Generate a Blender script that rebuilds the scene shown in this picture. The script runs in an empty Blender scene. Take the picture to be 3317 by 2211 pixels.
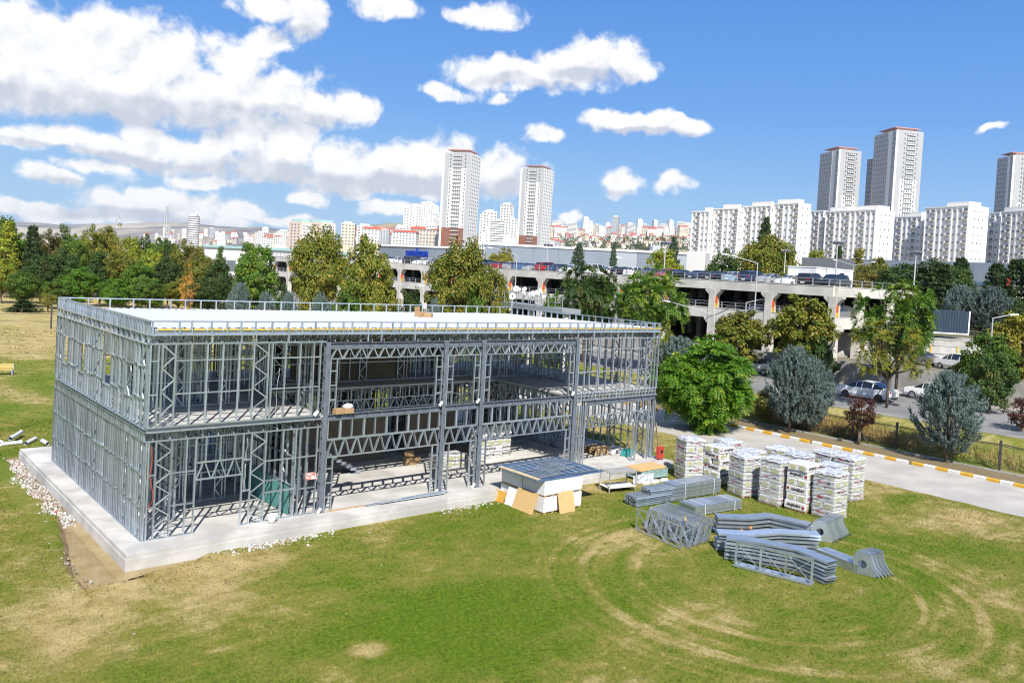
import bpy, math, random
import numpy as np
from mathutils import Vector, Matrix

SC = bpy.context.scene
COL = SC.collection
R = math.radians

# ------------------------------------------------------------------ camera
CAM = np.array([-9.457, -32.333, 10.767])
YAW, PITCH, ROLL, FPX = 0.7479, -0.0304, 0.0582, 2656.3
PPX, PPY = 1817.96, 972.31
_f = np.array([math.sin(YAW) * math.cos(PITCH), math.cos(YAW) * math.cos(PITCH), math.sin(PITCH)])
_r0 = np.array([math.cos(YAW), -math.sin(YAW), 0.0])
_u0 = np.cross(_r0, _f)
_r = math.cos(ROLL) * _r0 + math.sin(ROLL) * _u0
_u = -math.sin(ROLL) * _r0 + math.cos(ROLL) * _u0
cam_data = bpy.data.cameras.new('camera')
cam = bpy.data.objects.new('camera', cam_data)
COL.objects.link(cam)
cam.matrix_world = Matrix((( _r[0], _u[0], -_f[0], CAM[0]), (_r[1], _u[1], -_f[1], CAM[1]),
                           (_r[2], _u[2], -_f[2], CAM[2]), (0, 0, 0, 1)))
cam_data.sensor_width = 36.0
cam_data.lens = FPX / 3317 * 36.0
cam_data.shift_x = (1658.5 - PPX) / 3317
cam_data.shift_y = -(1105.5 - PPY) / 3317
cam_data.clip_start = 0.5
cam_data.clip_end = 30000
SC.camera = cam


def ray(px, py):                       # survey helper: direction through a photo pixel (3317 wide)
    return _f + (px - PPX) / FPX * _r - (py - PPY) / FPX * _u


def spot(px, py, depth):               # the point seen there at that distance
    return CAM + depth * ray(px, py)


def gnd(px, py, z):                    # the point seen there at height z
    d = ray(px, py)
    return CAM + d * ((z - CAM[2]) / d[2])


# ------------------------------------------------------------------ sun and sky
SUN_TRAVEL, SUN_EL = R(31), R(46)      # shadows run 31 degrees from +Y towards +X
sun_dir = Vector((math.sin(SUN_TRAVEL) * math.cos(SUN_EL), math.cos(SUN_TRAVEL) * math.cos(SUN_EL), -math.sin(SUN_EL)))
sl = bpy.data.lights.new('sun', 'SUN')
sl.energy = 5.0
sl.angle = R(0.53)
sl.color = (1.0, 0.955, 0.88)
so = bpy.data.objects.new('sun', sl)
COL.objects.link(so)
so.rotation_euler = sun_dir.to_track_quat('-Z', 'Y').to_euler()
so.location = (-40, -60, 90)

SC.view_settings.view_transform = 'Standard'
SC.view_settings.look = 'None'
SC.view_settings.gamma = 1.0
SC.view_settings.use_curve_mapping = False
SC.view_settings.exposure = 0.42
SC.cycles.max_bounces = 7
SC.cycles.diffuse_bounces = 2
SC.cycles.glossy_bounces = 3
SC.cycles.transmission_bounces = 4
SC.cycles.transparent_max_bounces = 12
SC.cycles.volume_bounces = 0
SC.cycles.caustics_reflective = False
SC.cycles.caustics_refractive = False
SC.cycles.use_denoising = True
SC.cycles.filter_width = 1.1
SC.cycles.sample_clamp_indirect = 8.0


class NT:
    """small node-tree writer: values or sockets as inputs"""
    def __init__(s, tree):
        s.t = tree

    def n(s, kind, ins=None, **props):
        nd = s.t.nodes.new(kind)
        for k, v in props.items():
            setattr(nd, k, v)
        for k, v in (ins or {}).items():
            sk = nd.inputs[k]
            if isinstance(v, bpy.types.NodeSocket):
                s.t.links.new(v, sk)
            else:
                sk.default_value = v
        return nd

    def m(s, op, a, b=None, c=None, clamp=False):
        nd = s.t.nodes.new('ShaderNodeMath')
        nd.operation = op
        nd.use_clamp = clamp
        for i, v in enumerate((a, b, c)):
            if v is None:
                continue
            if isinstance(v, bpy.types.NodeSocket):
                s.t.links.new(v, nd.inputs[i])
            else:
                nd.inputs[i].default_value = v
        return nd.outputs[0]

    def v(s, op, a, b=None):
        nd = s.t.nodes.new('ShaderNodeVectorMath')
        nd.operation = op
        for i, x in enumerate((a, b)):
            if x is None:
                continue
            if isinstance(x, bpy.types.NodeSocket):
                s.t.links.new(x, nd.inputs[i])
            else:
                nd.inputs[i].default_value = x
        return nd.outputs['Value' if op in ('LENGTH', 'DOT_PRODUCT', 'DISTANCE') else 'Vector']

    def noise(s, vec, scale, detail=4, rough=0.55, dist=0.0):
        return s.n('ShaderNodeTexNoise', {'Vector': vec, 'Scale': scale, 'Detail': detail, 'Roughness': rough,
                                          'Distortion': dist}).outputs[0]

    def mapr(s, v, a, b, c=0.0, d=1.0, smooth=True):
        return s.n('ShaderNodeMapRange', {'Value': v, 'From Min': a, 'From Max': b, 'To Min': c, 'To Max': d},
                   interpolation_type='SMOOTHSTEP' if smooth else 'LINEAR').outputs[0]

    def mix(s, f, a, b):
        nd = s.t.nodes.new('ShaderNodeMix')
        nd.data_type = 'RGBA'
        for i, v in ((0, f), (6, a), (7, b)):
            if isinstance(v, bpy.types.NodeSocket):
                s.t.links.new(v, nd.inputs[i])
            else:
                nd.inputs[i].default_value = v if i == 0 or len(v) == 4 else (*v, 1)
        return nd.outputs[2]


W = bpy.data.worlds.new('World')
SC.world = W
W.use_nodes = True
W.node_tree.nodes.clear()
w = NT(W.node_tree)
wout = w.n('ShaderNodeOutputWorld')
sky = w.n('ShaderNodeTexSky', sky_type='NISHITA', sun_disc=False, sun_elevation=SUN_EL,
          sun_rotation=math.atan2(-sun_dir.x, -sun_dir.y), altitude=900, air_density=1.0, dust_density=0.6,
          ozone_density=3.0)
tc = w.n('ShaderNodeTexCoord').outputs['Generated']
sx = w.n('ShaderNodeSeparateXYZ', {0: tc})
az = w.m('ARCTAN2', sx.outputs[0], sx.outputs[1])
el = w.m('ARCSINE', sx.outputs[2])
DEG = 57.29578
P = w.n('ShaderNodeCombineXYZ', {0: w.m('MULTIPLY', az, DEG), 1: w.m('MULTIPLY', el, DEG), 2: 0.0}).outputs[0]


def azel(px, py):
    d = ray(px * 3317 / 2352, py * 3317 / 2352)
    d = d / np.linalg.norm(d)
    return math.degrees(math.atan2(d[0], d[1])), math.degrees(math.asin(d[2]))


# cumulus seen in the view: (x, y, half width, half height) over the 2352-wide photo, all kept as compass angles
PUFFS = [(20, 90, 150, 75), (110, 90, 150, 70), (230, 120, 170, 85), (360, 130, 130, 75), (100, 200, 240, 75), (300, 215, 260, 70), (480, 215, 200, 70), (540, 150, 90, 55), (620, 215, 130, 55),
         (720, 240, 100, 42), (790, 242, 55, 36), (620, 18, 90, 36), (690, 55, 62, 40), (610, 92, 52, 32), (880, 16, 72, 30), (1080, 30, 46, 22), (1125, 38, 52, 30),
         (1110, 170, 80, 34), (1200, 165, 100, 34), (1310, 160, 110, 44), (1385, 130, 78, 44), (1440, 150, 50, 36), (1025, 212, 60, 20), (1140, 228, 30, 12),
         (1400, 278, 66, 22), (1480, 288, 90, 24), (1560, 290, 46, 18), (1255, 306, 32, 20), (1430, 412, 56, 24), (1545, 425, 38, 24), (2250, 294, 32, 9),
         (60, 325, 80, 26), (150, 315, 90, 30), (125, 412, 64, 18), (380, 325, 80, 36), (300, 360, 110, 34), (230, 395, 70, 20), (470, 360, 90, 40), (560, 335, 90, 46), (640, 320, 90, 50), (620, 385, 130, 44), (690, 300, 50, 34),
         (790, 365, 78, 46), (760, 405, 90, 40), (880, 395, 90, 50), (960, 365, 76, 50), (1040, 370, 90, 54), (1000, 420, 130, 40), (1140, 395, 88, 56), (1170, 430, 60, 36), (900, 440, 180, 22), (460, 418, 70, 16),
         (708, 457, 40, 18), (260, 465, 70, 26), (340, 460, 80, 30), (440, 470, 80, 32), (560, 485, 84, 20), (100, 480, 100, 16), (200, 495, 150, 18), (900, 482, 60, 16), (1290, 494, 26, 18), (40, 470, 60, 12), (380, 500, 200, 14), (650, 505, 60, 10)]
BELLY = [(100, 235, 250, 42), (320, 255, 260, 40), (520, 265, 180, 30), (690, 265, 110, 20), (620, 405, 150, 30), (800, 425, 130, 26), (940, 435, 190, 24), (1140, 440, 90, 26), (110, 345, 120, 12),
         (690, 88, 62, 20), (1200, 190, 110, 14), (1360, 175, 90, 18), (320, 498, 160, 14), (400, 385, 170, 18), (1470, 306, 110, 9), (1430, 432, 46, 8), (170, 430, 60, 8)]


def field(lst, pos, grow=1.0):
    acc = None
    for (x, y, hw, hh) in lst:
        a0, e0 = azel(x, y)
        a1, _ = azel(x + hw, y)
        _, e1 = azel(x, y - hh)
        d = w.v('MULTIPLY', w.v('SUBTRACT', pos, (a0, e0, 0)), (1 / (abs(a1 - a0) * grow), 1 / (abs(e1 - e0) * grow), 0))
        k = w.m('SUBTRACT', 1.0, w.v('LENGTH', d))
        acc = k if acc is None else w.m('SMOOTH_MAX', acc, k, 0.12)
    return acc


wob = w.n('ShaderNodeTexNoise', {'Vector': P, 'Scale': 0.22, 'Detail': 4.0}, noise_dimensions='2D').outputs['Color']
PW = w.v('ADD', P, w.v('MULTIPLY', w.v('SUBTRACT', wob, (0.5, 0.5, 0.5)), (3.2, 1.9, 0)))
inview = field(PUFFS, PW, 1.28)
# the same kind of scattered cumulus goes on round the rest of the sky
gen = w.m('MULTIPLY', w.m('SUBTRACT', w.n('ShaderNodeTexNoise', {'Vector': w.v('MULTIPLY', P, (0.045, 0.1, 0)), 'Scale': 1.0, 'Detail': 2.0},
                                          noise_dimensions='2D').outputs[0], 0.56), 5.0)
outside = w.mapr(w.m('ABSOLUTE', w.m('SUBTRACT', w.m('MULTIPLY', az, DEG), 42.0)), 36.0, 44.0)
above = w.mapr(w.m('MULTIPLY', el, DEG), 22.0, 27.0)
fld = w.m('MAXIMUM', inview, w.m('SUBTRACT', gen, w.m('MULTIPLY', w.m('SUBTRACT', 1.0, w.m('MAXIMUM', outside, above)), 9.0)))
lump = lambda p, d: w.n('ShaderNodeTexNoise', {'Vector': p, 'Scale': 0.5, 'Detail': d, 'Roughness': 0.57, 'Distortion': 0.15},
                        noise_dimensions='2D').outputs[0]
n1 = lump(P, 9.0)
n3 = lump(P, 3.0)
n2 = lump(w.v('ADD', P, (-0.4, 0.8, 0.0)), 3.0)
dens = w.m('ADD', fld, w.m('MULTIPLY', w.m('SUBTRACT', n1, 0.5), 1.5))
alpha = w.mapr(dens, -0.07, 0.46)
belly = w.mapr(field(BELLY, PW, 1.4), -0.2, 0.6)
relief = w.m('ADD', w.m('MULTIPLY', w.m('SUBTRACT', n3, n2), 1.7), w.m('MULTIPLY', w.m('SUBTRACT', n1, n3), 1.0))
core = w.mapr(dens, 0.5, 1.4)
shade = w.m('SUBTRACT', w.m('ADD', w.m('MULTIPLY', belly, 0.9), w.m('MULTIPLY', core, 0.12)), relief, clamp=True)
ccol = w.mix(shade, (1.0, 0.995, 0.985), (0.60, 0.635, 0.715))
SKY_STRENGTH = 0.1
# the Nishita sky pulled towards the clear early-autumn blue of the day, paler to the horizon all round
eld = w.m('MULTIPLY', el, DEG)
blue = w.mix(w.mapr(eld, -1, 5, smooth=False), (3.5, 5.1, 6.7), (2.3, 4.15, 6.7))
blue = w.mix(w.mapr(eld, 5, 11, smooth=False), blue, (1.15, 3.0, 6.6))
blue = w.mix(w.mapr(eld, 11, 22, smooth=False), blue, (0.55, 2.05, 6.0))
blue = w.mix(w.mapr(eld, 22, 80, smooth=False), blue, (0.22, 0.95, 3.4))
skyc = w.mix(0.85, sky.outputs[0], blue)
cl = w.v('MULTIPLY', ccol, (8.2, 8.2, 8.2))
tot = w.mix(w.m('MULTIPLY', alpha, 0.96), skyc, cl)
bg = w.n('ShaderNodeBackground', {'Color': tot, 'Strength': SKY_STRENGTH})
W.node_tree.links.new(bg.outputs[0], wout.inputs[0])

# ------------------------------------------------------------------ helpers
class MB:
    """collects faces; build() links ONE mesh object"""
    def __init__(s):
        s.v, s.f, s.mi = [], [], []

    def face(s, pts, mi=0):
        k = len(s.v)
        s.v += [tuple(map(float, p)) for p in pts]
        s.f.append(tuple(range(k, k + len(pts))))
        s.mi.append(mi)

    def box(s, x0, x1, y0, y1, z0, z1, mi=0, M=None, skip=''):
        c = [(x, y, z) for z in (z0, z1) for y in (y0, y1) for x in (x0, x1)]
        if M is not None:
            c = [tuple(M @ Vector(p)) for p in c]
        k = len(s.v)
        s.v += c
        for n, q in (('b', (0, 2, 3, 1)), ('t', (4, 5, 7, 6)), ('f', (0, 1, 5, 4)), ('k', (2, 6, 7, 3)), ('l', (0, 4, 6, 2)), ('r', (1, 3, 7, 5))):
            if n not in skip:
                s.f.append(tuple(k + i for i in q))
                s.mi.append(mi)

    def prism(s, pts, z0, z1, mi=0, M=None, cap=True):
        n = len(pts)
        c = [(x, y, z0) for x, y in pts] + [(x, y, z1) for x, y in pts]
        if M is not None:
            c = [tuple(M @ Vector(p)) for p in c]
        k = len(s.v)
        s.v += c
        for i in range(n):
            j = (i + 1) % n
            s.f.append((k + i, k + j, k + n + j, k + n + i))
            s.mi.append(mi)
        if cap:
            s.f.append(tuple(k + i for i in range(n))[::-1])
            s.f.append(tuple(k + n + i for i in range(n)))
            s.mi += [mi, mi]

    def bar(s, a, b, w, h, up=(0, 0, 1), mi=0):
        a, b = Vector(a), Vector(b)
        M, L = frame(a, b, up)
        s.box(-w / 2, w / 2, -h / 2, h / 2, 0, L, mi, M)

    def tube(s, a, b, r0, r1=None, n=8, mi=0, cap=True):
        r1 = r0 if r1 is None else r1
        M, L = frame(Vector(a), Vector(b), (0.123, 0.3, 0.9))
        k = len(s.v)
        for r, z in ((r0, 0), (r1, L)):
            for i in range(n):
                t = 2 * math.pi * i / n
                s.v.append(tuple(M @ Vector((r * math.cos(t), r * math.sin(t), z))))
        for i in range(n):
            j = (i + 1) % n
            s.f.append((k + i, k + j, k + n + j, k + n + i))
            s.mi.append(mi)
        if cap:
            s.f.append(tuple(k + i for i in range(n))[::-1])
            s.f.append(tuple(k + n + i for i in range(n)))
            s.mi += [mi, mi]

    def path(s, pts, r, n=6, mi=0):
        for a, b in zip(pts, pts[1:]):
            s.tube(a, b, r, r, n, mi)

    def mesh(s, name, mats, smooth=False):
        me = bpy.data.meshes.new(name)
        me.from_pydata(s.v, [], s.f)
        for m in (mats if isinstance(mats, (list, tuple)) else [mats]):
            me.materials.append(m)
        if any(s.mi):
            me.polygons.foreach_set('material_index', s.mi)
        if smooth:
            me.polygons.foreach_set('use_smooth', [True] * len(s.f))
        me.update()
        return me

    def build(s, name, mats, parent=None, smooth=False, **tags):
        return obj(name, s.mesh(name, mats, smooth), parent, **tags)


def frame(a, b, up=(0, 0, 1)):
    """matrix whose Z runs a->b and whose Y leans to 'up'"""
    z = (b - a)
    L = z.length
    z = z / max(L, 1e-9)
    y = Vector(up)
    y = y - z * y.dot(z)
    if y.length < 1e-5:
        y = Vector((0.3, 1, 0.2)) - z * Vector((0.3, 1, 0.2)).dot(z)
    y.normalize()
    x = y.cross(z)
    return Matrix(((x.x, y.x, z.x, a.x), (x.y, y.y, z.y, a.y), (x.z, y.z, z.z, a.z), (0, 0, 0, 1))), L


def obj(name, data, parent=None, M=None, loc=None, rz=0.0, scale=None, label=None, cat=None, group=None, kind=None):
    o = bpy.data.objects.new(name, data)
    COL.objects.link(o)
    if parent is not None:
        o.parent = parent
    if M is not None:
        o.matrix_local = M
    else:
        if loc is not None:
            o.location = loc
        o.rotation_euler = (0, 0, rz)
        if scale is not None:
            o.scale = (scale,) * 3 if not isinstance(scale, (tuple, list)) else scale
    for k, v in (('label', label), ('category', cat), ('group', group), ('kind', kind)):
        if v:
            o[k] = v
    return o


def thing(name, label, cat, loc=(0, 0, 0), rz=0.0, group=None, scale=None):
    return obj(name, None, None, None, loc, rz, scale, label, cat, group)


def dup(root, loc, rz=None, label=None, group=None, scale=None, mats=None):
    kids = {}
    for o in COPY_KIDS.get(root.name) or []:
        kids.setdefault(o.parent.name, []).append(o)

    def rec(o, par):
        c = o.copy()
        COL.objects.link(c)
        if par is not None:
            c.parent = par
        for ch in kids.get(o.name, []):
            rec(ch, c)
        return c
    r = rec(root, None)
    r.location = loc
    if rz is not None:
        r.rotation_euler = (0, 0, rz)
    if scale is not None:
        r.scale = (scale,) * 3 if not isinstance(scale, (tuple, list)) else scale
    if label:
        r['label'] = label
    if group:
        r['group'] = group
    return r


COPY_KIDS = {}


def reg(root):                         # remember a thing's parts so that dup() can copy them
    COPY_KIDS[root.name] = [o for o in root.children_recursive]
    return root


ORD = ['first', 'second', 'third', 'fourth', 'fifth', 'sixth', 'seventh', 'eighth', 'ninth', 'tenth', 'eleventh', 'twelfth',
       'thirteenth', 'fourteenth', 'fifteenth', 'sixteenth', 'seventeenth', 'eighteenth', 'nineteenth', 'twentieth', 'twenty-first',
       'twenty-second', 'twenty-third', 'twenty-fourth', 'twenty-fifth', 'twenty-sixth', 'twenty-seventh', 'twenty-eighth', 'twenty-ninth', 'thirtieth']


# ------------------------------------------------------------------ materials
MATS = {}


def mat(name, col, rough=0.7, metal=0.0, var=0.0, vscale=3.0, bump=0.0, bscale=20.0, spec=None, col2=None, detail=4, coat=0.0, objrand=0.0):
    """Principled with noise between two colours, fine relief, optional per-object variation"""
    if name in MATS:
        return MATS[name]
    m = bpy.data.materials.new(name)
    m.use_nodes = True
    t = NT(m.node_tree)
    b = m.node_tree.nodes['Principled BSDF']
    b.inputs['Roughness'].default_value = rough
    b.inputs['Metallic'].default_value = metal
    if spec is not None:
        b.inputs['Specular IOR Level'].default_value = spec
    if coat:
        b.inputs['Coat Weight'].default_value = coat
        b.inputs['Coat Roughness'].default_value = 0.05
    tcn = t.n('ShaderNodeTexCoord').outputs['Object']
    c2 = col2 or tuple(max(0, c * (1 - var)) for c in col)
    if var or col2:
        f = t.mapr(t.noise(tcn, vscale, detail), 0.35, 0.65)
        out = t.mix(f, col, c2)
    else:
        out = t.mix(0.0, col, col)
    if objrand:
        oi = t.n('ShaderNodeObjectInfo').outputs['Random']
        out = t.n('ShaderNodeHueSaturation', {'Color': out, 'Value': t.m('ADD', 1 - objrand / 2, t.m('MULTIPLY', oi, objrand))}).outputs[0]
    m.node_tree.links.new(out, b.inputs['Base Color'])
    if bump:
        bp = t.n('ShaderNodeBump', {'Height': t.noise(tcn, bscale, 3), 'Strength': bump, 'Distance': 0.02})
        m.node_tree.links.new(bp.outputs[0], b.inputs['Normal'])
    MATS[name] = m
    return m


GALV = mat('galvanised_steel', (0.62, 0.69, 0.76), 0.36, 0.78, 0.14, 3.0, 0.03, 5.0, objrand=0.4)
GALV2 = mat('galvanised_dull', (0.55, 0.62, 0.69), 0.4, 0.75, 0.14, 3.0, 0.03, 6.0, objrand=0.45)
BEAM = mat('painted_beam', (0.19, 0.215, 0.26), 0.45, 0.2, 0.25, 4.0)
CONC = mat('slab_concrete', (0.60, 0.58, 0.54), 0.85, 0, 0.3, 0.55, 0.2, 30.0, detail=10)
CONC_D = mat('deck_concrete', (0.68, 0.645, 0.57), 0.85, 0, 0.24, 0.35, 0.2, 12.0, detail=9)
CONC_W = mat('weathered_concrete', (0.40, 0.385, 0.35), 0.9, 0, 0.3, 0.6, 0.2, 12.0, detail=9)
WHITE = mat('white_paint', (0.80, 0.80, 0.79), 0.6, 0, 0.06, 2.0)
OSB = mat('osb_board', (0.52, 0.33, 0.13), 0.75, 0, 0.0, 26.0, 0.1, 40.0, col2=(0.66, 0.46, 0.21), detail=2)
WOOD = mat('raw_timber', (0.50, 0.34, 0.17), 0.75, 0, 0.3, 6.0)
DARK = mat('dark_rubber', (0.02, 0.02, 0.022), 0.7)
GLASS = mat('dark_glass', (0.02, 0.026, 0.032), 0.08, 0, spec=0.8)

# ------------------------------------------------------------------ ground, lawn, path, road
GZ = -0.45


def ground_z(x):
    if x < 49.2:
        return GZ
    if x < 53.6:
        k = (x - 49.2) / 4.4
        k = k * k * (3 - 2 * k)
        return GZ + 1.64 * k
    if x < 69.75:
        return 1.19
    return 3.5


def lawn_colour(t, pos):
    sp = t.n('ShaderNodeSeparateXYZ', {0: pos})
    X, Y = sp.outputs[0], sp.outputs[1]
    big = t.noise(pos, 0.16, 5, 0.6)
    mid = t.noise(pos, 0.9, 5, 0.62)
    fine = t.noise(pos, 7.0, 3, 0.6)
    mow = t.noise(t.v('MULTIPLY', pos, (0.5, 2.6, 1.0)), 1.0, 5, 0.65)
    dx, dy = t.m('SUBTRACT', X, 18.0), t.m('ADD', Y, 15.5)
    rr = t.m('SQRT', t.m('ADD', t.m('MULTIPLY', dx, dx), t.m('MULTIPLY', dy, dy)))
    rw = t.m('ADD', rr, t.m('MULTIPLY', t.m('SUBTRACT', mid, 0.5), 0.5))
    ang = t.m('ARCTAN2', dy, dx)
    streak = t.n('ShaderNodeTexNoise', {'Vector': t.n('ShaderNodeCombineXYZ', {0: t.m('MULTIPLY', rr, 2.6), 1: t.m('MULTIPLY', ang, 1.3), 2: 0.0}).outputs[0],
                                        'Scale': 1.0, 'Detail': 4.0}).outputs[0]
    inring = t.m('MULTIPLY', t.mapr(rr, 3.6, 4.6), t.mapr(rr, 10.0, 8.3))
    rings = None
    for r0, wd, s in ((7.25, 0.34, 0.30), (5.35, 0.30, 0.28), (8.6, 0.25, 0.12), (6.3, 0.2, 0.1)):
        k = t.m('MULTIPLY', t.mapr(t.m('ABSOLUTE', t.m('SUBTRACT', rw, r0)), wd, wd * 0.3), s)
        rings = k if rings is None else t.m('MAXIMUM', rings, k)

    def blob(cx, cy, rx, ry, s):
        d = t.v('LENGTH', t.v('MULTIPLY', t.v('SUBTRACT', pos, (cx, cy, 0)), (1 / rx, 1 / ry, 0)))
        return t.m('MULTIPLY', t.mapr(d, 1.0, 0.25), s)
    dry = t.m('ADD', t.m('MULTIPLY', t.m('SUBTRACT', big, 0.5), 1.9), t.m('MULTIPLY', t.m('SUBTRACT', mid, 0.5), 1.25))
    dry = t.m('ADD', dry, t.m('MULTIPLY', t.m('SUBTRACT', fine, 0.5), 0.7))
    dry = t.m('ADD', dry, t.m('MULTIPLY', t.m('SUBTRACT', mow, 0.5), 0.6))
    dry = t.m('ADD', dry, t.m('MULTIPLY', inring, t.m('MULTIPLY', t.m('SUBTRACT', streak, 0.42), 1.1)))
    for term in (rings, blob(-1.5, -4.5, 7, 7, 0.5), blob(2.9, -2.6, 3.5, 1.6, 0.4), blob(-4, 8, 4, 8, 0.30), blob(-1, 27, 3, 4, 0.3), blob(2, 40, 3, 9, 0.35), blob(2.96, -11.6, 0.95, 0.75, 0.62),
                 t.m('MULTIPLY', t.mapr(X, 29, 36.5), 0.34), blob(34, -16.5, 5, 2.0, 0.35), blob(22.5, -1.6, 8, 3.2, 0.34), blob(19, -9, 4, 1.6, 0.3),
                 t.m('MULTIPLY', t.mapr(t.m('ADD', Y, t.m('MULTIPLY', t.m('SUBTRACT', t.noise(pos, 0.07, 4), 0.5), 46.0)), 50, 70), 0.7), t.m('MULTIPLY', t.mapr(X, 45.5, 47), -0.22), blob(6.5, -12, 6, 5, -0.4), blob(-2, 30, 6, 12, -0.1),
                 blob(13, -12, 3.5, 3, -0.25), blob(22, -19, 3.5, 3, -0.3), blob(35.5, -12.6, 2.6, 1.2, -0.6), blob(39, -16.5, 2, 1, -0.4)):
        dry = t.m('ADD', dry, term)
    f = t.mapr(dry, -0.44, 0.84)
    green = t.mix(t.mapr(fine, 0.3, 0.7), (0.078, 0.138, 0.008), (0.138, 0.205, 0.017))
    tan = t.mix(t.mapr(mid, 0.3, 0.7), (0.36, 0.275, 0.105), (0.50, 0.40, 0.19))
    olive = t.mix(0.0, (0.215, 0.215, 0.045), (0, 0, 0))
    lo = t.mix(t.mapr(f, 0.0, 0.5, smooth=False), green, olive)
    col = t.mix(t.mapr(f, 0.5, 1.0, smooth=False), lo, tan)
    soil = t.m('MULTIPLY', t.mapr(X, 44.8, 45.2), t.mapr(X, 48.7, 48.3))
    col = t.mix(t.m('MULTIPLY', soil, 0.85), col, (0.235, 0.175, 0.115))
    col = t.mix(t.mapr(sp.outputs[2], GZ - 0.02, GZ - 0.09), col, (0.27, 0.20, 0.12))
    far = t.mapr(X, 69.7, 69.9)
    return t.mix(far, col, (0.22, 0.2, 0.15))


gm = bpy.data.materials.new('lawn_ground')
gm.use_nodes = True
t = NT(gm.node_tree)
b = gm.node_tree.nodes['Principled BSDF']
b.inputs['Roughness'].default_value = 0.95
b.inputs['Specular IOR Level'].default_value = 0.1
gpos = t.n('ShaderNodeNewGeometry').outputs['Position']
gm.node_tree.links.new(lawn_colour(t, gpos), b.inputs['Base Color'])
bp = t.n('ShaderNodeBump', {'Height': t.noise(gpos, 14.0, 6, 0.7), 'Strength': 0.9, 'Distance': 0.08})
gm.node_tree.links.new(bp.outputs[0], b.inputs['Normal'])

POND = [(-0.90, 5.6), (-1.3, 5.3), (-1.6, 4.2), (-1.8, 2.6), (-2.05, 1.2), (-2.25, -0.2), (-2.4, -1.2), (-2.4, -1.9), (-2.1, -2.4), (-1.4, -2.25), (-0.9, -2.0),
        (-0.3, -1.85), (0.5, -1.7), (1.3, -1.52), (1.7, -1.30), (-0.83, -1.30), (-0.83, 5.6)]


def hole(x, y):                        # the dug trench along the slab foot, below the lawn
    d = 0.0
    if -2.7 < x < -0.3 and -2.7 < y < 18.5:
        wdt = 0.62 if y > 6 else (1.55 if y < 0 else 1.55 - 0.93 * y / 6)
        d = min(1, max(0, (x + 0.85 + wdt) / 0.25 + 0.2)) * min(1, max(0, (y + 2.4) / 0.25))
    if -1.2 < x < 1.9 and -2.4 < y < -0.8:
        k = -1.95 + 0.2 * max(0, x)
        d = max(d, min(1, max(0, (y - k) / 0.2 + 0.3)) * min(1, max(0, (2.0 - x) / 0.6)))
    return d


xs = sorted(set([-6000, -3000, -1200, -500, -200, -90, -40, -20, -12, -8] + [round(-5 + 0.25 * i, 3) for i in range(32)] + [4, 6, 10, 20, 30, 37, 40, 45, 47, 48.9] +
                [49.2 + 0.44 * i for i in range(11)] + [54, 60, 69.74, 69.78, 75, 100, 160, 300, 600, 1200, 3000, 6000, 9000]))
ys = sorted(set([-3000, -1200, -400, -150, -60, -30, -20, -10, -6] + [round(-4 + 0.25 * i, 3) for i in range(96)] + [24, 32, 45, 60, 90, 130, 200, 350, 700, 1500, 3000, 6000, 10000]))
gmb = MB()
rg = random.Random(4)
for y in ys:
    for x in xs:
        h = hole(x, y)
        gmb.v.append((x, y, ground_z(x) - 0.2 * h + (rg.uniform(-0.02, 0.02) if 0 < h < 1 else 0)))
nx = len(xs)
for j in range(len(ys) - 1):
    for i in range(nx - 1):
        gmb.f.append((j * nx + i, j * nx + i + 1, (j + 1) * nx + i + 1, (j + 1) * nx + i))
        gmb.mi.append(0)
gmb.build('ground', gm, kind='structure')

# muddy trench floor and the puddle standing in it
MUD = mat('wet_mud', (0.26, 0.19, 0.10), 0.6, 0, 0.35, 1.4, 0.2, 12.0, detail=7)
mb = MB()
mb.face([(-1.55, 3.1, -0.615), (-0.86, 3.1, -0.615), (-0.86, 18.2, -0.615), (-1.5, 18.2, -0.615)])
mb.build('trench_floor', MUD, kind='structure')
wm = bpy.data.materials.new('muddy_water')
wm.use_nodes = True
t = NT(wm.node_tree)
b = wm.node_tree.nodes['Principled BSDF']
pp = t.n('ShaderNodeNewGeometry').outputs['Position']
wm.node_tree.links.new(t.mix(t.mapr(t.noise(pp, 1.3, 5), 0.35, 0.65), (0.30, 0.21, 0.075), (0.38, 0.285, 0.125)), b.inputs['Base Color'])
b.inputs['Roughness'].default_value = 0.03
b.inputs['IOR'].default_value = 1.6
bp = t.n('ShaderNodeBump', {'Height': t.noise(pp, 5.0, 2), 'Strength': 0.04, 'Distance': 0.02})
wm.node_tree.links.new(bp.outputs[0], b.inputs['Normal'])
mb = MB()
mb.face([(x, y, -0.575) for x, y in POND])
mb.build('puddle_water', wm, kind='structure')

PATH = mat('path_concrete', (0.47, 0.44, 0.39), 0.9, 0, 0.2, 0.5, 0.2, 30.0, detail=9)
ASPH = mat('asphalt', (0.25, 0.245, 0.24), 0.9, 0, 0.3, 0.4, 0.25, 40.0, detail=9)
mb = MB()
rp = random.Random(8)
edge = [(37.75 + rp.uniform(-0.12, 0.12) + 0.1 * math.sin(y * 0.4), y) for y in np.arange(-60, 90, 1.0)]
for (x0, y0), (x1, y1) in zip(edge, edge[1:]):
    mb.face([(x0, y0, GZ + 0.006), (44.98, y0, GZ + 0.006), (44.98, y1, GZ + 0.006), (x1, y1, GZ + 0.006)])
mb.build('path', PATH, kind='structure')
mb = MB()
mb.face([(53.9, -200, 1.196), (67.6, -200, 1.196), (67.6, 400, 1.196), (53.9, 400, 1.196)])
mb.build('road', ASPH, kind='structure')
mb = MB()
mb.box(67.6, 69.72, -200, 400, 1.1, 1.32)
mb.build('pavement', CONC_W, kind='structure')
mb = MB()
mb.box(53.62, 53.86, -200, 400, 1.0, 1.29)
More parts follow.
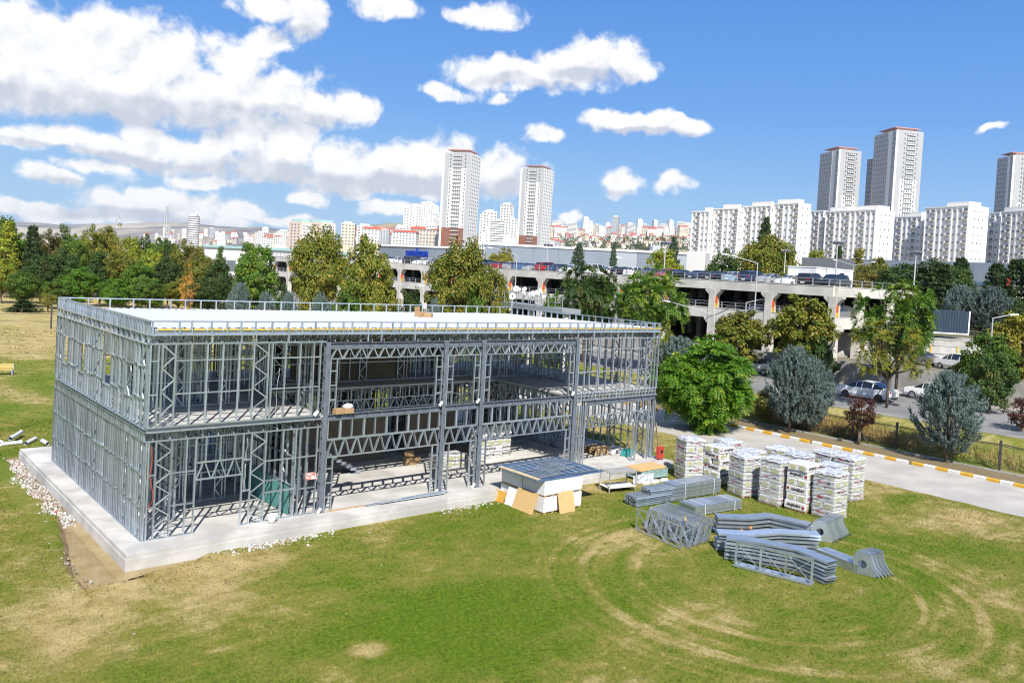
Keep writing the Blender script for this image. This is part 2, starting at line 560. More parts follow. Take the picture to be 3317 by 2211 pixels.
mb.build('road_kerb', CONC_W, kind='structure')
mb = MB()
for y in np.arange(-60, 80, 2.0):
    mb.box(48.45, 48.62, y + 0.03, y + 1.97, GZ - 0.1, GZ + 0.1 + rp.uniform(-0.015, 0.015))
mb.build('verge_kerb', CONC_W, kind='structure')

# yellow and white kerb blocks along the path
KY = mat('yellow_kerb_paint', (0.66, 0.37, 0.03), 0.7, 0, 0.2, 3.0, detail=7)
KW = mat('white_kerb_paint', (0.72, 0.71, 0.68), 0.7, 0, 0.18, 3.0, detail=7)
kroot = obj('painted_kerb', None, kind='structure')
kb = MB()
kb.prism([(0.0, 0), (0.24, 0), (0.24, 0.30), (0.05, 0.30), (0.0, 0.25)], 0, 0.76)
KM = Matrix(((1, 0, 0, 0), (0, 0, 1, 0), (0, 1, 0, 0), (0, 0, 0, 1)))
for i in range(len(kb.v)):
    kb.v[i] = tuple(KM @ Vector(kb.v[i]))
kb.f = [f[::-1] for f in kb.f]
kme = [kb.mesh('kerb_block', KY), kb.mesh('kerb_block', KW)]
y, i = 24.0, 0
while y > -40:
    obj('kerb_block', kme[i % 2], kroot, loc=(45.0 + rp.uniform(-0.015, 0.015), y - 0.76, GZ - 0.1 + rp.uniform(-0.01, 0.01)))
    y -= 0.785
    i += 1
    if i % 9 == 4:
        y -= 0.28

# ------------------------------------------------------------------ the steel framed building
BL, BW = 28.88, 14.77
sb = thing('steel_frame_building', 'two storey galvanised steel frame under construction with white roof panels on concrete slab', 'building')
mb = MB()
mb.box(-0.86, 29.4, -1.27, 18.2, -0.62, -0.16)
mb.box(-0.83, 29.37, -1.24, 18.17, -0.16, 0.0, skip='b')
sl_ob = mb.build('foundation_slab', CONC, sb)

MEM = {}


def section(kind):
    t = 0.004
    if kind == 'stud':                 # C: flanges .05 wide seen from outside, web .1 deep
        w_, d_ = 0.05, 0.1
    elif kind == 'track':
        w_, d_ = 0.045, 0.104
    elif kind == 'web':
        w_, d_ = 0.046, 0.05
    else:
        w_, d_ = 0.04, 0.06
    a, b_ = w_ / 2, d_ / 2
    return [(a, b_), (-a, b_), (-a, -b_), (a, -b_), (a, -b_ + t), (-a + t, -b_ + t), (-a + t, b_ - t), (a, b_ - t)]


def member_mesh(kind, L, m):
    key = (kind, round(L, 2), m.name)
    if key not in MEM:
        q = MB()
        p = section(kind)
        n = len(p)
        q.v = [(x, y, 0) for x, y in p] + [(x, y, L) for x, y in p]
        for i in range(n):
            j = (i + 1) % n
            q.f.append((i, j, n + j, n + i))
        for o_ in (0, n):
            for c in ((0, 1, 6, 7), (1, 2, 5, 6), (2, 3, 4, 5)):
                q.f.append(tuple(o_ + i for i in (c if o_ else c[::-1])))
        q.mi = [0] * len(q.f)
        MEM[key] = q.mesh(kind, m)
    return MEM[key]


STUFF = {}


def mem(kind, name, a, b, face=(0, 1, 0), m=None, stuff=False, par=None):
    m = m or GALV
    M, L = frame(Vector(a), Vector(b), face)
    if stuff:
        q = STUFF.setdefault((name, m.name), MB())
        p = section(kind)
        k, n = len(q.v), len(p)
        pts = [(x, y, z) for z in (0, L) for x, y in ((p[0]), (p[1]), (p[2]), (p[3]))]
        q.v += [tuple(M @ Vector(c)) for c in pts]
        for f in ((0, 1, 5, 4), (1, 2, 6, 5), (2, 3, 7, 6)):
            q.f.append(tuple(k + i for i in f))
            q.mi.append(0)
        return None
    return obj(name, member_mesh(kind, L, m), par or sb, M)


rs = random.Random(11)
FY = (0, 1, 0)
FX = (1, 0, 0)
Z1, ZJ, Z2, ZN1, ZN2, ZT, ZL, ZP = 3.72, 4.06, 4.23, 5.46, 6.72, 7.34, 7.69, 8.2
J = lambda s=0.012: rs.uniform(-s, s)


def zigzag(p, q, z0, z1, step=0.43, face=FY, name='brace', stuff=False):
    n = max(2, int(round((z1 - z0) / step)))
    for i in range(n):
        a, b_ = (p, q) if i % 2 else (q, p)
        mem('web', name, (*a, z0 + (z1 - z0) * i / n), (*b_, z0 + (z1 - z0) * (i + 1) / n), face, stuff=stuff)


def run_nog(xs_, z, y=0.0, name='noggin', stuff=False):
    for a, b_ in zip(xs_, xs_[1:]):
        if b_ - a > 0.12:
            mem('track', name, (a + 0.02, y, z), (b_ - 0.02, y, z), (0, 1, 0), stuff=stuff)


def truss_x(x0, x1, z0, z1, y=0.0, pitch=0.62, double=True, stuff=False, name='web'):
    mem('track', 'chord', (x0, y, z0), (x1, y, z0), FY, stuff=stuff)
    mem('track', 'chord', (x0, y, z1), (x1, y, z1), FY, stuff=stuff)
    n = int(round((x1 - x0) / pitch))
    for i in range(n):
        a = x0 + (x1 - x0) * (i + 0.04) / n
        c = x0 + (x1 - x0) * (i + 0.5) / n
        d = x0 + (x1 - x0) * (i + 0.96) / n
        for yy in ((y - 0.035, y + 0.035) if double else (y,)):
            mem('web', name, (a, yy, z0), (c - 0.03, yy, z1), FY, stuff=stuff)
            mem('web', name, (c + 0.03, yy, z1), (d, yy, z0), FY, stuff=stuff)


# front, left bay
UP = [0.05, 0.33, 0.46, 0.93, 1.5, 2.1, 2.7, 3.33, 3.92, 4.52, 4.68, 5.24, 5.88, 6.48, 6.78]
for x in UP:
    mem('stud', 'stud', (x + J(), 0, Z2), (x, 0, ZT), FY)
for z in (Z2, ZN1, ZN2, ZT):
    if z in (ZN1, ZN2):
        run_nog([0.05, 0.33], z)
        run_nog([0.93, 1.5, 2.1, 2.7, 3.33, 3.92], z)
        run_nog([4.68, 5.24, 5.88, 6.48, 6.78], z)
    else:
        mem('track', 'track', (0, 0, z), (6.9, 0, z), FY)
zigzag((0.46, 0), (0.93, 0), Z2, ZT)
zigzag((3.92, 0), (4.52, 0), Z2, ZT)
LO = [0.04, 0.12, 0.38, 0.94, 1.49, 1.83, 3.66, 3.99, 4.58, 5.31, 5.87, 6.06, 6.36, 6.82]
for x in LO:
    top = Z1 if x != 5.31 else Z1
    mem('stud', 'stud', (x + J(), 0, 0.0), (x, 0, top), FY)
for x in (2.21, 2.76, 3.32):
    mem('stud', 'stud', (x, 0, 2.76), (x, 0, Z1), FY)
truss_x(1.86, 3.63, 2.08, 2.74, double=False, pitch=0.59)
zigzag((0.38, 0), (0.94, 0), 0.02, Z1, 0.42)
zigzag((3.99, 0), (4.58, 0), 0.02, Z1, 0.42)
for z in (1.2, 2.45):
    run_nog([0.12, 0.38], z)
    run_nog([0.94, 1.49, 1.83], z)
    run_nog([3.66, 3.99], z + 0.2)
run_nog([4.58, 5.31], 1.68)
run_nog([4.58, 5.31, 5.87], 1.2)
run_nog([4.58, 5.31, 5.87, 6.06, 6.36, 6.82], 2.5)
run_nog([6.06, 6.36, 6.82], 1.15)
mem('track', 'track', (0, 0, 0.02), (1.83, 0, 0.02), FY)
mem('track', 'track', (3.66, 0, 0.02), (6.95, 0, 0.02), FY)
mem('track', 'track', (0, 0, Z1), (6.95, 0, Z1), FY)
mem('track', 'track', (0, 0, ZJ), (6.95, 0, ZJ), FY)

# front, right bay
UR = [22.1, 22.6, 23.0, 23.61, 23.74, 24.31, 24.9, 25.57, 25.97, 26.38, 27.08, 27.72, 28.22, 28.8]
for x in UR:
    mem('stud', 'stud', (x + J(), 0, 4.3), (x, 0, ZT), FY)
for z in (ZN1, ZN2):
    run_nog([22.1, 22.6, 23.0, 23.61], z)
    run_nog([23.74, 24.31, 24.9, 25.57, 25.97], z)
    run_nog([26.38, 27.08, 27.72], z)
zigzag((25.97, 0), (26.38, 0), 4.3, ZT, 0.4)
zigzag((27.72, 0), (28.22, 0), 4.3, ZT, 0.4)
mem('track', 'track', (22.0, 0, 4.3), (BL, 0, 4.3), FY)
mem('track', 'track', (22.0, 0, ZT), (BL, 0, ZT), FY)
mem('track', 'track', (22.0, 0, 3.9), (BL, 0, 3.9), FY)
for i in range(24):
    x = 22.15 + 0.285 * i
    mem('stud', 'joist_end', (x, 0, 3.9), (x, 0, 4.3), FY)
for x in (22.12, 22.3, 22.5, 22.66, 22.86):
    mem('stud', 'stud', (x, 0, 0), (x, 0, 3.6), FY)
run_nog([22.12, 22.3, 22.5, 22.66, 22.86], 1.9)
x = 23.0
while x < 28.2:
    mem('stud', 'stud', (x, 0, 3.0), (x, 0, 3.58), FY)
    x += 0.47
truss_x(22.95, 28.2, 2.33, 2.98, pitch=0.55)
mem('track', 'chord', (22.95, 0, 3.58), (28.2, 0, 3.58), FY)
for x in (26.95, 27.2, 28.2, 28.32, 28.66, 28.8):
    mem('stud', 'stud', (x, 0, 0), (x, 0, 3.6 if x > 28 else 2.33), FY)
run_nog([28.32, 28.66], 1.2)
run_nog([28.32, 28.66], 2.5)

# middle bays: painted portal with built-up headers
COLS = [7.1, 13.2, 15.46, 21.92]


def ibeam(a, b, w_, h_, up):
    M, L = frame(Vector(a), Vector(b), up)
    q = MB()
    q.box(-w_ / 2, w_ / 2, -h_ / 2, -h_ / 2 + 0.016, 0, L, 0, M)
    q.box(-w_ / 2, w_ / 2, h_ / 2 - 0.016, h_ / 2, 0, L, 0, M)
    q.box(-0.006, 0.006, -h_ / 2 + 0.016, h_ / 2 - 0.016, 0, L, 0, M)
    z = 0.65
    while z < L - 0.3:
        q.box(-w_ / 2 + 0.01, w_ / 2 - 0.01, -h_ / 2 + 0.016, h_ / 2 - 0.016, z, z + 0.012, 0, M)
        z += 0.65 if L > 4 else 1.3
    return q


for x in COLS:
    ibeam((x, 0.0, 0), (x, 0.0, ZT), 0.21, 0.21, FY).build('steel_column', BEAM, sb)
for x in COLS:
    q = MB()
    q.box(x - 0.16, x + 0.16, -0.16, 0.16, 0.001, 0.022)
    q.build('base_plate', BEAM, sb)
for a, b_ in zip(COLS, COLS[1:]):
    for z in (7.21, 4.1):
        ibeam((a + 0.11, 0, z), (b_ - 0.11, 0, z), 0.19, 0.23, (0, 0, 1)).build('steel_beam', BEAM, sb)
ibeam((22.95, 0, 3.74), (BL - 0.1, 0, 3.74), 0.19, 0.23, (0, 0, 1)).build('steel_beam', BEAM, sb)
for a, b_ in ((7.22, 13.08), (13.32, 15.34), (15.58, 21.8)):
    for lo, hi in ((Z2, 6.62), (0.0, 2.36)):
        for x0, x1 in ((a + 0.05, a + 0.36), (b_ - 0.36, b_ - 0.05)):
            mem('stud', 'stud', (x0, 0, lo), (x0, 0, hi), FY)
            mem('stud', 'stud', (x1, 0, lo), (x1, 0, hi), FY)
            z = lo + 0.62
            while z < hi - 0.1:
                mem('track', 'rung', (x0, 0, z), (x1, 0, z), FY)
                z += 0.62
    truss_x(a + 0.03, b_ - 0.03, 6.62, 7.06, pitch=0.6)
    truss_x(a + 0.03, b_ - 0.03, 2.36, 3.1, pitch=0.58)
    mem('track', 'chord', (a + 0.03, 0, 3.14), (b_ - 0.03, 0, 3.14), FY)
    mem('track', 'chord', (a + 0.03, 0, 3.96), (b_ - 0.03, 0, 3.96), FY)
    n = int(round((b_ - a) / 0.58))
    for i in range(n + 1):
        x = a + 0.06 + (b_ - a - 0.12) * i / n
        mem('stud', 'stud', (x, 0, 3.16), (x, 0, 3.94), FY)
        if i % 2:
            mem('stud', 'stud', (x + 0.05, 0.02, 3.16), (x + 0.05, 0.02, 3.94), FY)

# left wall, X = 0
SY = [0.17, 0.45, 0.68, 0.95, 1.21, 1.64, 2.08, 2.36, 2.64, 3.1, 3.57, 4.05, 4.36, 4.66, 4.99, 5.3, 5.69, 6.04, 6.63, 7.0, 7.45, 7.8, 8.21, 8.74, 9.34, 9.7, 10.11, 10.58, 11.07, 11.56, 12.13, 12.57, 13.1, 13.46, 14.1, 14.5, 14.74]
SY = sorted(SY + [round((a_ + b_) / 2, 3) for a_, b_ in zip(SY, SY[1:]) if b_ - a_ > 0.44])
for y in SY:
    mem('stud', 'stud', (0, y, 0.02), (0, y + J(), Z1), FX)
for a, b_ in zip(SY, SY[1:]):
    for z in (1.25 + J(0.05), 2.5 + J(0.05)):
        mem('track', 'noggin', (0, a + 0.02, z), (0, b_ - 0.02, z), FX)
for a, b_ in ((0.2, 0.66), (2.1, 2.6), (6.65, 7.4), (13.5, 14.06)):
    zigzag((0, a), (0, b_), 0.02, Z1, 0.62, FX)
    zigzag((0, a), (0, b_), Z2, ZT, 0.62, FX)
for z in (0.02, Z1, ZJ, Z2 - 0.05, ZT, ZL):
    mem('track', 'track', (0, 0.06, z), (0, BW, z), FX)
WIN = [(1.7, 2.8), (4.85, 5.93), (9.15, 10.12), (12.3, 13.2)]
SU = [0.17, 0.7, 1.2, 1.65, 2.0, 2.4, 2.85, 3.2, 3.7, 4.2, 4.8, 5.2, 5.58, 5.98, 6.6, 7.0, 7.4, 7.85, 8.2, 8.65, 9.1, 9.6, 10.17, 10.6, 11.1, 11.7, 12.25, 12.75, 13.25, 13.5, 14.06, 14.5, 14.74]
for y in SU:
    wn = next((q for q in WIN if q[0] < y < q[1]), None)
    if wn:
        mem('stud', 'stud', (0, y, Z2), (0, y, 5.12), FX)
        for k in (-0.14, 0.0, 0.14):
            mem('stud', 'stud', (0.0, y + k, 6.44), (0.0, y + k, ZT), FX)
    else:
        mem('stud', 'stud', (0, y + J(), Z2), (0, y, ZT), FX)
for a, b_ in WIN:
    for z in (5.12, 6.44):
        mem('track', 'track', (0, a - 0.05, z), (0, b_ + 0.05, z), FX)
for a, b_ in zip(SU, SU[1:]):
    if not any(q[0] - 0.1 < (a + b_) / 2 < q[1] + 0.1 for q in WIN):
        for z in (5.3 + J(0.08), 6.5 + J(0.05)):
            mem('track', 'noggin', (0, a + 0.02, z), (0, b_ - 0.02, z), FX)
y = 0.2
while y < BW:
    mem('stud', 'joist_end', (0, y, Z1), (0, y, ZJ), FX)
    y += 0.29
y, i = 0.12, 0
while y < BW:
    mem('stud', 'parapet_post', (0, y, ZL if i % 2 else ZT), (0, y, ZP), FX)
    if i % 2 == 0 and y + 0.5 < BW:
        mem('web', 'brace', (0.05, y + 0.03, ZT + 0.02), (0.05, y + 0.26 + J(0.05), 7.95), FX)
    y += 0.36 + J(0.05)
    i += 1
# parapets front, back, right
PF = [0.08, 1.03, 1.48, 2.21, 2.81, 3.36, 3.94, 4.62, 5.3, 5.9, 6.5, 7.12, 7.78, 8.21, 8.97, 9.64, 10.23, 10.67, 11.39, 11.97, 12.7, 13.15, 13.82, 14.4, 14.95, 15.64, 16.16, 17.0, 17.63, 18.1, 18.59, 19.33, 19.81,
      20.49, 21.31, 21.91, 22.52, 23.13, 23.77, 24.02, 24.54, 25.13, 25.73, 26.34, 27.1, 27.6, 28.31, 28.78]
for x in PF:
    mem('stud', 'parapet_post', (x, -0.02, ZL), (x, -0.02, ZP), FY)
    if rs.random() < 0.5:
        mem('stud', 'parapet_post', (x + 0.03, -0.01, ZT + 0.02), (x + 0.03, -0.01, ZL), FY)
y = 0.6
while y < BW:
    mem('stud', 'parapet_post', (BL, y, ZT), (BL, y, ZP), FX)
    y += 0.62
x = 0.5
while x < BL:
    mem('stud', 'parapet_post', (x, BW, ZL - 0.1), (x, BW, ZP), FY)
    x += rs.uniform(0.75, 1.15)
for a, b_, f in (((0, -0.02, ZP), (BL, -0.02, ZP), FY), ((0, BW, ZP), (BL, BW, ZP), FY), ((0, 0, ZP), (0, BW, ZP), FX), ((BL, 0, ZP), (BL, BW, ZP), FX),
                 ((0, -0.02, ZL), (BL, -0.02, ZL), FY), ((0, -0.02, ZT + 0.03), (7.0, -0.02, ZT + 0.03), FY), ((BL, 0, ZT), (BL, BW, ZT), FX)):
    mem('track', 'rail', a, b_, f)
q = MB()
q.box(0.03, BL - 0.03, 0.06, 0.075, ZL - 0.02, 7.84)
q.build('eaves_channel', GALV, sb)
q = MB()
for i in range(int(BL / 0.6)):
    x = 0.3 + 0.6 * i
    q.box(x, x + 0.52, 0.0, 0.048, 7.86, 7.925)
q.build('foam_edge', mat('yellow_foam', (0.75, 0.52, 0.10), 0.8, 0, 0.2, 9.0), sb)

# roof panels: ribbed white sandwich sheets, one metre each
q = MB()
prof = [(0.0, 0.0), (0.03, 0.05), (0.09, 0.05), (0.12, 0.0), (0.33, 0.0), (0.36, 0.045), (0.41, 0.045), (0.44, 0.0), (0.66, 0.0), (0.69, 0.045), (0.74, 0.045), (0.77, 0.0), (1.0, 0.0)]
for (xa, za), (xb, zb) in zip(prof, prof[1:]):
    q.face([(xa, 0.05, za), (xb, 0.05, zb), (xb, 14.62, zb - 0.22), (xa, 14.62, za - 0.22)])
q.face([(1, 0.05, -0.06), (0, 0.05, -0.06), (0, 14.62, -0.28), (1, 14.62, -0.28)])
for x in (0, 1):
    q.face([(x, 0.05, -0.06), (x, 0.05, 0), (x, 14.62, -0.22), (x, 14.62, -0.28)])
q.face([(0, 0.05, -0.06), (1, 0.05, -0.06), (1, 0.05, 0), (0, 0.05, 0)])
rpm = q.mesh('roof_panel', mat('roof_sheet', (0.57, 0.59, 0.62), 0.5, 0, 0.03, 0.6, detail=6))
for i in range(28):
    obj('roof_panel', rpm, sb, loc=(0.16 + 1.02 * i, 0, 7.915 + J(0.004)))

# roof and floor trusses along Y
def truss_y(L, h):
    q = MB()
    q.bar((0, 0.1, 0), (0, L, 0), 0.05, 0.04, (0, 0, 1))
    q.bar((0, 0.1, h), (0, L, h), 0.05, 0.04, (0, 0, 1))
    n = int(L / 0.6)
    for i in range(n):
        a = 0.12 + (L - 0.2) * i / n
        p = (L - 0.2) / n
        q.bar((0, a, 0), (0, a + p * 0.5, h), 0.045, 0.03, FX)
        q.bar((0, a + p * 0.5, h), (0, a + p, 0), 0.045, 0.03, FX)
    return q


rtm = truss_y(BW - 0.15, 0.33).mesh('roof_truss', GALV)
for i in range(48):
    obj('roof_truss', rtm, sb, loc=(0.3 + 0.6 * i, 0, ZT + 0.04))
fm1 = truss_y(BW - 0.15, 0.27).mesh('floor_truss', GALV)
fm2 = truss_y(7.6, 0.27).mesh('floor_truss', GALV)
for i in range(48):
    x = 0.3 + 0.6 * i
    if x < 7.0 or x > 22.0:
        obj('floor_truss', fm1, sb, loc=(x, 0, Z1 + 0.04))
    else:
        obj('floor_truss', fm2, sb, loc=(x, 7.0, Z1 + 0.04))
F2 = mat('upper_floor_concrete', (0.56, 0.55, 0.52), 0.8, 0, 0.15, 1.2, detail=7)
q = MB()
q.box(0.06, 7.14, 0.07, BW - 0.06, 4.085, 4.2)
q.box(21.86, BL - 0.06, 0.07, BW - 0.06, 4.085, 4.2)
q.box(7.14, 21.86, 6.9, BW - 0.06, 4.085, 4.2)
q.build('upper_floor', F2, sb)

# headers round the inner void, and back / right walls and partitions (seen dimly through the front: joined)
truss_x(7.2, 21.8, 2.95, 3.5, 6.9, 0.62, False, True, 'inner_framing')
for i in range(25):
    mem('stud', 'inner_framing', (7.3 + 0.6 * i, 6.9, 3.5), (7.3 + 0.6 * i, 6.9, 4.06), FY, stuff=True)
for y in np.arange(0.5, 6.9, 0.5):
    mem('stud', 'inner_framing', (21.9, y, 3.6), (21.9, y, 4.08), FX, stuff=True)
    mem('web', 'inner_framing', (21.9, y, 3.0), (21.9, y + 0.25, 3.6), FX, stuff=True)
    mem('web', 'inner_framing', (21.9, y + 0.25, 3.6), (21.9, y + 0.5, 3.0), FX, stuff=True)
for z in (3.0, 3.6, 4.08):
    mem('track', 'inner_framing', (21.9, 0.3, z), (21.9, 6.9, z), FX, stuff=True)


def stud_wall(p, q_, z0, z1, face, name, stuff, sp=0.6, nogs=2, gaps=()):
    a, b_ = Vector((*p, 0)), Vector((*q_, 0))
    n = int(round((b_ - a).length / sp))
    for i in range(n + 1):
        c = a.lerp(b_, i / n)
        if any(g0 < i / n < g1 for g0, g1 in gaps):
            continue
        mem('stud', name, (c.x, c.y, z0), (c.x, c.y, z1), face, stuff=stuff)
        if i % 4 == 1 and i < n:
            d = a.lerp(b_, (i + 0.7) / n)
            zigzag((c.x, c.y), (d.x, d.y), z0, z1, 0.45, face, name if stuff else 'brace', stuff)
            mem('stud', name, (d.x, d.y, z0), (d.x, d.y, z1), face, stuff=stuff)
    for k in range(nogs + 2):
        z = z0 + (z1 - z0) * k / (nogs + 1)
        mem('track', name if stuff else 'track', (a.x, a.y, z), (b_.x, b_.y, z), face, stuff=stuff)


for z0, z1 in ((0.02, Z1), (Z2, ZT)):
    stud_wall((0.1, BW), (BL, BW), z0, z1, FY, 'back_framing', True)
    stud_wall((BL, 0.3), (BL, BW), z0, z1, FX, 'end_framing', True)
    stud_wall((0.1, 7.3), (6.0, 7.3), z0, z1, FY, 'inner_framing', True)
    stud_wall((7.1, 1.4), (7.1, BW), z0, z1, FX, 'inner_framing', True, gaps=((0.1, 0.3),))
    stud_wall((22.0, 7.6), (28.6, 7.6), z0, z1, FY, 'inner_framing', True, gaps=((0.3, 0.5),))
    stud_wall((8.0, 8.7), (21.5, 8.7), z0, z1, FY, 'inner_framing', True, gaps=((0.45, 0.55), (0.75, 0.85)))
for z0, z1 in ((0.02, Z1), (Z2, ZT)):
    stud_wall((0.1, 4.2), (5.5, 4.2), z0, z1, FY, 'inner_framing', True, 0.45, gaps=((0.55, 0.75),))
    stud_wall((0.1, 11.0), (BL - 0.3, 11.0), z0, z1, FY, 'inner_framing', True, 0.5, gaps=((0.3, 0.34), (0.6, 0.64)))
    stud_wall((3.6, 4.3), (3.6, BW), z0, z1, FX, 'inner_framing', True, 0.5)
    stud_wall((25.4, 4.5), (25.4, BW), z0, z1, FX, 'inner_framing', True, 0.5)
    stud_wall((14.3, 8.8), (14.3, BW), z0, z1, FX, 'inner_framing', True, 0.5)
    stud_wall((18.6, 8.8), (18.6, BW), z0, z1, FX, 'inner_framing', True, 0.5)
stud_wall((5.9, 0.25), (5.9, 7.2), 0.02, Z1, FX, 'inner_framing', True)
stud_wall((1.7, 1.8), (1.7, 7.2), 0.02, Z1, FX, 'inner_framing', True)
TEAL = mat('teal_board', (0.10, 0.30, 0.28), 0.8, 0, 0.08, 2.0)
BEIGE = mat('brown_board', (0.20, 0.155, 0.105), 0.85, 0, 0.12, 2.0)
for i in range(4):
    q = MB()
    q.box(5.80, 5.815, 0.28 + 1.21 * i, 0.28 + 1.21 * i + 1.2, 0.03, 1.23 if i else 1.2)
    q.build('teal_wallboard', TEAL, sb)
for i in range(9):
    q = MB()
    x = 9.6 + 1.215 * i
    q.box(x, x + 1.2, 8.78, 8.795, Z2 + 0.02, 6.9)
    if i < 6:
        q.build('brown_wallboard', BEIGE, sb)
    q = MB()
    if i != 5:
        q.box(x - 1.0, x + 0.2, 7.42, 7.435, 0.03, 2.5)
        q.build('brown_wallboard', BEIGE, sb)
for i in range(16):
    if i in (3, 7, 12):
        continue
    x = 7.6 + 1.215 * i
    q = MB()
    q.box(x, x + 1.2, 11.2, 11.215, 0.03, 3.6)
    q.build('brown_wallboard', BEIGE, sb)
    if i % 4 != 1:
        q = MB()
        q.box(x - 5.6, x - 4.4, 12.0, 12.015, Z2 + 0.02, 6.9)
        q.build('brown_wallboard', BEIGE, sb)
# a run of steps in the hall
q = MB()
for k in range(9):
    q.box(11.9 - 0.28 * (k + 1), 11.9 - 0.28 * k, 5.1, 6.1, 0.02 + 0.17 * k, 0.17 * (k + 1), skip='b')
q.build('stair', GALV2, sb)
for (nm, mn), q in STUFF.items():
    o = q.build(nm, MATS[mn], sb)
    o['kind'] = 'stuff'

# ------------------------------------------------------------------ parking structure on the bank behind the road
XS, YC = 70.0, 11.4
rk = random.Random(21)
ps = thing('parking_structure', 'two level concrete parking deck on haunched pillars behind the trees', 'parking deck', (0, 0, 0))
PIL = [YC + 7.75 * k for k in range(19)]
YEND = PIL[-1] + 3
HA = 0.55


def pillar_mesh(side):
    q = MB()
    q.box(-0.18, 0.75, -0.45, 0.45, 3.5, 10.2)
    for zt in (6.8, 10.2):
        for s in (-1, 1):
            q.prism([(s * 0.45, zt - 0.75), (s * 1.05, zt - 0.2), (s * 1.05, zt - 0.004), (s * 0.45, zt - 0.004)][::s], -0.1, 0.7,
                    M=Matrix(((0, 0, 1, 0), (1, 0, 0, 0), (0, 1, 0, 0), (0, 0, 0, 1))))
    return q.mesh('pillar', CONC_D)


pm = pillar_mesh(1)
SIGN_O = mat('orange_paint', (0.62, 0.10, 0.02), 0.7, 0, 0.1, 3.0)
SIGN_Y = mat('yellow_paint', (0.66, 0.42, 0.03), 0.7, 0, 0.1, 3.0)
for y in PIL:
    obj('pillar', pm, ps, loc=(XS, y, 0))
    q = MB()
    q.box(XS - 0.1, XS + 0.42, y - 0.457, y - 0.45, 8.55, 9.35)
    q.build('bay_marking', SIGN_O, ps)
    q = MB()
    q.box(XS - 0.1, XS + 0.42, y - 0.457, y - 0.45, 7.99, 8.55)
    q.build('bay_marking', SIGN_Y, ps)
for a, b_ in zip(PIL, PIL[1:] + [YEND]):
    for z0, z1 in ((6.8, 7.98), (10.2, 11.24)):
        q = MB()
        q.box(XS - 0.1, XS + 0.25, a + 0.008, b_ - 0.008, z0, z1)
        q.box(XS - 0.14, XS + 0.3, a + 0.008, b_ - 0.008, z1, z1 + 0.07)
        q.build('fascia_beam', CONC_D, ps)
q = MB()
for z0, z1 in ((10.3, 10.92), (6.9, 7.55)):
    q.prism([(XS + 0.3, YC + 0.3), (90, YC + 0.3), (128, 45), (128, YEND), (XS + 0.3, YEND)], z0, z1)
q.build('deck_slab', CONC_D, ps)
q = MB()
q.box(128, 128.4, 45, YEND, 3.4, 11.2)
q.prism([(90, YC + 0.3), (90.4, YC + 0.3), (128.4, 45), (128, 45)], 3.4, 11.2)
q.box(XS + 0.3, 128, YEND, YEND + 0.4, 3.4, 11.2)
q.build('added_rear_wall', CONC_W, ps)  # unseen back walls, added to keep the deck interior dark
q = MB()
for x in (78, 86):
    for y in PIL[1:]:
        q.box(x - 0.35, x + 0.35, y - 0.35, y + 0.35, 3.5, 10.3)
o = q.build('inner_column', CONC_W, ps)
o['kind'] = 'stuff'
# end face, running away along X
for i, x in enumerate((76.2, 83.4, 89.6)):
    q = MB()
    q.box(x - 0.45, x + 0.45, YC - 0.15, YC + 0.7, 3.5, 10.2)
    q.build('pillar', CONC_D, ps)
for x0, x1 in ((70.7, 76.0), (76.0, 83.4), (83.4, 90.0)):
    for z0, z1 in ((6.75, 7.98), (10.2, 11.24)):
        q = MB()
        q.box(x0 + 0.008, x1 - 0.008, YC - 0.1, YC + 0.25, z0, z1)
        q.box(x0 + 0.008, x1 - 0.008, YC - 0.14, YC + 0.3, z1, z1 + 0.07)
        q.build('fascia_beam', CONC_D, ps)
# edge railing
RAILM = mat('grey_rail', (0.42, 0.44, 0.45), 0.5, 0.5)
for lv in (11.31, 8.05):
    for a, b_ in zip(PIL, PIL[1:] + [YEND]):
        q = MB()
        for k in range(4):
            y = a + 0.6 + (b_ - a) * k / 4
            q.box(XS - 0.02, XS + 0.08, y - 0.05, y + 0.05, lv, lv + 0.72)
        for z in (0.36, 0.7):
            q.tube((XS + 0.03, a, lv + z), (XS + 0.03, b_, lv + z), 0.025, n=5)
        q.build('edge_railing', RAILM, ps)
q = MB()
for k in range(8):
    x = XS + 1.2 + 2.4 * k
    q.box(x - 0.05, x + 0.05, YC - 0.02, YC + 0.08, 11.31, 12.0)
for z in (0.36, 0.7):
    q.tube((XS, YC + 0.03, 11.31 + z), (XS + 20, YC + 0.03, 11.31 + z), 0.025, n=5)
q.build('edge_railing', RAILM, ps)

hs = thing('stair_house', 'low white stair house with dark doorway at the corner of the roof deck', 'stair house', (73.8, 13.2, 10.92))
q = MB()
q.box(0, 8.4, 2.6, 6.2, 0, 2.35)
q.build('wall', WHITE, hs)
q = MB()
q.box(-0.06, 8.46, 2.54, 6.26, 2.35, 2.47)
q.build('roof', WHITE, hs)
q = MB()
q.box(5.2, 6.3, 2.57, 2.6, 0.02, 2.0)
q.build('doorway', DARK, hs)

rw = thing('retaining_wall', 'long grey concrete retaining wall beside the road', 'wall')
for i in range(30):
    y0 = -70 + 8 * i
    q = MB()
    q.box(69.72, 70.02, y0 + 0.015, y0 + 7.985, 1.2, 3.62)
    q.build('wall_panel', CONC_W, rw)

# container on its ramp to the right
cn = thing('shipping_container', 'dark blue corrugated container with white corner post standing on concrete ramp', 'container', (89.9, 5.1, 6.75), R(-42))
CNB = mat('container_paint', (0.035, 0.055, 0.09), 0.5, 0, 0.2, 2.0)
q = MB()
L_, W_, H_ = 7.0, 2.4, 2.5


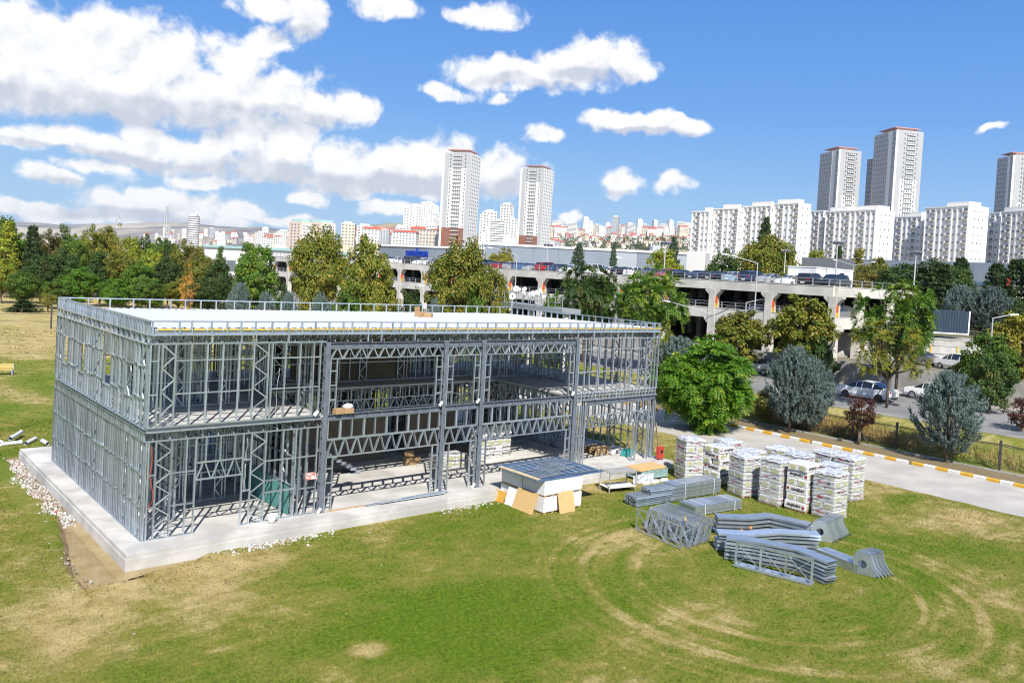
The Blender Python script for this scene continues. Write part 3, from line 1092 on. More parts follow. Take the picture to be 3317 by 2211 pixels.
def corr(p, q2, n, H, mbx):
    p, q2 = np.array(p, float), np.array(q2, float)
    d = (q2 - p) / n
    nrm = np.array([d[1], -d[0]]) / np.linalg.norm(d) * 0.06
    pts = []
    for i in range(n):
        pts += [p + d * i, p + d * (i + 0.3), p + d * (i + 0.5) + nrm, p + d * (i + 0.8) + nrm]
    pts.append(q2)
    for a, b_ in zip(pts, pts[1:]):
        mbx.face([(*a, 0), (*b_, 0), (*b_, H), (*a, H)])


corr((-L_, 0), (0, 0), 22, H_, q)
corr((0, 0), (0, W_), 9, H_, q)
corr((0, W_), (-L_, W_), 22, H_, q)
corr((-L_, W_), (-L_, 0), 9, H_, q)
q.build('side_wall', CNB, cn)
q = MB()
q.box(-L_, 0, 0, W_, H_, H_ + 0.06)
q.build('roof', CNB, cn)
for x, y in ((-0.02, -0.02), (-L_, -0.02)):
    q = MB()
    q.box(x - 0.12, x + 0.04, y - 0.06, y + 0.1, 0, H_ + 0.08)
    q.build('corner_post', WHITE, cn)
q = MB()
q.box(-L_, 0, -0.1, 0.0, -0.14, 0)
q.build('bottom_rail', WHITE, cn)
rm = thing('concrete_ramp', 'pale sloping concrete ramp wall with orange railing posts under the container', 'ramp', (87.2, 6.6, 0), R(-42))
q = MB()
q.prism([(-16, -3.0), (18, -3.0), (18, 4), (-16, 4)], 3.3, 3.7)
for (a, b_) in (((-16, -0.6), (18, -0.6)),):
    q.face([(-16, -2.6, 3.6), (18, -2.6, 3.6), (18, -0.6, 6.0), (-16, -0.6, 6.0)])
    q.face([(-16, -0.6, 6.0), (18, -0.6, 6.0), (18, 4, 6.1), (-16, 4, 6.1)])
q.box(-16, 18, -0.75, -0.5, 5.9, 6.15)
q.build('ramp_slope', CONC_W, rm)
tg = MB()
tg.prism([(-3, 4.0), (60, 4.0), (60, 70), (-3, 70)], 3.3, 6.1, M=Matrix.Translation((87.2, 6.6, 0)) @ Matrix.Rotation(R(-42), 4, 'Z'))
tg.build('terrace_ground', mat('terrace_soil', (0.16, 0.15, 0.07), 0.95, 0, 0.3, 0.4), kind='structure')
for k in range(9):
    q = MB()
    q.box(-9 + 3 * k, -8.86 + 3 * k, -2.9, -2.76, 3.6, 5.4)
    q.build('railing_post', SIGN_Y, rm)
q = MB()
for z in (4.4, 5.3):
    q.box(-9, 15.1, -2.86, -2.8, z, z + 0.06)
q.build('rail', BEAM, rm)

# ------------------------------------------------------------------ cars
WHEEL = MB()
WHEEL.tube((0, -0.1, 0), (0, 0.1, 0), 0.32, n=16)
WH_ME = WHEEL.mesh('wheel', DARK)
RIMQ = MB()
RIMQ.tube((0, -0.105, 0), (0, 0.105, 0), 0.205, n=12)
RIM_ME = RIMQ.mesh('rim', mat('alloy', (0.5, 0.5, 0.52), 0.35, 0.8))
RIM_DK = RIMQ.mesh('rim', mat('dark_alloy', (0.06, 0.06, 0.065), 0.35, 0.8))
LIGHT_R = mat('tail_lamp', (0.45, 0.015, 0.012), 0.2)
LIGHT_W = mat('head_lamp', (0.75, 0.77, 0.8), 0.15)
PLATE = mat('number_plate', (0.75, 0.75, 0.72), 0.5)

SHAPES = {  # x, z low, belt, top, half width, half top
    'sedan': [(-2.28, .45, .78, .84, .70, .58), (-2.16, .30, .92, .99, .83, .68), (-1.68, .24, .97, 1.05, .89, .70), (-0.80, .22, .95, 1.42, .91, .60), (0.05, .22, .93, 1.455, .91, .62),
              (.50, .22, .92, 1.38, .91, .60), (1.28, .22, .91, .99, .90, .72), (2.02, .26, .80, .84, .86, .66), (2.26, .40, .60, .64, .72, .58)],
    'hatchback': [(-1.98, .45, .86, .92, .74, .60), (-1.90, .28, .96, 1.1, .85, .66), (-1.50, .24, .97, 1.42, .88, .60), (-0.70, .22, .95, 1.50, .89, .62), (0.15, .22, .93, 1.50, .89, .62),
                  (.60, .22, .92, 1.40, .89, .60), (1.32, .22, .91, 1.0, .88, .72), (1.88, .26, .80, .85, .84, .66), (2.05, .40, .60, .64, .72, .58)],
    'suv': [(-2.2, .50, .95, 1.0, .82, .68), (-2.14, .36, 1.05, 1.2, .90, .70), (-1.92, .32, 1.08, 1.62, .92, .66), (-0.80, .30, 1.06, 1.70, .93, .68), (0.10, .30, 1.04, 1.69, .93, .68),
            (.55, .30, 1.03, 1.58, .93, .66), (1.20, .30, 1.02, 1.12, .92, .76), (2.02, .34, .95, 1.0, .90, .70), (2.24, .46, .70, .76, .80, .64)]}


def car_meshes(kind):
    st = SHAPES[kind]
    body, glass = MB(), MB()
    rings = []
    for (x, zl, zb, zt, hw, ht) in st:
        rings.append([(x, -hw * 0.9, zl), (x, -hw, zl + 0.22), (x, -hw * 0.97, zb), (x, -ht, zt), (x, 0, zt + 0.025), (x, ht, zt), (x, hw * 0.97, zb), (x, hw, zl + 0.22), (x, hw * 0.9, zl)])
    for i in range(len(st) - 1):
        cab = st[i][3] - st[i][2] > 0.25 or st[i + 1][3] - st[i + 1][2] > 0.25
        slope = abs(st[i + 1][3] - st[i][3]) / (st[i + 1][0] - st[i][0])
        for k in range(8):
            qd = [rings[i][k], rings[i + 1][k], rings[i + 1][k + 1], rings[i][k + 1]]
            isg = cab and ((k in (2, 5)) or (k in (3, 4) and slope > 0.34))
            if isg:
                c = np.mean(np.array(qd), axis=0)
                ins = [tuple(c + (np.array(p) - c) * 0.90 + np.array([0, 0, 0.0])) for p in qd]
                nrm = np.cross(np.array(qd[1]) - qd[0], np.array(qd[2]) - qd[0])
                nrm = nrm / max(np.linalg.norm(nrm), 1e-6)
                if np.dot(nrm, c - np.array([c[0], 0, 0.8])) < 0:
                    nrm = -nrm
                glass.face([tuple(np.array(p) + nrm * 0.008) for p in ins])
            body.face(qd)
    for r_ in (rings[0], rings[-1]):
        body.face(r_)
    body.face([rings[1][0], rings[-2][0], rings[-2][8], rings[1][8]])
    return body, glass, st


CARS = {}
PAINT = {'white': (0.80, 0.80, 0.79), 'black': (0.012, 0.012, 0.014), 'silver': (0.46, 0.47, 0.48), 'grey': (0.14, 0.145, 0.15), 'red': (0.38, 0.015, 0.02), 'dark blue': (0.018, 0.035, 0.085),
         'light blue': (0.30, 0.42, 0.52), 'blue': (0.04, 0.12, 0.30)}


def car(kind, colour, loc, rz, label, group, sc=1.0, dark_rim=False, simple=False):
    key = (kind, colour)
    if key not in CARS:
        bq, gq, st = car_meshes(kind)
        pm_ = mat('paint_' + colour.replace(' ', '_'), PAINT[colour], 0.25, 0.25 if colour == 'silver' else 0.0, coat=0.8)
        tq = MB()
        x0, zb = st[1][0], st[1][2]
        for s in (-1, 1):
            tq.box(x0 - 0.06, x0 + 0.06, s * 0.64 - 0.16, s * 0.64 + 0.16, zb - 0.17, zb + 0.0)
        hq = MB()
        x1 = st[-1][0]
        for s in (-1, 1):
            hq.box(x1 - 0.12, x1 - 0.03, s * 0.56 - 0.17, s * 0.56 + 0.17, st[-1][2] - 0.03, st[-1][2] + 0.1)
        pq = MB()
        pq.box(st[0][0] - 0.015, st[0][0] + 0.02, -0.26, 0.26, 0.55, 0.67)
        CARS[key] = (bq.mesh('body', pm_), gq.mesh('window', GLASS), tq.mesh('taillight', LIGHT_R), hq.mesh('headlight', LIGHT_W), pq.mesh('number_plate', PLATE), st)
    bm, gm_, tm, hm, pm2, st = CARS[key]
    c = thing('parked_car', label, 'car', loc, rz, group, sc)
    obj('body', bm, c)
    obj('window', gm_, c)
    obj('taillight', tm, c)
    if not simple:
        obj('headlight', hm, c)
        obj('number_plate', pm2, c)
    wb = 1.33 if kind != 'hatchback' else 1.22
    for x in (-wb, wb):
        for s in (-1, 1):
            wv = obj('wheel', WH_ME, c, loc=(x, s * (st[3][4] - 0.09), 0.32))
            if not simple:
                obj('rim', RIM_DK if dark_rim else RIM_ME, wv)
    return c


# the row along the edge of the roof deck, nearest corner first
ROW = [('black', 'suv'), ('black', 'suv'), ('white', 'sedan'), ('silver', 'sedan'), ('dark blue', 'suv'), ('light blue', 'hatchback'), ('black', 'sedan'), ('dark blue', 'sedan'), ('black', 'sedan'), ('red', 'hatchback'),
       ('grey', 'sedan'), ('white', 'hatchback'), ('black', 'hatchback'), ('white', 'sedan'), ('white', 'suv'), ('silver', 'sedan'), ('white', 'sedan'), ('dark blue', 'hatchback'), ('red', 'suv'), ('silver', 'sedan'),
       ('blue', 'sedan'), ('silver', 'hatchback'), ('red', 'hatchback'), ('black', 'sedan'), ('black', 'suv'), ('white', 'hatchback'), ('grey', 'sedan'), ('white', 'sedan'), ('white', 'suv'), ('silver', 'sedan'),
       ('white', 'sedan'), ('white', 'hatchback'), ('black', 'suv'), ('white', 'sedan'), ('white', 'sedan'), ('grey', 'hatchback'), ('red', 'sedan'), ('white', 'suv'), ('silver', 'sedan'), ('black', 'sedan'),
       ('white', 'hatchback'), ('red', 'sedan'), ('black', 'sedan'), ('white', 'sedan')]
seen = {}
y = YC + 2.0
for colr, kd in ROW:
    n = seen.get((colr, kd), 0)
    seen[(colr, kd)] = n + 1
    lab = f'{colr} {kd} parked on the roof deck, {ORD[n]} {colr} {kd} from its right corner'
    car(kd, colr, (73.6 + rk.uniform(-0.3, 0.3), y, 10.93), rk.choice([0, 0, math.pi]) + rk.uniform(-0.04, 0.04), lab, 'cars along the roof deck edge', simple=y > 60)
    y += 2.62 if y < 90 else 2.85
# shaded lower level
for i, (colr, kd) in enumerate([('grey', 'suv'), ('silver', 'sedan'), ('white', 'hatchback'), ('grey', 'sedan'), ('silver', 'hatchback'), ('dark blue', 'sedan'), ('white', 'suv'), ('white', 'sedan')]):
    yy = [12.9, 19.6, 22.4, 25.4, 33, 37.5, 53, 101][i]
    car(kd, colr, (73.8, yy, 7.56), rk.choice([0, math.pi]), f'{colr} {kd} in the shaded middle level of the parking deck, {ORD[i]} from right', 'cars on the middle level', simple=True)
# road and bank
car('sedan', 'white', (59.9 + 1.6, 2.65 + 0.2, 1.2), R(93), 'white sedan with dark alloy wheels parked on the road behind the slim tree', 'cars on the road', 1.15, True)
g_ = gnd(2467, 1214, 1.2)
car('suv', 'white', (g_[0] + 0.7, g_[1] + 1.2, 1.2), R(-87), 'white car parked on the road, half hidden behind the twin blue spruce', 'cars on the road', 1.12)
g_ = gnd(2967, 1290, 1.2)
car('sedan', 'white', (g_[0] + 0.9, g_[1] - 1.1, 1.2), R(93), 'white car with its front showing left of the large lone blue spruce', 'cars on the road', 1.12)
g_ = gnd(3060, 1195, 3.5)
car('suv', 'white', (g_[0] + 0.5, g_[1] - 1.0, 3.5), R(75), 'white car on the upper bank in front of the ramp railing', 'cars on the bank', 1.0)
g_ = gnd(2950, 1180, 3.5)
car('sedan', 'grey', (g_[0] + 1.5, g_[1], 3.5), R(80), 'grey sedan on the upper bank behind the slim tree', 'cars on the bank', 1.0)
g_ = gnd(3290, 1245, 2.4)
car('sedan', 'white', (g_[0] + 8, g_[1] + 2, 3.5), R(85), 'white car behind the shrubs at the right edge', 'cars on the bank', 1.0)

# ------------------------------------------------------------------ wire fence along the path
POSTM = mat('fence_post_dark', (0.075, 0.07, 0.065), 0.8, 0, 0.3, 5.0)
fn = thing('wire_fence', 'dark post and wire fence along the grassy bank beside the path', 'fence')
for k in range(16):
    y = -5.86 + 7.02 * (k - 4)
    q = MB()
    q.prism([(-0.07, -0.07), (0.07, -0.07), (0.07, 0.07), (-0.07, 0.07)], GZ - 0.1, GZ + 2.03, M=Matrix.Translation((48.95, y, 0)))
    if k == 4 or k == 12:
        pass
    q.build('post', POSTM, fn)
q = MB()
q.bar((48.95, -2.5, GZ + 1.55), (48.95, -1.2, GZ), 0.1, 0.1)
q.bar((48.95, -2.5, GZ + 1.55), (48.95, -3.8, GZ), 0.1, 0.1)
q.prism([(-0.07, -0.07), (0.07, -0.07), (0.07, 0.07), (-0.07, 0.07)], GZ - 0.1, GZ + 2.0, M=Matrix.Translation((48.95, -2.5, 0)))
q.build('braced_post', POSTM, fn)
for z, r_ in ((1.78, 0.035), (1.68, 0.02), (1.2, 0.008), (0.8, 0.008), (0.4, 0.008)):
    q = MB()
    pts = []
    for k in range(65):
        y = -34 + 84 * k / 64
        ph = ((y + 5.86) / 7.02) % 1.0
        pts.append((48.93, y, GZ + z - 0.10 * 4 * ph * (1 - ph) * (r_ > 0.015)))
    q.path(pts, r_, 4)
    q.build('wire', POSTM, fn)
mesh_m = bpy.data.materials.new('chain_link')
mesh_m.use_nodes = True
t = NT(mesh_m.node_tree)
b = mesh_m.node_tree.nodes['Principled BSDF']
b.inputs['Base Color'].default_value = (0.12, 0.12, 0.11, 1)
b.inputs['Roughness'].default_value = 0.6
# open diamonds woven from real strands, one strip per post gap
for k in range(8):
    q = MB()
    y0 = -5.86 + 7.02 * (k - 3) + 0.08
    n = 44
    for i in range(-12, n):
        for s in (1, -1):
            a0 = y0 + i * 0.155
            p, p2 = (a0, 0.1), (a0 + 1.6, 1.7)
            if s < 0:
                p, p2 = (a0, 1.7), (a0 + 1.6, 0.1)
            lo, hi = y0, y0 + 6.86
            if p2[0] < lo or p[0] > hi:
                continue
            def cut(yv):
                k_ = (yv - p[0]) / 1.6
                return (yv, p[1] + (p2[1] - p[1]) * k_)
            pa = cut(lo) if p[0] < lo else p
            pb = cut(hi) if p2[0] > hi else p2
            q.bar((48.95, pa[0], GZ + pa[1]), (48.95, pb[0], GZ + pb[1]), 0.006, 0.006, FX)
    q.build('chain_link', mesh_m, fn)

# ------------------------------------------------------------------ lamps
LAMP = mat('lamp_grey', (0.52, 0.54, 0.55), 0.5, 0.3)


def street_lamp(x, y, z, h, arm, az_, label, r0=0.09, double=False, flood=False):
    s = thing('street_lamp', label, 'street lamp', (x, y, z), 0, 'street lamps and floodlight masts')
    q = MB()
    q.tube((0, 0, 0), (0, 0, h), r0, r0 * 0.6, 8)
    q.build('pole', LAMP, s)
    d = Vector((math.sin(az_), math.cos(az_), 0))
    if flood:
        for k in (-1, 0, 1):
            q = MB()
            sd = Vector((d.y, -d.x, 0)) * 0.5 * k
            q.bar(sd + Vector((0, 0, h)), sd + d * 0.35 + Vector((0, 0, h + 0.25)), 0.4, 0.18)
            q.build('floodlight', BEAM, s)
        return s
    for sg in ((1, -1) if double else (1,)):
        q = MB()
        q.tube((0, 0, h - 0.05), d * arm * sg + Vector((0, 0, h + arm * 0.22)), r0 * 0.5, r0 * 0.45, 6)
        q.build('arm', LAMP, s)
        q = MB()
        a = d * (arm - 0.05) * sg + Vector((0, 0, h + arm * 0.22))
        e = d * (arm + 0.75) * sg + Vector((0, 0, h + arm * 0.22 + 0.1))
        q.bar(a, e, 0.32, 0.14)
        q.build('lantern', mat('lantern_white', (0.72, 0.72, 0.70), 0.35), s)
    return s


def lamp_at(px, py, X, h_top_py, label, **k):
    d = ray(px, py)
    tt = (X - CAM[0]) / d[0]
    p = CAM + d * tt
    d2 = ray(px, h_top_py)
    top = CAM + d2 * ((X - CAM[0]) / d2[0])
    return street_lamp(p[0], p[1], p[2], top[2] - p[2], label=label, **k)


lamp_at(2440, 1070, 67.5, 850, 'tall grey street lamp with one arm in front of the parking deck', arm=3.2, az_=R(-30))
lamp_at(2310, 1100, 58.0, 1018, 'street lamp with long arm reaching left over the round green shrub', arm=4.6, az_=R(-35))
lamp_at(2412, 1060, 69.0, 978, 'short street lamp in front of the middle bay of the parking deck', arm=1.6, az_=R(120))
lamp_at(3205, 1180, 72.0, 1028, 'street lamp beside the shipping container', arm=1.6, az_=R(130))
lamp_at(2705, 910, 75, 790, 'thin floodlight mast beside the white stair house', arm=1, az_=R(200), flood=True)
lamp_at(2960, 930, 92, 822, 'slim mast standing right of the stair house', arm=1, az_=R(200), flood=True)
lamp_at(2540, 885, 112, 815, 'mast behind the deck beside the big maple', arm=1, az_=R(220), flood=True)
lamp_at(2765, 880, 130, 858, 'twin arm street lamp behind the stair house', arm=3.0, az_=R(140), double=True)
lamp_at(1010, 1000, 60, 912, 'street lamp behind the roof near the poplar', arm=3.2, az_=R(-40))
lamp_at(1436, 1000, 60, 945, 'street lamp behind the roof beside the dense plane tree', arm=3.2, az_=R(-40))
lamp_at(1668, 945, 62, 825, 'street lamp with arm to the left before the red cars', arm=3.4, az_=R(-40))
lamp_at(1770, 888, 74, 796, 'floodlight mast on the deck before the grey factory', arm=1, az_=R(210), flood=True)
lamp_at(1566, 870, 100, 796, 'floodlight mast left of the factory corner', arm=1, az_=R(210), flood=True)
lamp_at(2150, 888, 74, 790, 'floodlight mast on the deck beside the yellow tree', arm=1, az_=R(210), flood=True)
lamp_at(2045, 880, 76, 845, 'small lamp on the deck before the white gatehouse', arm=1.5, az_=R(-50))

# ------------------------------------------------------------------ hills and the city behind
DK = 3317 / 2352


def dsp(x, y, depth):                  # survey point from the 2352-wide photo grid
    return spot(x * DK, y * DK, depth)


HILLM = mat('dry_hill_painted_shadow', (0.50, 0.42, 0.31), 0.95, 0, 0, 0.0016, col2=(0.12, 0.125, 0.12), detail=4)  # dark noise patches paint cloud shadows into the dry hill colour
HILLN = mat('near_hill', (0.36, 0.31, 0.20), 0.95, 0, 0, 0.02, col2=(0.20, 0.19, 0.12), detail=9)
rh = random.Random(5)


def hill(pts, D, D0, m, z0=3.0, rows=14, rough=0.02):
    q = MB()
    xs_ = np.linspace(pts[0][0], pts[-1][0], 90)
    ys_ = np.interp(xs_, [p[0] for p in pts], [p[1] for p in pts])
    ph = [rh.uniform(0, 6) for _ in range(8)]
    for r_ in range(rows + 6):
        k = min(r_ / rows, 1.0)
        for i, (x, y) in enumerate(zip(xs_, ys_)):
            top = dsp(x, y, D)
            back = max(0, r_ - rows)
            dist = D0 + (D - D0) * k + back * (D - D0) * 0.12
            d = ray(x * DK, y * DK)
            p = CAM + d * dist
            wav = sum(math.sin(x * (0.012 + 0.021 * n) + ph[n] + r_ * 0.55) for n in range(8)) / 8
            prof_ = k ** 1.5
            z = z0 + (top[2] - z0) * prof_ * (1 + rough * 6 * wav * (1 - k) * k * 3) - back * top[2] * 0.12
            q.v.append((p[0], p[1], max(z, z0 - 2)))
    n = len(xs_)
    for r_ in range(rows + 5):
        for i in range(n - 1):
            q.f.append((r_ * n + i, r_ * n + i + 1, (r_ + 1) * n + i + 1, (r_ + 1) * n + i))
            q.mi.append(0)
    return q.build('hill', m, None, True, kind='structure')


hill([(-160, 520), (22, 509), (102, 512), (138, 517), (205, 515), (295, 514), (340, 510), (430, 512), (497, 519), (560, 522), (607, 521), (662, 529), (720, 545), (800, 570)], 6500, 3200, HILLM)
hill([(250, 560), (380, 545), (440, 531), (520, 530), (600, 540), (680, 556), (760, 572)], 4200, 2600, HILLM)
hill([(740, 566), (787, 547), (819, 527), (851, 517), (893, 512), (929, 513), (961, 527), (1013, 540), (1100, 556), (1200, 575)], 1500, 1000, HILLN)
hill([(960, 570), (1060, 540), (1160, 536), (1280, 538), (1400, 541), (1500, 541), (1600, 544), (1750, 560), (1900, 580)], 2100, 1300, HILLN)

# ---- buildings
PALE = mat('pale_render', (0.74, 0.72, 0.68), 0.8, 0, 0.08, 0.05)
PALE2 = mat('white_render', (0.82, 0.795, 0.745), 0.8, 0, 0.05, 0.05)
PINK = mat('peach_render', (0.70, 0.57, 0.47), 0.8, 0, 0.06, 0.05)
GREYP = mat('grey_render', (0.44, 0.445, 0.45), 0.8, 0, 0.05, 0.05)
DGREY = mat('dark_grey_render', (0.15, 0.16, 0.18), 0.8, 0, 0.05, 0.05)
BROWN = mat('brown_render', (0.27, 0.105, 0.065), 0.8, 0, 0.08, 0.05)
REDR = mat('red_roof', (0.50, 0.12, 0.08), 0.8, 0, 0.15, 0.2)
REDF = mat('red_steel', (0.58, 0.27, 0.25), 0.6)
BEIGEB = mat('balcony_beige', (0.48, 0.42, 0.35), 0.8)
WGLASS = mat('window_glass', (0.16, 0.19, 0.215), 0.15, 0.0, spec=0.9, objrand=0.6)
WGLASS_L = mat('pale_window_glass', (0.32, 0.38, 0.40), 0.12, 0, spec=0.9)
TEALR = mat('teal_roof', (0.38, 0.58, 0.56), 0.6)


def u_az(a):
    return np.array([math.sin(a), math.cos(a)])


def site(pxS, pyTop, depth, pxL, pxR, alpha, base=3.5):
    """corner position, rotation and face widths of a block whose left face A and right face B show"""
    c = dsp(pxS, pyTop, depth)
    d = ray(pxS * DK, pyTop * DK)
    v = math.atan2(d[0], d[1])
    mpp = depth / FPX * DK
    NA = v + math.pi + alpha
    wA = max(0.5, (pxS - pxL) * mpp / max(math.cos(alpha), 0.1))
    wB = max(0.5, (pxR - pxS) * mpp / max(math.sin(alpha), 0.1))
    return (c[0], c[1], base), math.pi - NA, wA, wB, c[2] - base


def wins_A(q, x0, x1, z0, z1, nc, nr, fw_=0.5, fh=0.5, y=-0.08, mi=0, t=0.1, skip=None):
    for i in range(nc):
        for j in range(nr):
            if skip and skip(i, j):
                continue
            cx, cz = x0 + (x1 - x0) * (i + 0.5) / nc, z0 + (z1 - z0) * (j + 0.5) / nr
            a, b_ = (x1 - x0) / nc * fw_ / 2, (z1 - z0) / nr * fh / 2
            q.box(cx - a, cx + a, y, y + t, cz - b_, cz + b_, mi, skip='k')


def wins_B(q, y0, y1, z0, z1, nc, nr, fw_=0.5, fh=0.5, x=0.0, mi=0, t=0.1):
    for i in range(nc):
        for j in range(nr):
            cy, cz = y0 + (y1 - y0) * (i + 0.5) / nc, z0 + (z1 - z0) * (j + 0.5) / nr
            a, b_ = (y1 - y0) / nc * fw_ / 2, (z1 - z0) / nr * fh / 2
            q.box(x - 0.02, x + t, cy - a, cy + a, cz - b_, cz + b_, mi, skip='l')


def tower(label, pxL, pxS, pxR, top, depth, alpha, lit='A', floors=33, brown=True, sunny=True):
    loc, rz, wA, wB, H = site(pxS, top, depth, pxL, pxR, alpha)
    r_ = thing('tower_block', label, 'tower', loc, rz, 'tall towers with red roof frames')
    fl = H / floors
    q = MB()
    q.box(-wA, 0, 0, wB, 0, H)
    q.build('wall', PALE2, r_)
    q, d = MB(), MB()
    wf = wA if lit == 'A' else wB

    def pan(mb_, a, b_, z0, z1, pr=0.35):      # a panel on the show face, a,b in 0..1 from left
        if lit == 'A':
            mb_.box(-wA + a * wA, -wA + b_ * wA, -pr, 0.02, z0, z1)
        else:
            mb_.box(-0.02, pr, a * wB, b_ * wB, z0, z1)
    pan(q, 0.08, 0.24, fl * (13 if brown else 0), H - 0.2, 0.3)
    pan(q, 0.86, 0.998, 0, H - 0.2, 0.3)
    pan(q, 0.24, 0.86, H - (4 if lit == 'A' else 10) * fl, H - 0.2, 0.25)
    q.build('grey_panel', GREYP, r_)
    if brown:
        pan(d, 0.24, 0.86, 0, 13 * fl, 0.28)
        pan(d, 0.08, 0.24, 0, 13 * fl, 0.34)
        d.build('brown_panel', BROWN, r_)
    q2 = MB()
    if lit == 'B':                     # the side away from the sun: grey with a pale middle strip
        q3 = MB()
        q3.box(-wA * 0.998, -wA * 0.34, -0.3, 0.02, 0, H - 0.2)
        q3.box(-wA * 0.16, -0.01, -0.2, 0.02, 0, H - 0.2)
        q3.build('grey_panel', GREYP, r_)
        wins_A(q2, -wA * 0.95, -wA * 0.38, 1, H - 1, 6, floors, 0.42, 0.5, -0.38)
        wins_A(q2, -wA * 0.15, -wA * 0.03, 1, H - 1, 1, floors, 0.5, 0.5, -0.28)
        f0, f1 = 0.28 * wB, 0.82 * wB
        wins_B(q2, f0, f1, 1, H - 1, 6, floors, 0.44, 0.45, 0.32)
    else:
        f0, f1 = -wA * 0.75, -wA * 0.15
        for (a, b_, n) in ((f0, f0 + 2.2, 1), (f1 - 2.2, f1, 1)):
            wins_A(q2, a, b_, 1, H - 1, n, floors, 0.5, 0.5, -0.4)
        wins_A(q2, f0 + wA * 0.15, f1 - wA * 0.15, 1, H - 1, 4, floors, 0.42, 0.5, -0.4)
        wins_B(q2, 1, wB - 1, 1, H - 1, 5, floors, 0.3, 0.4)
    o_ = q2.build('glazing', WGLASS, r_)
    o_['kind'] = 'stuff'
    q4 = MB()
    for j in range(floors - 1):        # balcony slabs down the middle of the show face
        z = 0.2 + fl * (j + 1)
        if lit == 'A':
            q4.box(-wA * 0.61, -wA * 0.31, -1.3, -0.41, z, z + 0.9 * 0.5)
        else:
            q4.box(0.44, 1.3, wB * 0.4, wB * 0.72, z, z + 0.45)
    o_ = q4.build('balcony', PALE2, r_)
    o_['kind'] = 'stuff'
    q = MB()
    q.box(-wA * 0.72, -wA * 0.2, wB * 0.2, wB * 0.8, H, H + 2.6)
    q.build('crown', PALE2, r_)
    q = MB()
    q.box(-wA * 0.86, -wA * 0.08, wB * 0.02, wB * 0.95, H + 2.6, H + 3.2)
    q.build('roof_frame', REDF, r_)
    return r_


tower('white and grey tower with brown lower floors, taller of the left pair', 1018, 1083, 1106, 351, 800, R(22), 'A', 33)
tower('white and grey tower with brown lower floors, shorter of the left pair', 1196, 1251, 1273, 386, 950, R(22), 'A', 33)
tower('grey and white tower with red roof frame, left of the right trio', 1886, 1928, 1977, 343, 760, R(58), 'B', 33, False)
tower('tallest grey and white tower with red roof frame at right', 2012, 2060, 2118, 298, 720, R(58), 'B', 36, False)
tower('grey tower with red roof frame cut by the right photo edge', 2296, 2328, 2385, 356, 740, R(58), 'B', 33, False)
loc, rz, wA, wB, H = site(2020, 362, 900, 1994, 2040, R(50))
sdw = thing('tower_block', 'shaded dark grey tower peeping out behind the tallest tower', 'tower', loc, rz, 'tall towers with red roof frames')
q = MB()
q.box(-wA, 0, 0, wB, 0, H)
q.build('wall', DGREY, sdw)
q = MB()
wins_A(q, -wA + 1, -1, 1, H - 1, 6, 30, 0.45, 0.5)
q.build('glazing', WGLASS, sdw)['kind'] = 'stuff'

# white slab blocks on the right, windows built one by one
WQ = MB()
WQ.box(-0.75, 0.75, -0.10, 0.05, -0.75, 0.75, 0)
WQ.box(-0.62, -0.05, -0.13, -0.10, -0.62, 0.62, 1)
WQ.box(0.05, 0.62, -0.13, -0.10, -0.62, 0.62, 1)
W_ME = WQ.mesh('window', [PALE2, WGLASS])
BQ = MB()
BQ.box(-1.5, 1.5, -1.15, 0.0, -0.5, 0.5, 0)
BQ.box(-1.3, 1.3, -0.06, 0.0, 0.5, 1.9, 1)
B_ME = BQ.mesh('balcony', [BEIGEB, WGLASS])
SQ = MB()
SQ.box(-0.45, 0.45, -0.08, 0.05, -0.6, 0.6, 0)
S_ME = SQ.mesh('window', [WGLASS])


def slab_block(label, pxL, pxS, pxR, top, depth, alpha=R(38), floors=13, crowns=(), endwin=2, wall=PALE2):
    loc, rz, wA, wB, H = site(pxS, top, depth, pxL, pxR, alpha)
    r_ = thing('apartment_block', label, 'apartment block', loc, rz, 'white apartment blocks before the right towers')
    q = MB()
    q.box(-wA, 0, 0, wB, 0, H)
    q.build('wall', wall, r_)
    n = max(1, int(round(wA / 4.1)))
    fl = H / floors
    q = MB()
    for i in range(n + 1):             # ribs between the window bays
        x = -wA + wA * i / n
        q.box(max(-wA, x - 0.5), min(-0.01, x + 0.5), -0.55, -0.005, 0, H)
    q.build('facade_rib', wall, r_)
    for i in range(n):
        x = -wA + wA * (i + 0.5) / n
        for j in range(3, floors):
            z = fl * (j + 0.5)
            obj('balcony' if i % 3 == 1 else 'window', B_ME if i % 3 == 1 else W_ME, r_, loc=(x, 0, z if i % 3 != 1 else z - 0.6))
    rzB = Matrix.Rotation(math.pi / 2, 4, 'Z')
    for i in range(endwin):
        y = wB * (0.30 + 0.4 * i / max(1, endwin - 1)) if endwin > 1 else wB * 0.5
        for j in range(3, floors):
            obj('window', S_ME, r_, M=Matrix.Translation((0.0, y, fl * (j + 0.5))) @ rzB)
    q = MB()
    q.box(-wA - 0.1, 0.1, -0.65, wB + 0.1, H, H + 0.9)
    q.build('parapet', wall, r_)
    for a, b_ in crowns:
        q = MB()
        q.box(-wA * (1 - a), -wA * (1 - b_), wB * 0.1, wB * 0.7, H + 0.9, H + 3.6)
        q.build('roof_house', wall, r_)
    return r_


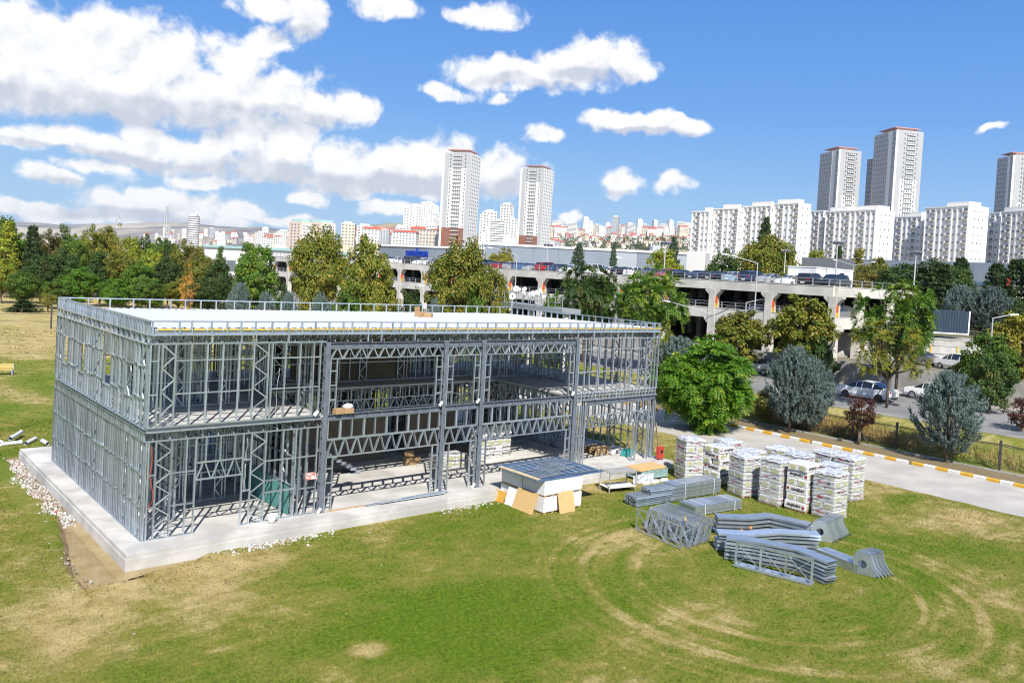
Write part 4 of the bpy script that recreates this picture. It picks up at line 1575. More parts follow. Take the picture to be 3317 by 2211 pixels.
slab_block('white apartment block at the left end of the white row', 1590, 1630, 1641, 487, 600, crowns=((.7, .98),))
slab_block('white apartment block, second from the left of the white row, behind the dark pine', 1640, 1697, 1709, 480, 585, crowns=((.35, .95),))
slab_block('white apartment block, third from the left of the white row', 1708, 1772, 1781, 474, 570, crowns=((.3, .98),))
slab_block('white apartment block with broad plain end wall, fourth from left of the white row', 1779, 1836, 1863, 468, 555, crowns=((.1, .85),))
slab_block('narrow white block with flat roof between two larger white blocks', 1864, 1893, 1900, 486, 580)
slab_block('wide white apartment block with plain right end under the tallest tower', 1898, 2013, 2054, 483, 540, crowns=((.05, .4), (.6, 1.0)), endwin=3)
slab_block('lower white apartment block standing back between two wide blocks', 2054, 2118, 2130, 498, 570, crowns=((.55, .95),))
slab_block('wide white apartment block with plain end, right of the tallest tower', 2132, 2226, 2268, 474, 530, crowns=((.45, .95),), endwin=3)
slab_block('narrow white apartment block near the right edge, in shade', 2268, 2298, 2308, 490, 560)
slab_block('white apartment block cut by the right photo edge', 2309, 2385, 2400, 484, 530, crowns=((.05, .6),))

# peach block, left of centre
for lab, L0, S0, R0, tp in (('peach and white apartment block with teal roof rim, left half', 665, 692, 716, 509), ('peach and white apartment block with teal roof rim, right half', 712, 737, 771, 510)):
    loc, rz, wA, wB, H = site(S0, tp, 640, L0, R0, R(55))
    p = thing('apartment_block', lab, 'apartment block', loc, rz, 'peach apartment blocks')
    q = MB()
    q.box(-wA, 0, 0, wB, 0, H)
    q.build('wall', PINK, p)
    q = MB()
    q.box(0, 0.4, wB * 0.1, wB * 0.92, 0.5, H - 1.5)
    q.build('white_panel', PALE2, p)
    q = MB()
    wins_A(q, -wA + 2, -1, 2, H - 1, 3, 14, 0.4, 0.42)
    wins_B(q, wB * 0.12, wB * 0.9, 2, H - 2, 6, 14, 0.55, 0.45, 0.42)
    q.build('glazing', WGLASS, p)['kind'] = 'stuff'
    q = MB()
    q.box(-wA * 0.9, -wA * 0.1, wB * 0.1, wB * 0.9, H, H + 2.2)
    q.build('roof_rim', TEALR, p)

# dark banded office tower and lattice mast, far left
c = dsp(446, 497, 1100)
bt = thing('office_tower', 'dark glass office tower with white floor bands beyond the left wood', 'tower', (c[0], c[1], 3.0), R(-30))
Hh = c[2] - 3
q = MB()
q.prism([(7.2 * math.cos(a), 6.0 * math.sin(a)) for a in np.linspace(0, 2 * math.pi, 17)[:-1]], 0, Hh)
q.build('wall', DGREY, bt)
q = MB()
for k in range(19):
    z = Hh * (k + 0.5) / 19.5
    q.prism([(7.5 * math.cos(a), 6.3 * math.sin(a)) for a in np.linspace(0, 2 * math.pi, 17)[:-1]], z, z + 1.5)
q.build('floor_band', PALE2, bt)['kind'] = 'stuff'
q = MB()
q.box(-4, 4, -3, 3, Hh, Hh + 3)
q.build('roof_house', PALE2, bt)
c = dsp(385, 473, 620)
tm_ = thing('lattice_mast', 'tall grey lattice radio mast behind the left wood', 'mast', (c[0], c[1], 0), R(20))
Hh = c[2]
q = MB()
w0, w1 = 2.2, 0.7
hw_ = lambda z: w0 + (w1 - w0) * z / Hh
for sx_ in (-1, 1):
    for sy_ in (-1, 1):
        q.bar((sx_ * w0, sy_ * w0, 0), (sx_ * w1, sy_ * w1, Hh), 0.28, 0.28)
nz = 16
for k in range(nz):
    z, z2 = Hh * k / nz, Hh * (k + 1) / nz
    a, b_ = hw_(z), hw_(z2)
    for s in (-1, 1):
        q.bar((-a, s * a, z), (b_, s * b_, z2), 0.16, 0.16)
        q.bar((s * a, a, z), (s * b_, -b_, z2), 0.16, 0.16)
        q.bar((a, s * a, z), (-b_, s * b_, z2), 0.16, 0.16)
q.build('lattice', LAMP, tm_)
for k in range(6):
    q = MB()
    z = Hh * (0.48 + 0.05 * (k % 3))
    s = 1 if k < 3 else -1
    q.box(s * 2.2 - 0.4, s * 2.2 + 0.4, -0.5, 0.5, z, z + 2.6)
    q.build('antenna', PALE2, tm_)

# grey factory behind the deck
FAC = mat('factory_cladding', (0.235, 0.27, 0.315), 0.5, 0.1, 0.06, 0.3)
FAC2 = mat('factory_cladding_pale', (0.40, 0.43, 0.46), 0.5, 0.1, 0.06, 0.3)


def wall_run(px0, py0, D0, px1, py1, D1, base):
    a, b_ = dsp(px0, py0, D0), dsp(px1, py1, D1)
    v2 = b_ - a
    L = math.hypot(v2[0], v2[1])
    return (a[0], a[1], base), math.atan2(v2[1], v2[0]), L, (a[2] + b_[2]) / 2 - base


fa = thing('factory_hall', 'long grey clad factory with blue aselsan lettering behind the parking deck', 'factory', (0, 0, 0))
for k, (seg, wn) in enumerate((((872, 566, 232, 1112, 572, 205), False), ((1112, 573, 205, 1592, 574, 190), True))):
    loc, rz, L, H = wall_run(*seg, 3.5)
    M0 = Matrix.Translation(loc) @ Matrix.Rotation(rz, 4, 'Z')
    q = MB()
    q.box(0, L, 0, 60, 0, H, 0, M0)
    q.build('wall', FAC, fa)
    q = MB()
    q.box(-0.3, L + 0.3, -0.35, 60, H, H + 0.5, 0, M0)
    q.build('roof_edge', PALE2, fa)
    n = int(L / 6)
    for i in range(n):                 # cladding panels with open joints between
        for z0, z1 in ((0.3, H * 0.36), (H * 0.36 + 0.07, H * 0.64), (H * 0.64 + 0.07, H - 0.1)):
            q = MB()
            q.box(L * i / n + 0.06, L * (i + 1) / n - 0.06, -0.1, -0.001, z0, z1, 0, M0)
            q.build('cladding_panel', FAC2 if (i == n - 1 and k) or (i % 9 == 5) else FAC, fa)
    if wn:
        for i in range(int(L / 5.6)):
            if i % 5 == 4:
                continue
            x = 2.2 + 5.6 * i
            wd = obj('window_frame', None, fa, M=M0 @ Matrix.Translation((x, -0.13, H * 0.5)))
            q = MB()
            q.box(-1.75, 1.75, 0, 0.03, -1.3, 1.3)
            q.build('frame', PALE2, wd)
            for u0 in (-1.5, -0.45, 0.6):
                q = MB()
                q.box(u0, u0 + 0.9, -0.03, -0.001, -1.0, 1.0)
                q.build('pane', WGLASS, wd)
    else:
        for i in range(2):
            q = MB()
            q.box(3 + L * 0.36 + 4 * i, 5.8 + L * 0.36 + 4 * i, -0.16, -0.101, 3, 4.6, 0, M0)
            q.build('window', WGLASS_L, fa)
        fc = bpy.data.curves.new('lettering', 'FONT')
        fc.body = 'aselsan'
        fc.size = 3.1
        fc.offset = 0.06
        fc.extrude = 0.2
        fc.space_character = 1.03
        fc.materials.append(mat('blue_sign', (0.01, 0.045, 0.36), 0.4))
        a = dsp(915, 586, 222)
        Li = M0.inverted() @ Vector(a)
        to_ = bpy.data.objects.new('tmp', fc)
        COL.objects.link(to_)
        lme_ = bpy.data.meshes.new_from_object(to_.evaluated_get(bpy.context.evaluated_depsgraph_get()))
        bpy.data.objects.remove(to_)
        obj('lettering', lme_, fa, M=M0 @ Matrix.Translation((Li.x, -0.35, Li.z)) @ Matrix.Rotation(math.pi / 2, 4, 'X'))
for (x0, x1, y0, D) in ((1100, 1225, 558, 235), (1248, 1262, 560, 225), (1500, 1517, 564, 215)):
    a, b_ = dsp(x0, y0, D), dsp(x1, y0, D)
    q = MB()
    vv = Vector(b_ - a)
    M0 = Matrix.Translation((a[0], a[1], 0)) @ Matrix.Rotation(math.atan2(vv.y, vv.x), 4, 'Z')
    q.box(0, math.hypot(vv.x, vv.y), 0, 8, 12, a[2], 0, M0)
    q.build('roof_plant', FAC2, fa)
loc, rz, L, H = wall_run(1846, 597, 300, 2420, 601, 240, 3.5)
gw = thing('warehouse', 'long plain blue grey warehouse wall below the white apartment blocks', 'warehouse', loc, rz)
q = MB()
q.box(0, L, 0, 40, 0, H)
q.build('wall', FAC, gw)
n = int(L / 7)
for i in range(n):
    q = MB()
    q.box(L * i / n + 0.06, L * (i + 1) / n - 0.06, -0.1, -0.001, 0.2, H - 0.1)
    q.build('cladding_panel', FAC, gw)
loc, rz, L, H = wall_run(1842, 590, 170, 1935, 595, 165, 3.5)
gb = thing('gate_building', 'small dark grey building with pale panel behind the stair house', 'building', loc, rz)
q = MB()
q.box(0, L, 0, 8, 0, H)
q.build('wall', DGREY, gb)
q = MB()
q.box(L * 0.3, L * 0.62, -0.08, -0.001, 0.2, H * 0.55)
q.build('panel', WHITE, gb)
loc, rz, wA, wB, H = site(1620, 578, 150, 1578, 1702, R(35))
wb_ = thing('white_office', 'plain white two storey office block behind the deck right of the yellow tree', 'office block', loc, rz)
q = MB()
q.box(-wA, 0, 0, wB, 0, H)
q.build('wall', PALE2, wb_)
q = MB()
q.box(0.001, 0.1, 0.1, 1.4, 0, H - 0.2)
q.build('grey_panel', GREYP, wb_)
for j in range(3):
    for i in range(3):
        y, z = 2.6 + 3.4 * i, H - 2.6 - 3.3 * j
        wd = obj('window_frame', None, wb_, M=Matrix.Translation((0.02, y, z)))
        q = MB()
        q.box(-0.01, 0.06, -0.85, 0.85, -0.85, 0.85)
        q.build('frame', WHITE, wd)
        for s in (-0.72, 0.06):
            q = MB()
            q.box(0.061, 0.08, s, s + 0.66, -0.7, 0.7)
            q.build('pane', WGLASS, wd)
# low white hall with pale teal roof, left of the deck
loc, rz, L, H = wall_run(470, 572, 330, 668, 571, 300, 0.0)
lh = thing('low_hall', 'low white industrial hall with pale teal roof edge behind the left trees', 'hall', loc, rz)
q = MB()
q.box(0, L, 0, 40, 0, H)
q.build('wall', PALE2, lh)
q = MB()
q.box(-0.5, L + 0.5, -0.6, 40, H, H + 0.9)
q.build('roof_edge', TEALR, lh)
for i in range(int(L / 7)):
    q = MB()
    q.box(1.5 + 7 * i, 7 + 7 * i, -0.1, -0.001, H * 0.35, H * 0.66)
    q.build('window', WGLASS, lh)

# guard hut by the right edge
loc, rz, L, H = wall_run(2212, 643, 170, 2290, 652, 160, 3.5)
gh = thing('guard_hut', 'low white hut with pale blue roof among the pines at right', 'hut', loc, rz)
q = MB()
q.box(0, L, 0, 6, 0, H - 0.6)
q.build('wall', PALE2, gh)
q = MB()
q.prism([(-0.6, -0.8), (L + 0.6, -0.8), (L + 0.6, 6.5), (-0.6, 6.5)], H - 0.6, H)
q.build('roof', mat('blue_roof', (0.45, 0.58, 0.72), 0.5), gh)
q = MB()
q.box(L * 0.3, L * 0.42, -0.06, -0.001, 0.3, H - 1.0)
q.box(L * 0.6, L * 0.7, -0.06, -0.001, 1.2, H - 1.0)
q.build('window', WGLASS, gh)

# ---- city on the slopes: each block a thing, a few shared shapes
rc = random.Random(77)


def city_proto(kind):
    n = {'slab': (16, 12, 24), 'point': (13, 13, 38), 'wide': (30, 12, 18), 'house': (14, 10, 7), 'band': (26, 14, 30)}[kind]
    w_, d_, h_ = n
    a, g_q, r_ = MB(), MB(), MB()
    a.box(-w_ / 2, w_ / 2, -d_ / 2, d_ / 2, -12, h_)
    fl = max(2, int(h_ / 3.2))
    for yy, s in ((-d_ / 2, 1),):
        for i in range(int(w_ / 4)):
            for j in range(fl):
                cx, cz = -w_ / 2 + 4 * (i + 0.5) + (w_ % 4) / 2, h_ * (j + 0.55) / fl
                g_q.box(cx - (1.9 if kind == 'band' else 1.0), cx + (1.9 if kind == 'band' else 1.0), yy - 0.1, yy, cz - 0.75, cz + 0.7, skip='k')
    for i in range(int(d_ / 4)):
        for j in range(fl):
            cy, cz = -d_ / 2 + 4 * (i + 0.5), h_ * (j + 0.55) / fl
            g_q.box(w_ / 2, w_ / 2 + 0.1, cy - 0.9, cy + 0.9, cz - 0.75, cz + 0.7, skip='l')
            g_q.box(-w_ / 2 - 0.1, -w_ / 2, cy - 0.9, cy + 0.9, cz - 0.75, cz + 0.7, skip='r')
    if kind == 'house' or kind == 'wide':
        for s in (-1, 1):
            r_.face([(-w_ / 2 - .6, s * (d_ / 2 + .6), h_), (w_ / 2 + .6, s * (d_ / 2 + .6), h_), (w_ / 2 - 2, 0, h_ + 3), (-w_ / 2 + 2, 0, h_ + 3)][::s])
            r_.face([(s * (w_ / 2 + .6), -d_ / 2 - .6, h_), (s * (w_ / 2 + .6), d_ / 2 + .6, h_), (s * (w_ / 2 - 2), 0, h_ + 3)])
    else:
        r_.box(-w_ / 3, w_ / 4, -d_ / 4, d_ / 4, h_, h_ + 3)
        r_.box(-w_ / 2 - .2, w_ / 2 + .2, -d_ / 2 - .2, d_ / 2 + .2, h_, h_ + 0.7)
    return a.mesh('wall', PALE2), g_q.mesh('glazing', WGLASS), r_.mesh('roof', REDR if kind in ('house', 'wide') else PALE)


CITY = {k: city_proto(k) for k in ('slab', 'point', 'wide', 'house', 'band')}


CN_ = {}
UNIQ = {'apartment blocks on the city hill crest', 'cluster of blocks on the bare hill', 'blocks at the foot of the bare hill', 'blocks left of the peach blocks'}
WN = {}
KN = {'slab': 'slab block', 'point': 'slim high block', 'wide': 'wide red roofed block', 'house': 'house', 'band': 'banded block'}


def city(kind, px, py, depth, label, group, sc=1.0, hs_=1.0, rz=None, wall=None):
    if group in UNIQ:
        base_ = f'{WN[wall.name] if wall else "white"} {KN[kind]} {label}'
        CN_[base_] = CN_.get(base_, -1) + 1
        label = f'{base_}, {ORD[CN_[base_]]} from left'
    c = dsp(px, py, depth)
    r_ = thing('city_building', label, 'building', (c[0], c[1], c[2]), rz if rz is not None else rc.choice([R(-40), R(-15), R(-60)]) + rc.uniform(-0.2, 0.2), group, (sc, sc, sc * hs_))
    a, g_m, rf = CITY[kind]
    o1 = obj('wall', a, r_)
    if wall is not None:
        o1.material_slots[0].link = 'OBJECT'
        o1.material_slots[0].material = wall
    obj('glazing', g_m, r_)['kind'] = 'stuff'
    obj('roof', rf, r_)


CREAM = mat('cream_render', (0.66, 0.58, 0.46), 0.85, 0, 0.1, 0.05)
GWALL = mat('grey_wall', (0.45, 0.46, 0.48), 0.85, 0, 0.1, 0.05)
WN.update({'white_render': 'white', 'pale_render': 'pale', 'cream_render': 'cream', 'grey_wall': 'grey'})
walls = [PALE2, PALE2, PALE, PALE, CREAM, GWALL]
for i in range(40):
    x = 1272 + 8.3 * i + rc.uniform(-3, 3)
    city(rc.choice(['slab', 'slab', 'wide', 'point', 'band']), x, 538 + rc.uniform(-4, 2) + 1.5 * math.sin(i), 1900 + rc.uniform(-60, 60), 'on the crest of the city hill',
         'apartment blocks on the city hill crest', rc.uniform(0.62, 1.0), rc.uniform(0.75, 1.1), wall=rc.choice(walls))
for i in range(110):
    x = 1272 + 2.9 * i + rc.uniform(-3, 3)
    city('house', x, 545 + rc.uniform(-2, 20), 1750 + rc.uniform(-100, 60), 'small red roofed house among many on the slope of the city hill', 'small houses on the city hill slope', rc.uniform(0.42, 0.75),
         rc.uniform(0.8, 1.5), wall=rc.choice(walls))
for x, y, k, s in ((942, 524, 'slab', 1.45), (953, 522, 'slab', 1.5), (962, 530, 'point', 1.0), (970, 520, 'point', 1.05), (984, 522, 'point', 1.1), (996, 524, 'point', 1.0), (1006, 528, 'band', 0.9)):
    city(k, x, y, 1450, 'in the tight cluster on the bare hill', 'cluster of blocks on the bare hill', s * 0.92, 1.1)
for x, y, k, s, lab in ((1112, 556, 'point', 1.0, 'white block just right of the taller left tower'), (1143, 557, 'band', 1.0, 'dark banded office block between the two left towers'),
                        (1124, 535, 'slab', 1.2, 'pale block peeping over the banded office block'), (1162, 540, 'point', 1.1, 'pale high block left of the shorter left tower'), (1172, 548, 'slab', 1.1, 'white block beside the shorter left tower')):
    city(k, x, y, 1150, lab, 'blocks between the left towers', s, 1.0)
for i in range(16):
    city('wide' if i % 3 else 'slab', 800 + 13 * i + rc.uniform(-4, 4), 566 + rc.uniform(-3, 3), 880 + rc.uniform(-60, 60), 'at the foot of the bare hill', 'blocks at the foot of the bare hill',
         rc.uniform(0.7, 1.0), rc.uniform(0.8, 1.2), wall=rc.choice(walls))
for i in range(40):
    city('house', 790 + 5.4 * i + rc.uniform(-4, 4), 545 + rc.uniform(-12, 12), 1150 + rc.uniform(-40, 80), 'small house scattered on the lower slope of the bare hill', 'small houses on the bare hill', rc.uniform(0.4, 0.75), 1.0, wall=rc.choice(walls))
for i in range(70):
    x = rc.uniform(330, 665)
    city(rc.choice(['house', 'house', 'slab']), x, 536 + rc.uniform(0, 24) + abs(x - 520) * 0.02, 2500 + rc.uniform(-200, 300), 'tiny pale house in the distant settlement below the left hills', 'houses below the left hills',
         rc.uniform(0.6, 1.15), rc.uniform(0.7, 1.1), wall=rc.choice(walls))
for i in range(12):
    city(rc.choice(['slab', 'wide']), 602 + 6 * i + rc.uniform(-3, 3), 560 + rc.uniform(-3, 6), 900, 'left of the peach blocks', 'blocks left of the peach blocks', rc.uniform(0.55, 0.85), 0.8, wall=rc.choice(walls))

# ------------------------------------------------------------------ trees
def leaf_mat(name, c1, c2, c3=None, c3f=0.2, trans=0.3):
    m = bpy.data.materials.new(name)
    m.use_nodes = True
    t = NT(m.node_tree)
    b_ = m.node_tree.nodes['Principled BSDF']
    out = m.node_tree.nodes['Material Output']
    g = t.n('ShaderNodeNewGeometry')
    rnd = g.outputs['Random Per Island']
    co = t.n('ShaderNodeTexCoord').outputs['Object']
    oi = t.n('ShaderNodeObjectInfo').outputs['Random']
    f = t.m('ADD', t.m('MULTIPLY', rnd, 0.6), t.m('MULTIPLY', t.m('SUBTRACT', t.noise(co, 0.9, 3), 0.3), 1.0), clamp=True)
    col = t.mix(f, c1, c2)
    if c3:
        k = t.m('ADD', t.m('MULTIPLY', t.noise(co, 0.7, 2), 0.75), t.m('MULTIPLY', rnd, 0.4))
        col = t.mix(t.mapr(k, 0.72 - c3f * 0.8, 0.86 - c3f * 0.8), col, c3)
    col = t.n('ShaderNodeHueSaturation', {'Color': col, 'Value': t.m('ADD', 0.85, t.m('MULTIPLY', oi, 0.3))}).outputs[0]
    m.node_tree.links.new(col, b_.inputs['Base Color'])
    b_.inputs['Roughness'].default_value = 0.55
    b_.inputs['Specular IOR Level'].default_value = 0.3
    tr = t.n('ShaderNodeBsdfTranslucent', {'Color': t.n('ShaderNodeHueSaturation', {'Color': col, 'Value': 1.3, 'Saturation': 1.1}).outputs[0]})
    mx = t.n('ShaderNodeMixShader', {0: trans, 1: b_.outputs[0], 2: tr.outputs[0]})
    m.node_tree.links.new(mx.outputs[0], out.inputs['Surface'])
    return m


LM = {
    'green': leaf_mat('leaf_green', (0.058, 0.130, 0.013), (0.130, 0.234, 0.028), (0.312, 0.312, 0.033), 0.05),
    'bright': leaf_mat('leaf_bright', (0.050, 0.135, 0.010), (0.135, 0.27, 0.020), (0.36, 0.38, 0.04), 0.02),
    'dark': leaf_mat('leaf_dark', (0.036, 0.081, 0.015), (0.078, 0.137, 0.027), (0.182, 0.156, 0.033), 0.03),
    'olive': leaf_mat('leaf_olive', (0.098, 0.137, 0.015), (0.208, 0.240, 0.028), (0.390, 0.286, 0.044), 0.12),
    'golden': leaf_mat('leaf_golden', (0.16, 0.165, 0.018), (0.3, 0.285, 0.035), (0.4, 0.28, 0.05), 0.06),
    'yellowgreen': leaf_mat('leaf_yellowgreen', (0.130, 0.202, 0.015), (0.286, 0.351, 0.031), (0.468, 0.390, 0.044), 0.15),
    'rust': leaf_mat('leaf_rust', (0.11, 0.115, 0.02), (0.19, 0.17, 0.03), (0.24, 0.15, 0.04), 0.1),
    'brown': leaf_mat('leaf_brown', (0.06, 0.085, 0.02), (0.12, 0.125, 0.03), (0.16, 0.12, 0.04), 0.08),
    'orange': leaf_mat('leaf_orange', (0.468, 0.234, 0.039), (0.650, 0.351, 0.066)),
    'plum': leaf_mat('leaf_plum', (0.065, 0.029, 0.022), (0.143, 0.065, 0.039)),
    'pine': leaf_mat('needle_dark', (0.026, 0.055, 0.015), (0.065, 0.101, 0.027), trans=0.1),
    'cedar': leaf_mat('needle_cedar', (0.046, 0.078, 0.044), (0.098, 0.137, 0.077), trans=0.1),
    'blue': leaf_mat('needle_blue', (0.08, 0.12, 0.105), (0.24, 0.31, 0.275)),
    'poplar': leaf_mat('leaf_poplar', (0.130, 0.182, 0.066), (0.221, 0.273, 0.111)),
}
BARK = mat('bark', (0.17, 0.13, 0.095), 0.95, 0, 0.35, 3.0, 0.3, 12.0)
BARK_P = mat('pale_bark', (0.34, 0.31, 0.26), 0.95, 0, 0.3, 3.0, 0.3, 12.0)


class Leaves:
    def __init__(s, seed):
        s.r = np.random.default_rng(seed)
        s.P, s.n = [], 0

    def quads(s, c, nrm, size, asp=0.6, along=None):
        """diamond leaves at c facing nrm"""
        n = len(c)
        if along is None:
            along = s.r.normal(size=(n, 3))
        nrm = nrm / (np.linalg.norm(nrm, axis=1, keepdims=True) + 1e-9)
        a = along - nrm * np.sum(along * nrm, axis=1, keepdims=True)
        a /= np.linalg.norm(a, axis=1, keepdims=True) + 1e-9
        b_ = np.cross(nrm, a)
        sz = np.reshape(size, (-1, 1)) if np.ndim(size) else size
        v = np.stack([c - a * sz, c + b_ * sz * asp - a * sz * 0.1, c + a * sz, c - b_ * sz * asp - a * sz * 0.1], axis=1)
        s.P.append(v.reshape(-1, 3))

    def mesh(s, name, m):
        V = np.concatenate(s.P).astype(np.float32)
        n = len(V) // 4
        me = bpy.data.meshes.new(name)
        me.vertices.add(len(V))
        me.vertices.foreach_set('co', V.ravel())
        me.loops.add(len(V))
        me.loops.foreach_set('vertex_index', np.arange(len(V), dtype=np.int32))
        me.polygons.add(n)
        me.polygons.foreach_set('loop_start', np.arange(0, len(V), 4, dtype=np.int32))
        me.materials.append(m)
        me.update(calc_edges=True)
        me.validate()
        return me


def limbs(q, base, tips, h0, r0, rng, bends=2):
    for tip in tips:
        s0 = np.array([0, 0, h0 * rng.uniform(0.6, 1.0)]) + base
        mid = s0 * 0.5 + np.array(tip) * 0.5 + np.array([0, 0, -0.06 * np.linalg.norm(np.array(tip) - s0)])
        q.tube(tuple(s0), tuple(mid), r0 * 0.45, r0 * 0.28, 6)
        q.tube(tuple(mid), tuple(tip), r0 * 0.28, r0 * 0.08, 5)


def broad(seed, H, Wd, cb=0.22, clumps=70, per=95, leaf=0.17, lump=0.30, top=0.8, sparse=0.0, multi=1):
    """leafy crown of uneven clumps on a forked trunk"""
    L = Leaves(seed)
    r_ = L.r
    q = MB()
    cz, rz_, rx = H * (cb + 1) / 2, H * (1 - cb) / 2, Wd / 2
    cs = []
    lob = r_.normal(size=(7, 3))
    lob /= np.linalg.norm(lob, axis=1, keepdims=True)
    while len(cs) < clumps:
        d = r_.normal(size=3)
        d /= np.linalg.norm(d)
        rad = r_.uniform(0.25, 1.0) ** 0.55
        k = 0.80 + 0.22 * max(0, np.max(lob @ d)) + r_.uniform(-0.1, 0.08)
        p = d * rad * k
        zz = p[2]
        tap = 1.0 - (1 - top) * max(0, zz) - 0.25 * max(0, -zz)
        cs.append((p[0] * rx * tap, p[1] * rx * tap, cz + zz * rz_ * 0.96))
    cs = np.array(cs)
    for c in cs:
        if r_.random() < sparse:
            continue
        n = int(per * r_.uniform(0.6, 1.3))
        rad = lump * Wd / 2 * r_.uniform(0.55, 1.15)
        d = r_.normal(size=(n, 3))
        d /= np.linalg.norm(d, axis=1, keepdims=True)
        pp = c + d * rad * (r_.uniform(0.2, 1, size=(n, 1)) ** 0.5) * np.array([1, 1, 0.75])
        out = (c - np.array([0, 0, cz])) / np.array([rx, rx, rz_])
        nr = d * 0.7 + out * 0.5 + np.array([0, 0, 0.6]) + r_.normal(size=(n, 3)) * 0.55
        L.quads(pp, nr, leaf * r_.uniform(0.65, 1.3, size=n))
    r0 = 0.022 * H + 0.03
    if multi == 1:
        q.tube((0, 0, -0.2), (0.02 * H, 0, H * cb), r0, r0 * 0.8, 9)
        q.tube((0.02 * H, 0, H * cb), (0, 0.01 * H, H * 0.78), r0 * 0.8, r0 * 0.15, 7)
    else:
        for k in range(multi):
            a = 2 * math.pi * k / multi
            q.tube((0.1 * math.cos(a), 0.1 * math.sin(a), -0.2), (rx * 0.45 * math.cos(a), rx * 0.45 * math.sin(a), H * 0.6), r0 * 0.55, r0 * 0.2, 6)
    low = cs[r_.choice(len(cs), min(22, len(cs)), replace=False)]
    limbs(q, np.array([0.01 * H, 0, 0]), low, H * (cb + 0.15), r0, r_)
    return L, q


def fronds(seed, H, Wd, cb, droop=0.36, n=420, fl=0.95, leaf=0.14, pairs=8, bush=False, flat=1.0, shell=(0.45, 1.0)):
    """tree of heaven: drooping feather leaves in whorls at the twig ends"""
    L = Leaves(seed)
    r_ = L.r
    q = MB()
    cz, rz_, rx = H * (cb + 1) / 2, H * (1 - cb) / 2, Wd / 2
    tips = []
    nt = n // 9
    for i in range(nt):
        d = r_.normal(size=3)
        d /= np.linalg.norm(d)
        lobe = 0.80 + 0.12 * math.sin(4 * d[0] + 3 * d[1] + seed) + 0.10 * math.sin(7 * d[2] - 5 * d[0] + 2 * seed)
        p = d * r_.uniform(*shell) * lobe * 1.06
        tip = np.array([p[0] * rx, p[1] * rx, cz + p[2] * rz_ * flat])
        tips.append(tip)
        m = r_.integers(7, 12)
        e1 = np.cross(d, np.array([0.3, 0.2, 1.0]))
        e1 /= np.linalg.norm(e1)
        e2 = np.cross(d, e1)
        for k in range(m):
            a = 2 * math.pi * (k / m) + r_.uniform(-0.3, 0.3)
            o = e1 * math.cos(a) + e2 * math.sin(a) + d * 0.65 + np.array([0, 0, 0.35]) + r_.normal(size=3) * 0.15
            o /= np.linalg.norm(o)
            ln = fl * r_.uniform(0.65, 1.15)
            s_ = np.linspace(0.15, 1, pairs)[:, None]
            rach = tip + o * ln * s_ + np.array([0, 0, -droop * ln]) * s_ ** 2
            tang = o + np.array([0, 0, -2 * droop]) * s_
            side = np.cross(tang, np.array([0, 0, 1.0]))
            side /= np.linalg.norm(side, axis=1, keepdims=True) + 1e-6
            up = np.cross(side, tang)
            for sg in (-1, 1):
                al = side * sg + tang * 0.35 + np.array([0, 0, -0.25])
                ll = leaf * (1.05 - 0.45 * np.abs(s_ - 0.45))[:, 0]
                L.quads(rach + al / np.linalg.norm(al, axis=1, keepdims=True) * ll[:, None] * 0.9, up + r_.normal(size=(pairs, 3)) * 0.18, ll, 0.34, al)
    r0 = 0.016 * H + 0.03
    if bush:
        for k in range(9):
            a = 2 * math.pi * k / 9 + r_.uniform(-0.2, 0.2)
            b_ = (0.35 * math.cos(a), 0.35 * math.sin(a), -0.2)
            e = (rx * 0.55 * math.cos(a), rx * 0.55 * math.sin(a), H * 0.55)
            q.tube(b_, e, r0 * 0.5, r0 * 0.22, 6)
        limbs(q, np.zeros(3), tips[::3], H * 0.35, r0 * 0.8, r_)
    else:
        q.tube((0, 0, -0.2), (0.0, 0.1, H * (cb + 0.12)), r0, r0 * 0.75, 9)
        limbs(q, np.zeros(3), tips[::2], H * (cb + 0.12), r0 * 1.1, r_)
    return L, q


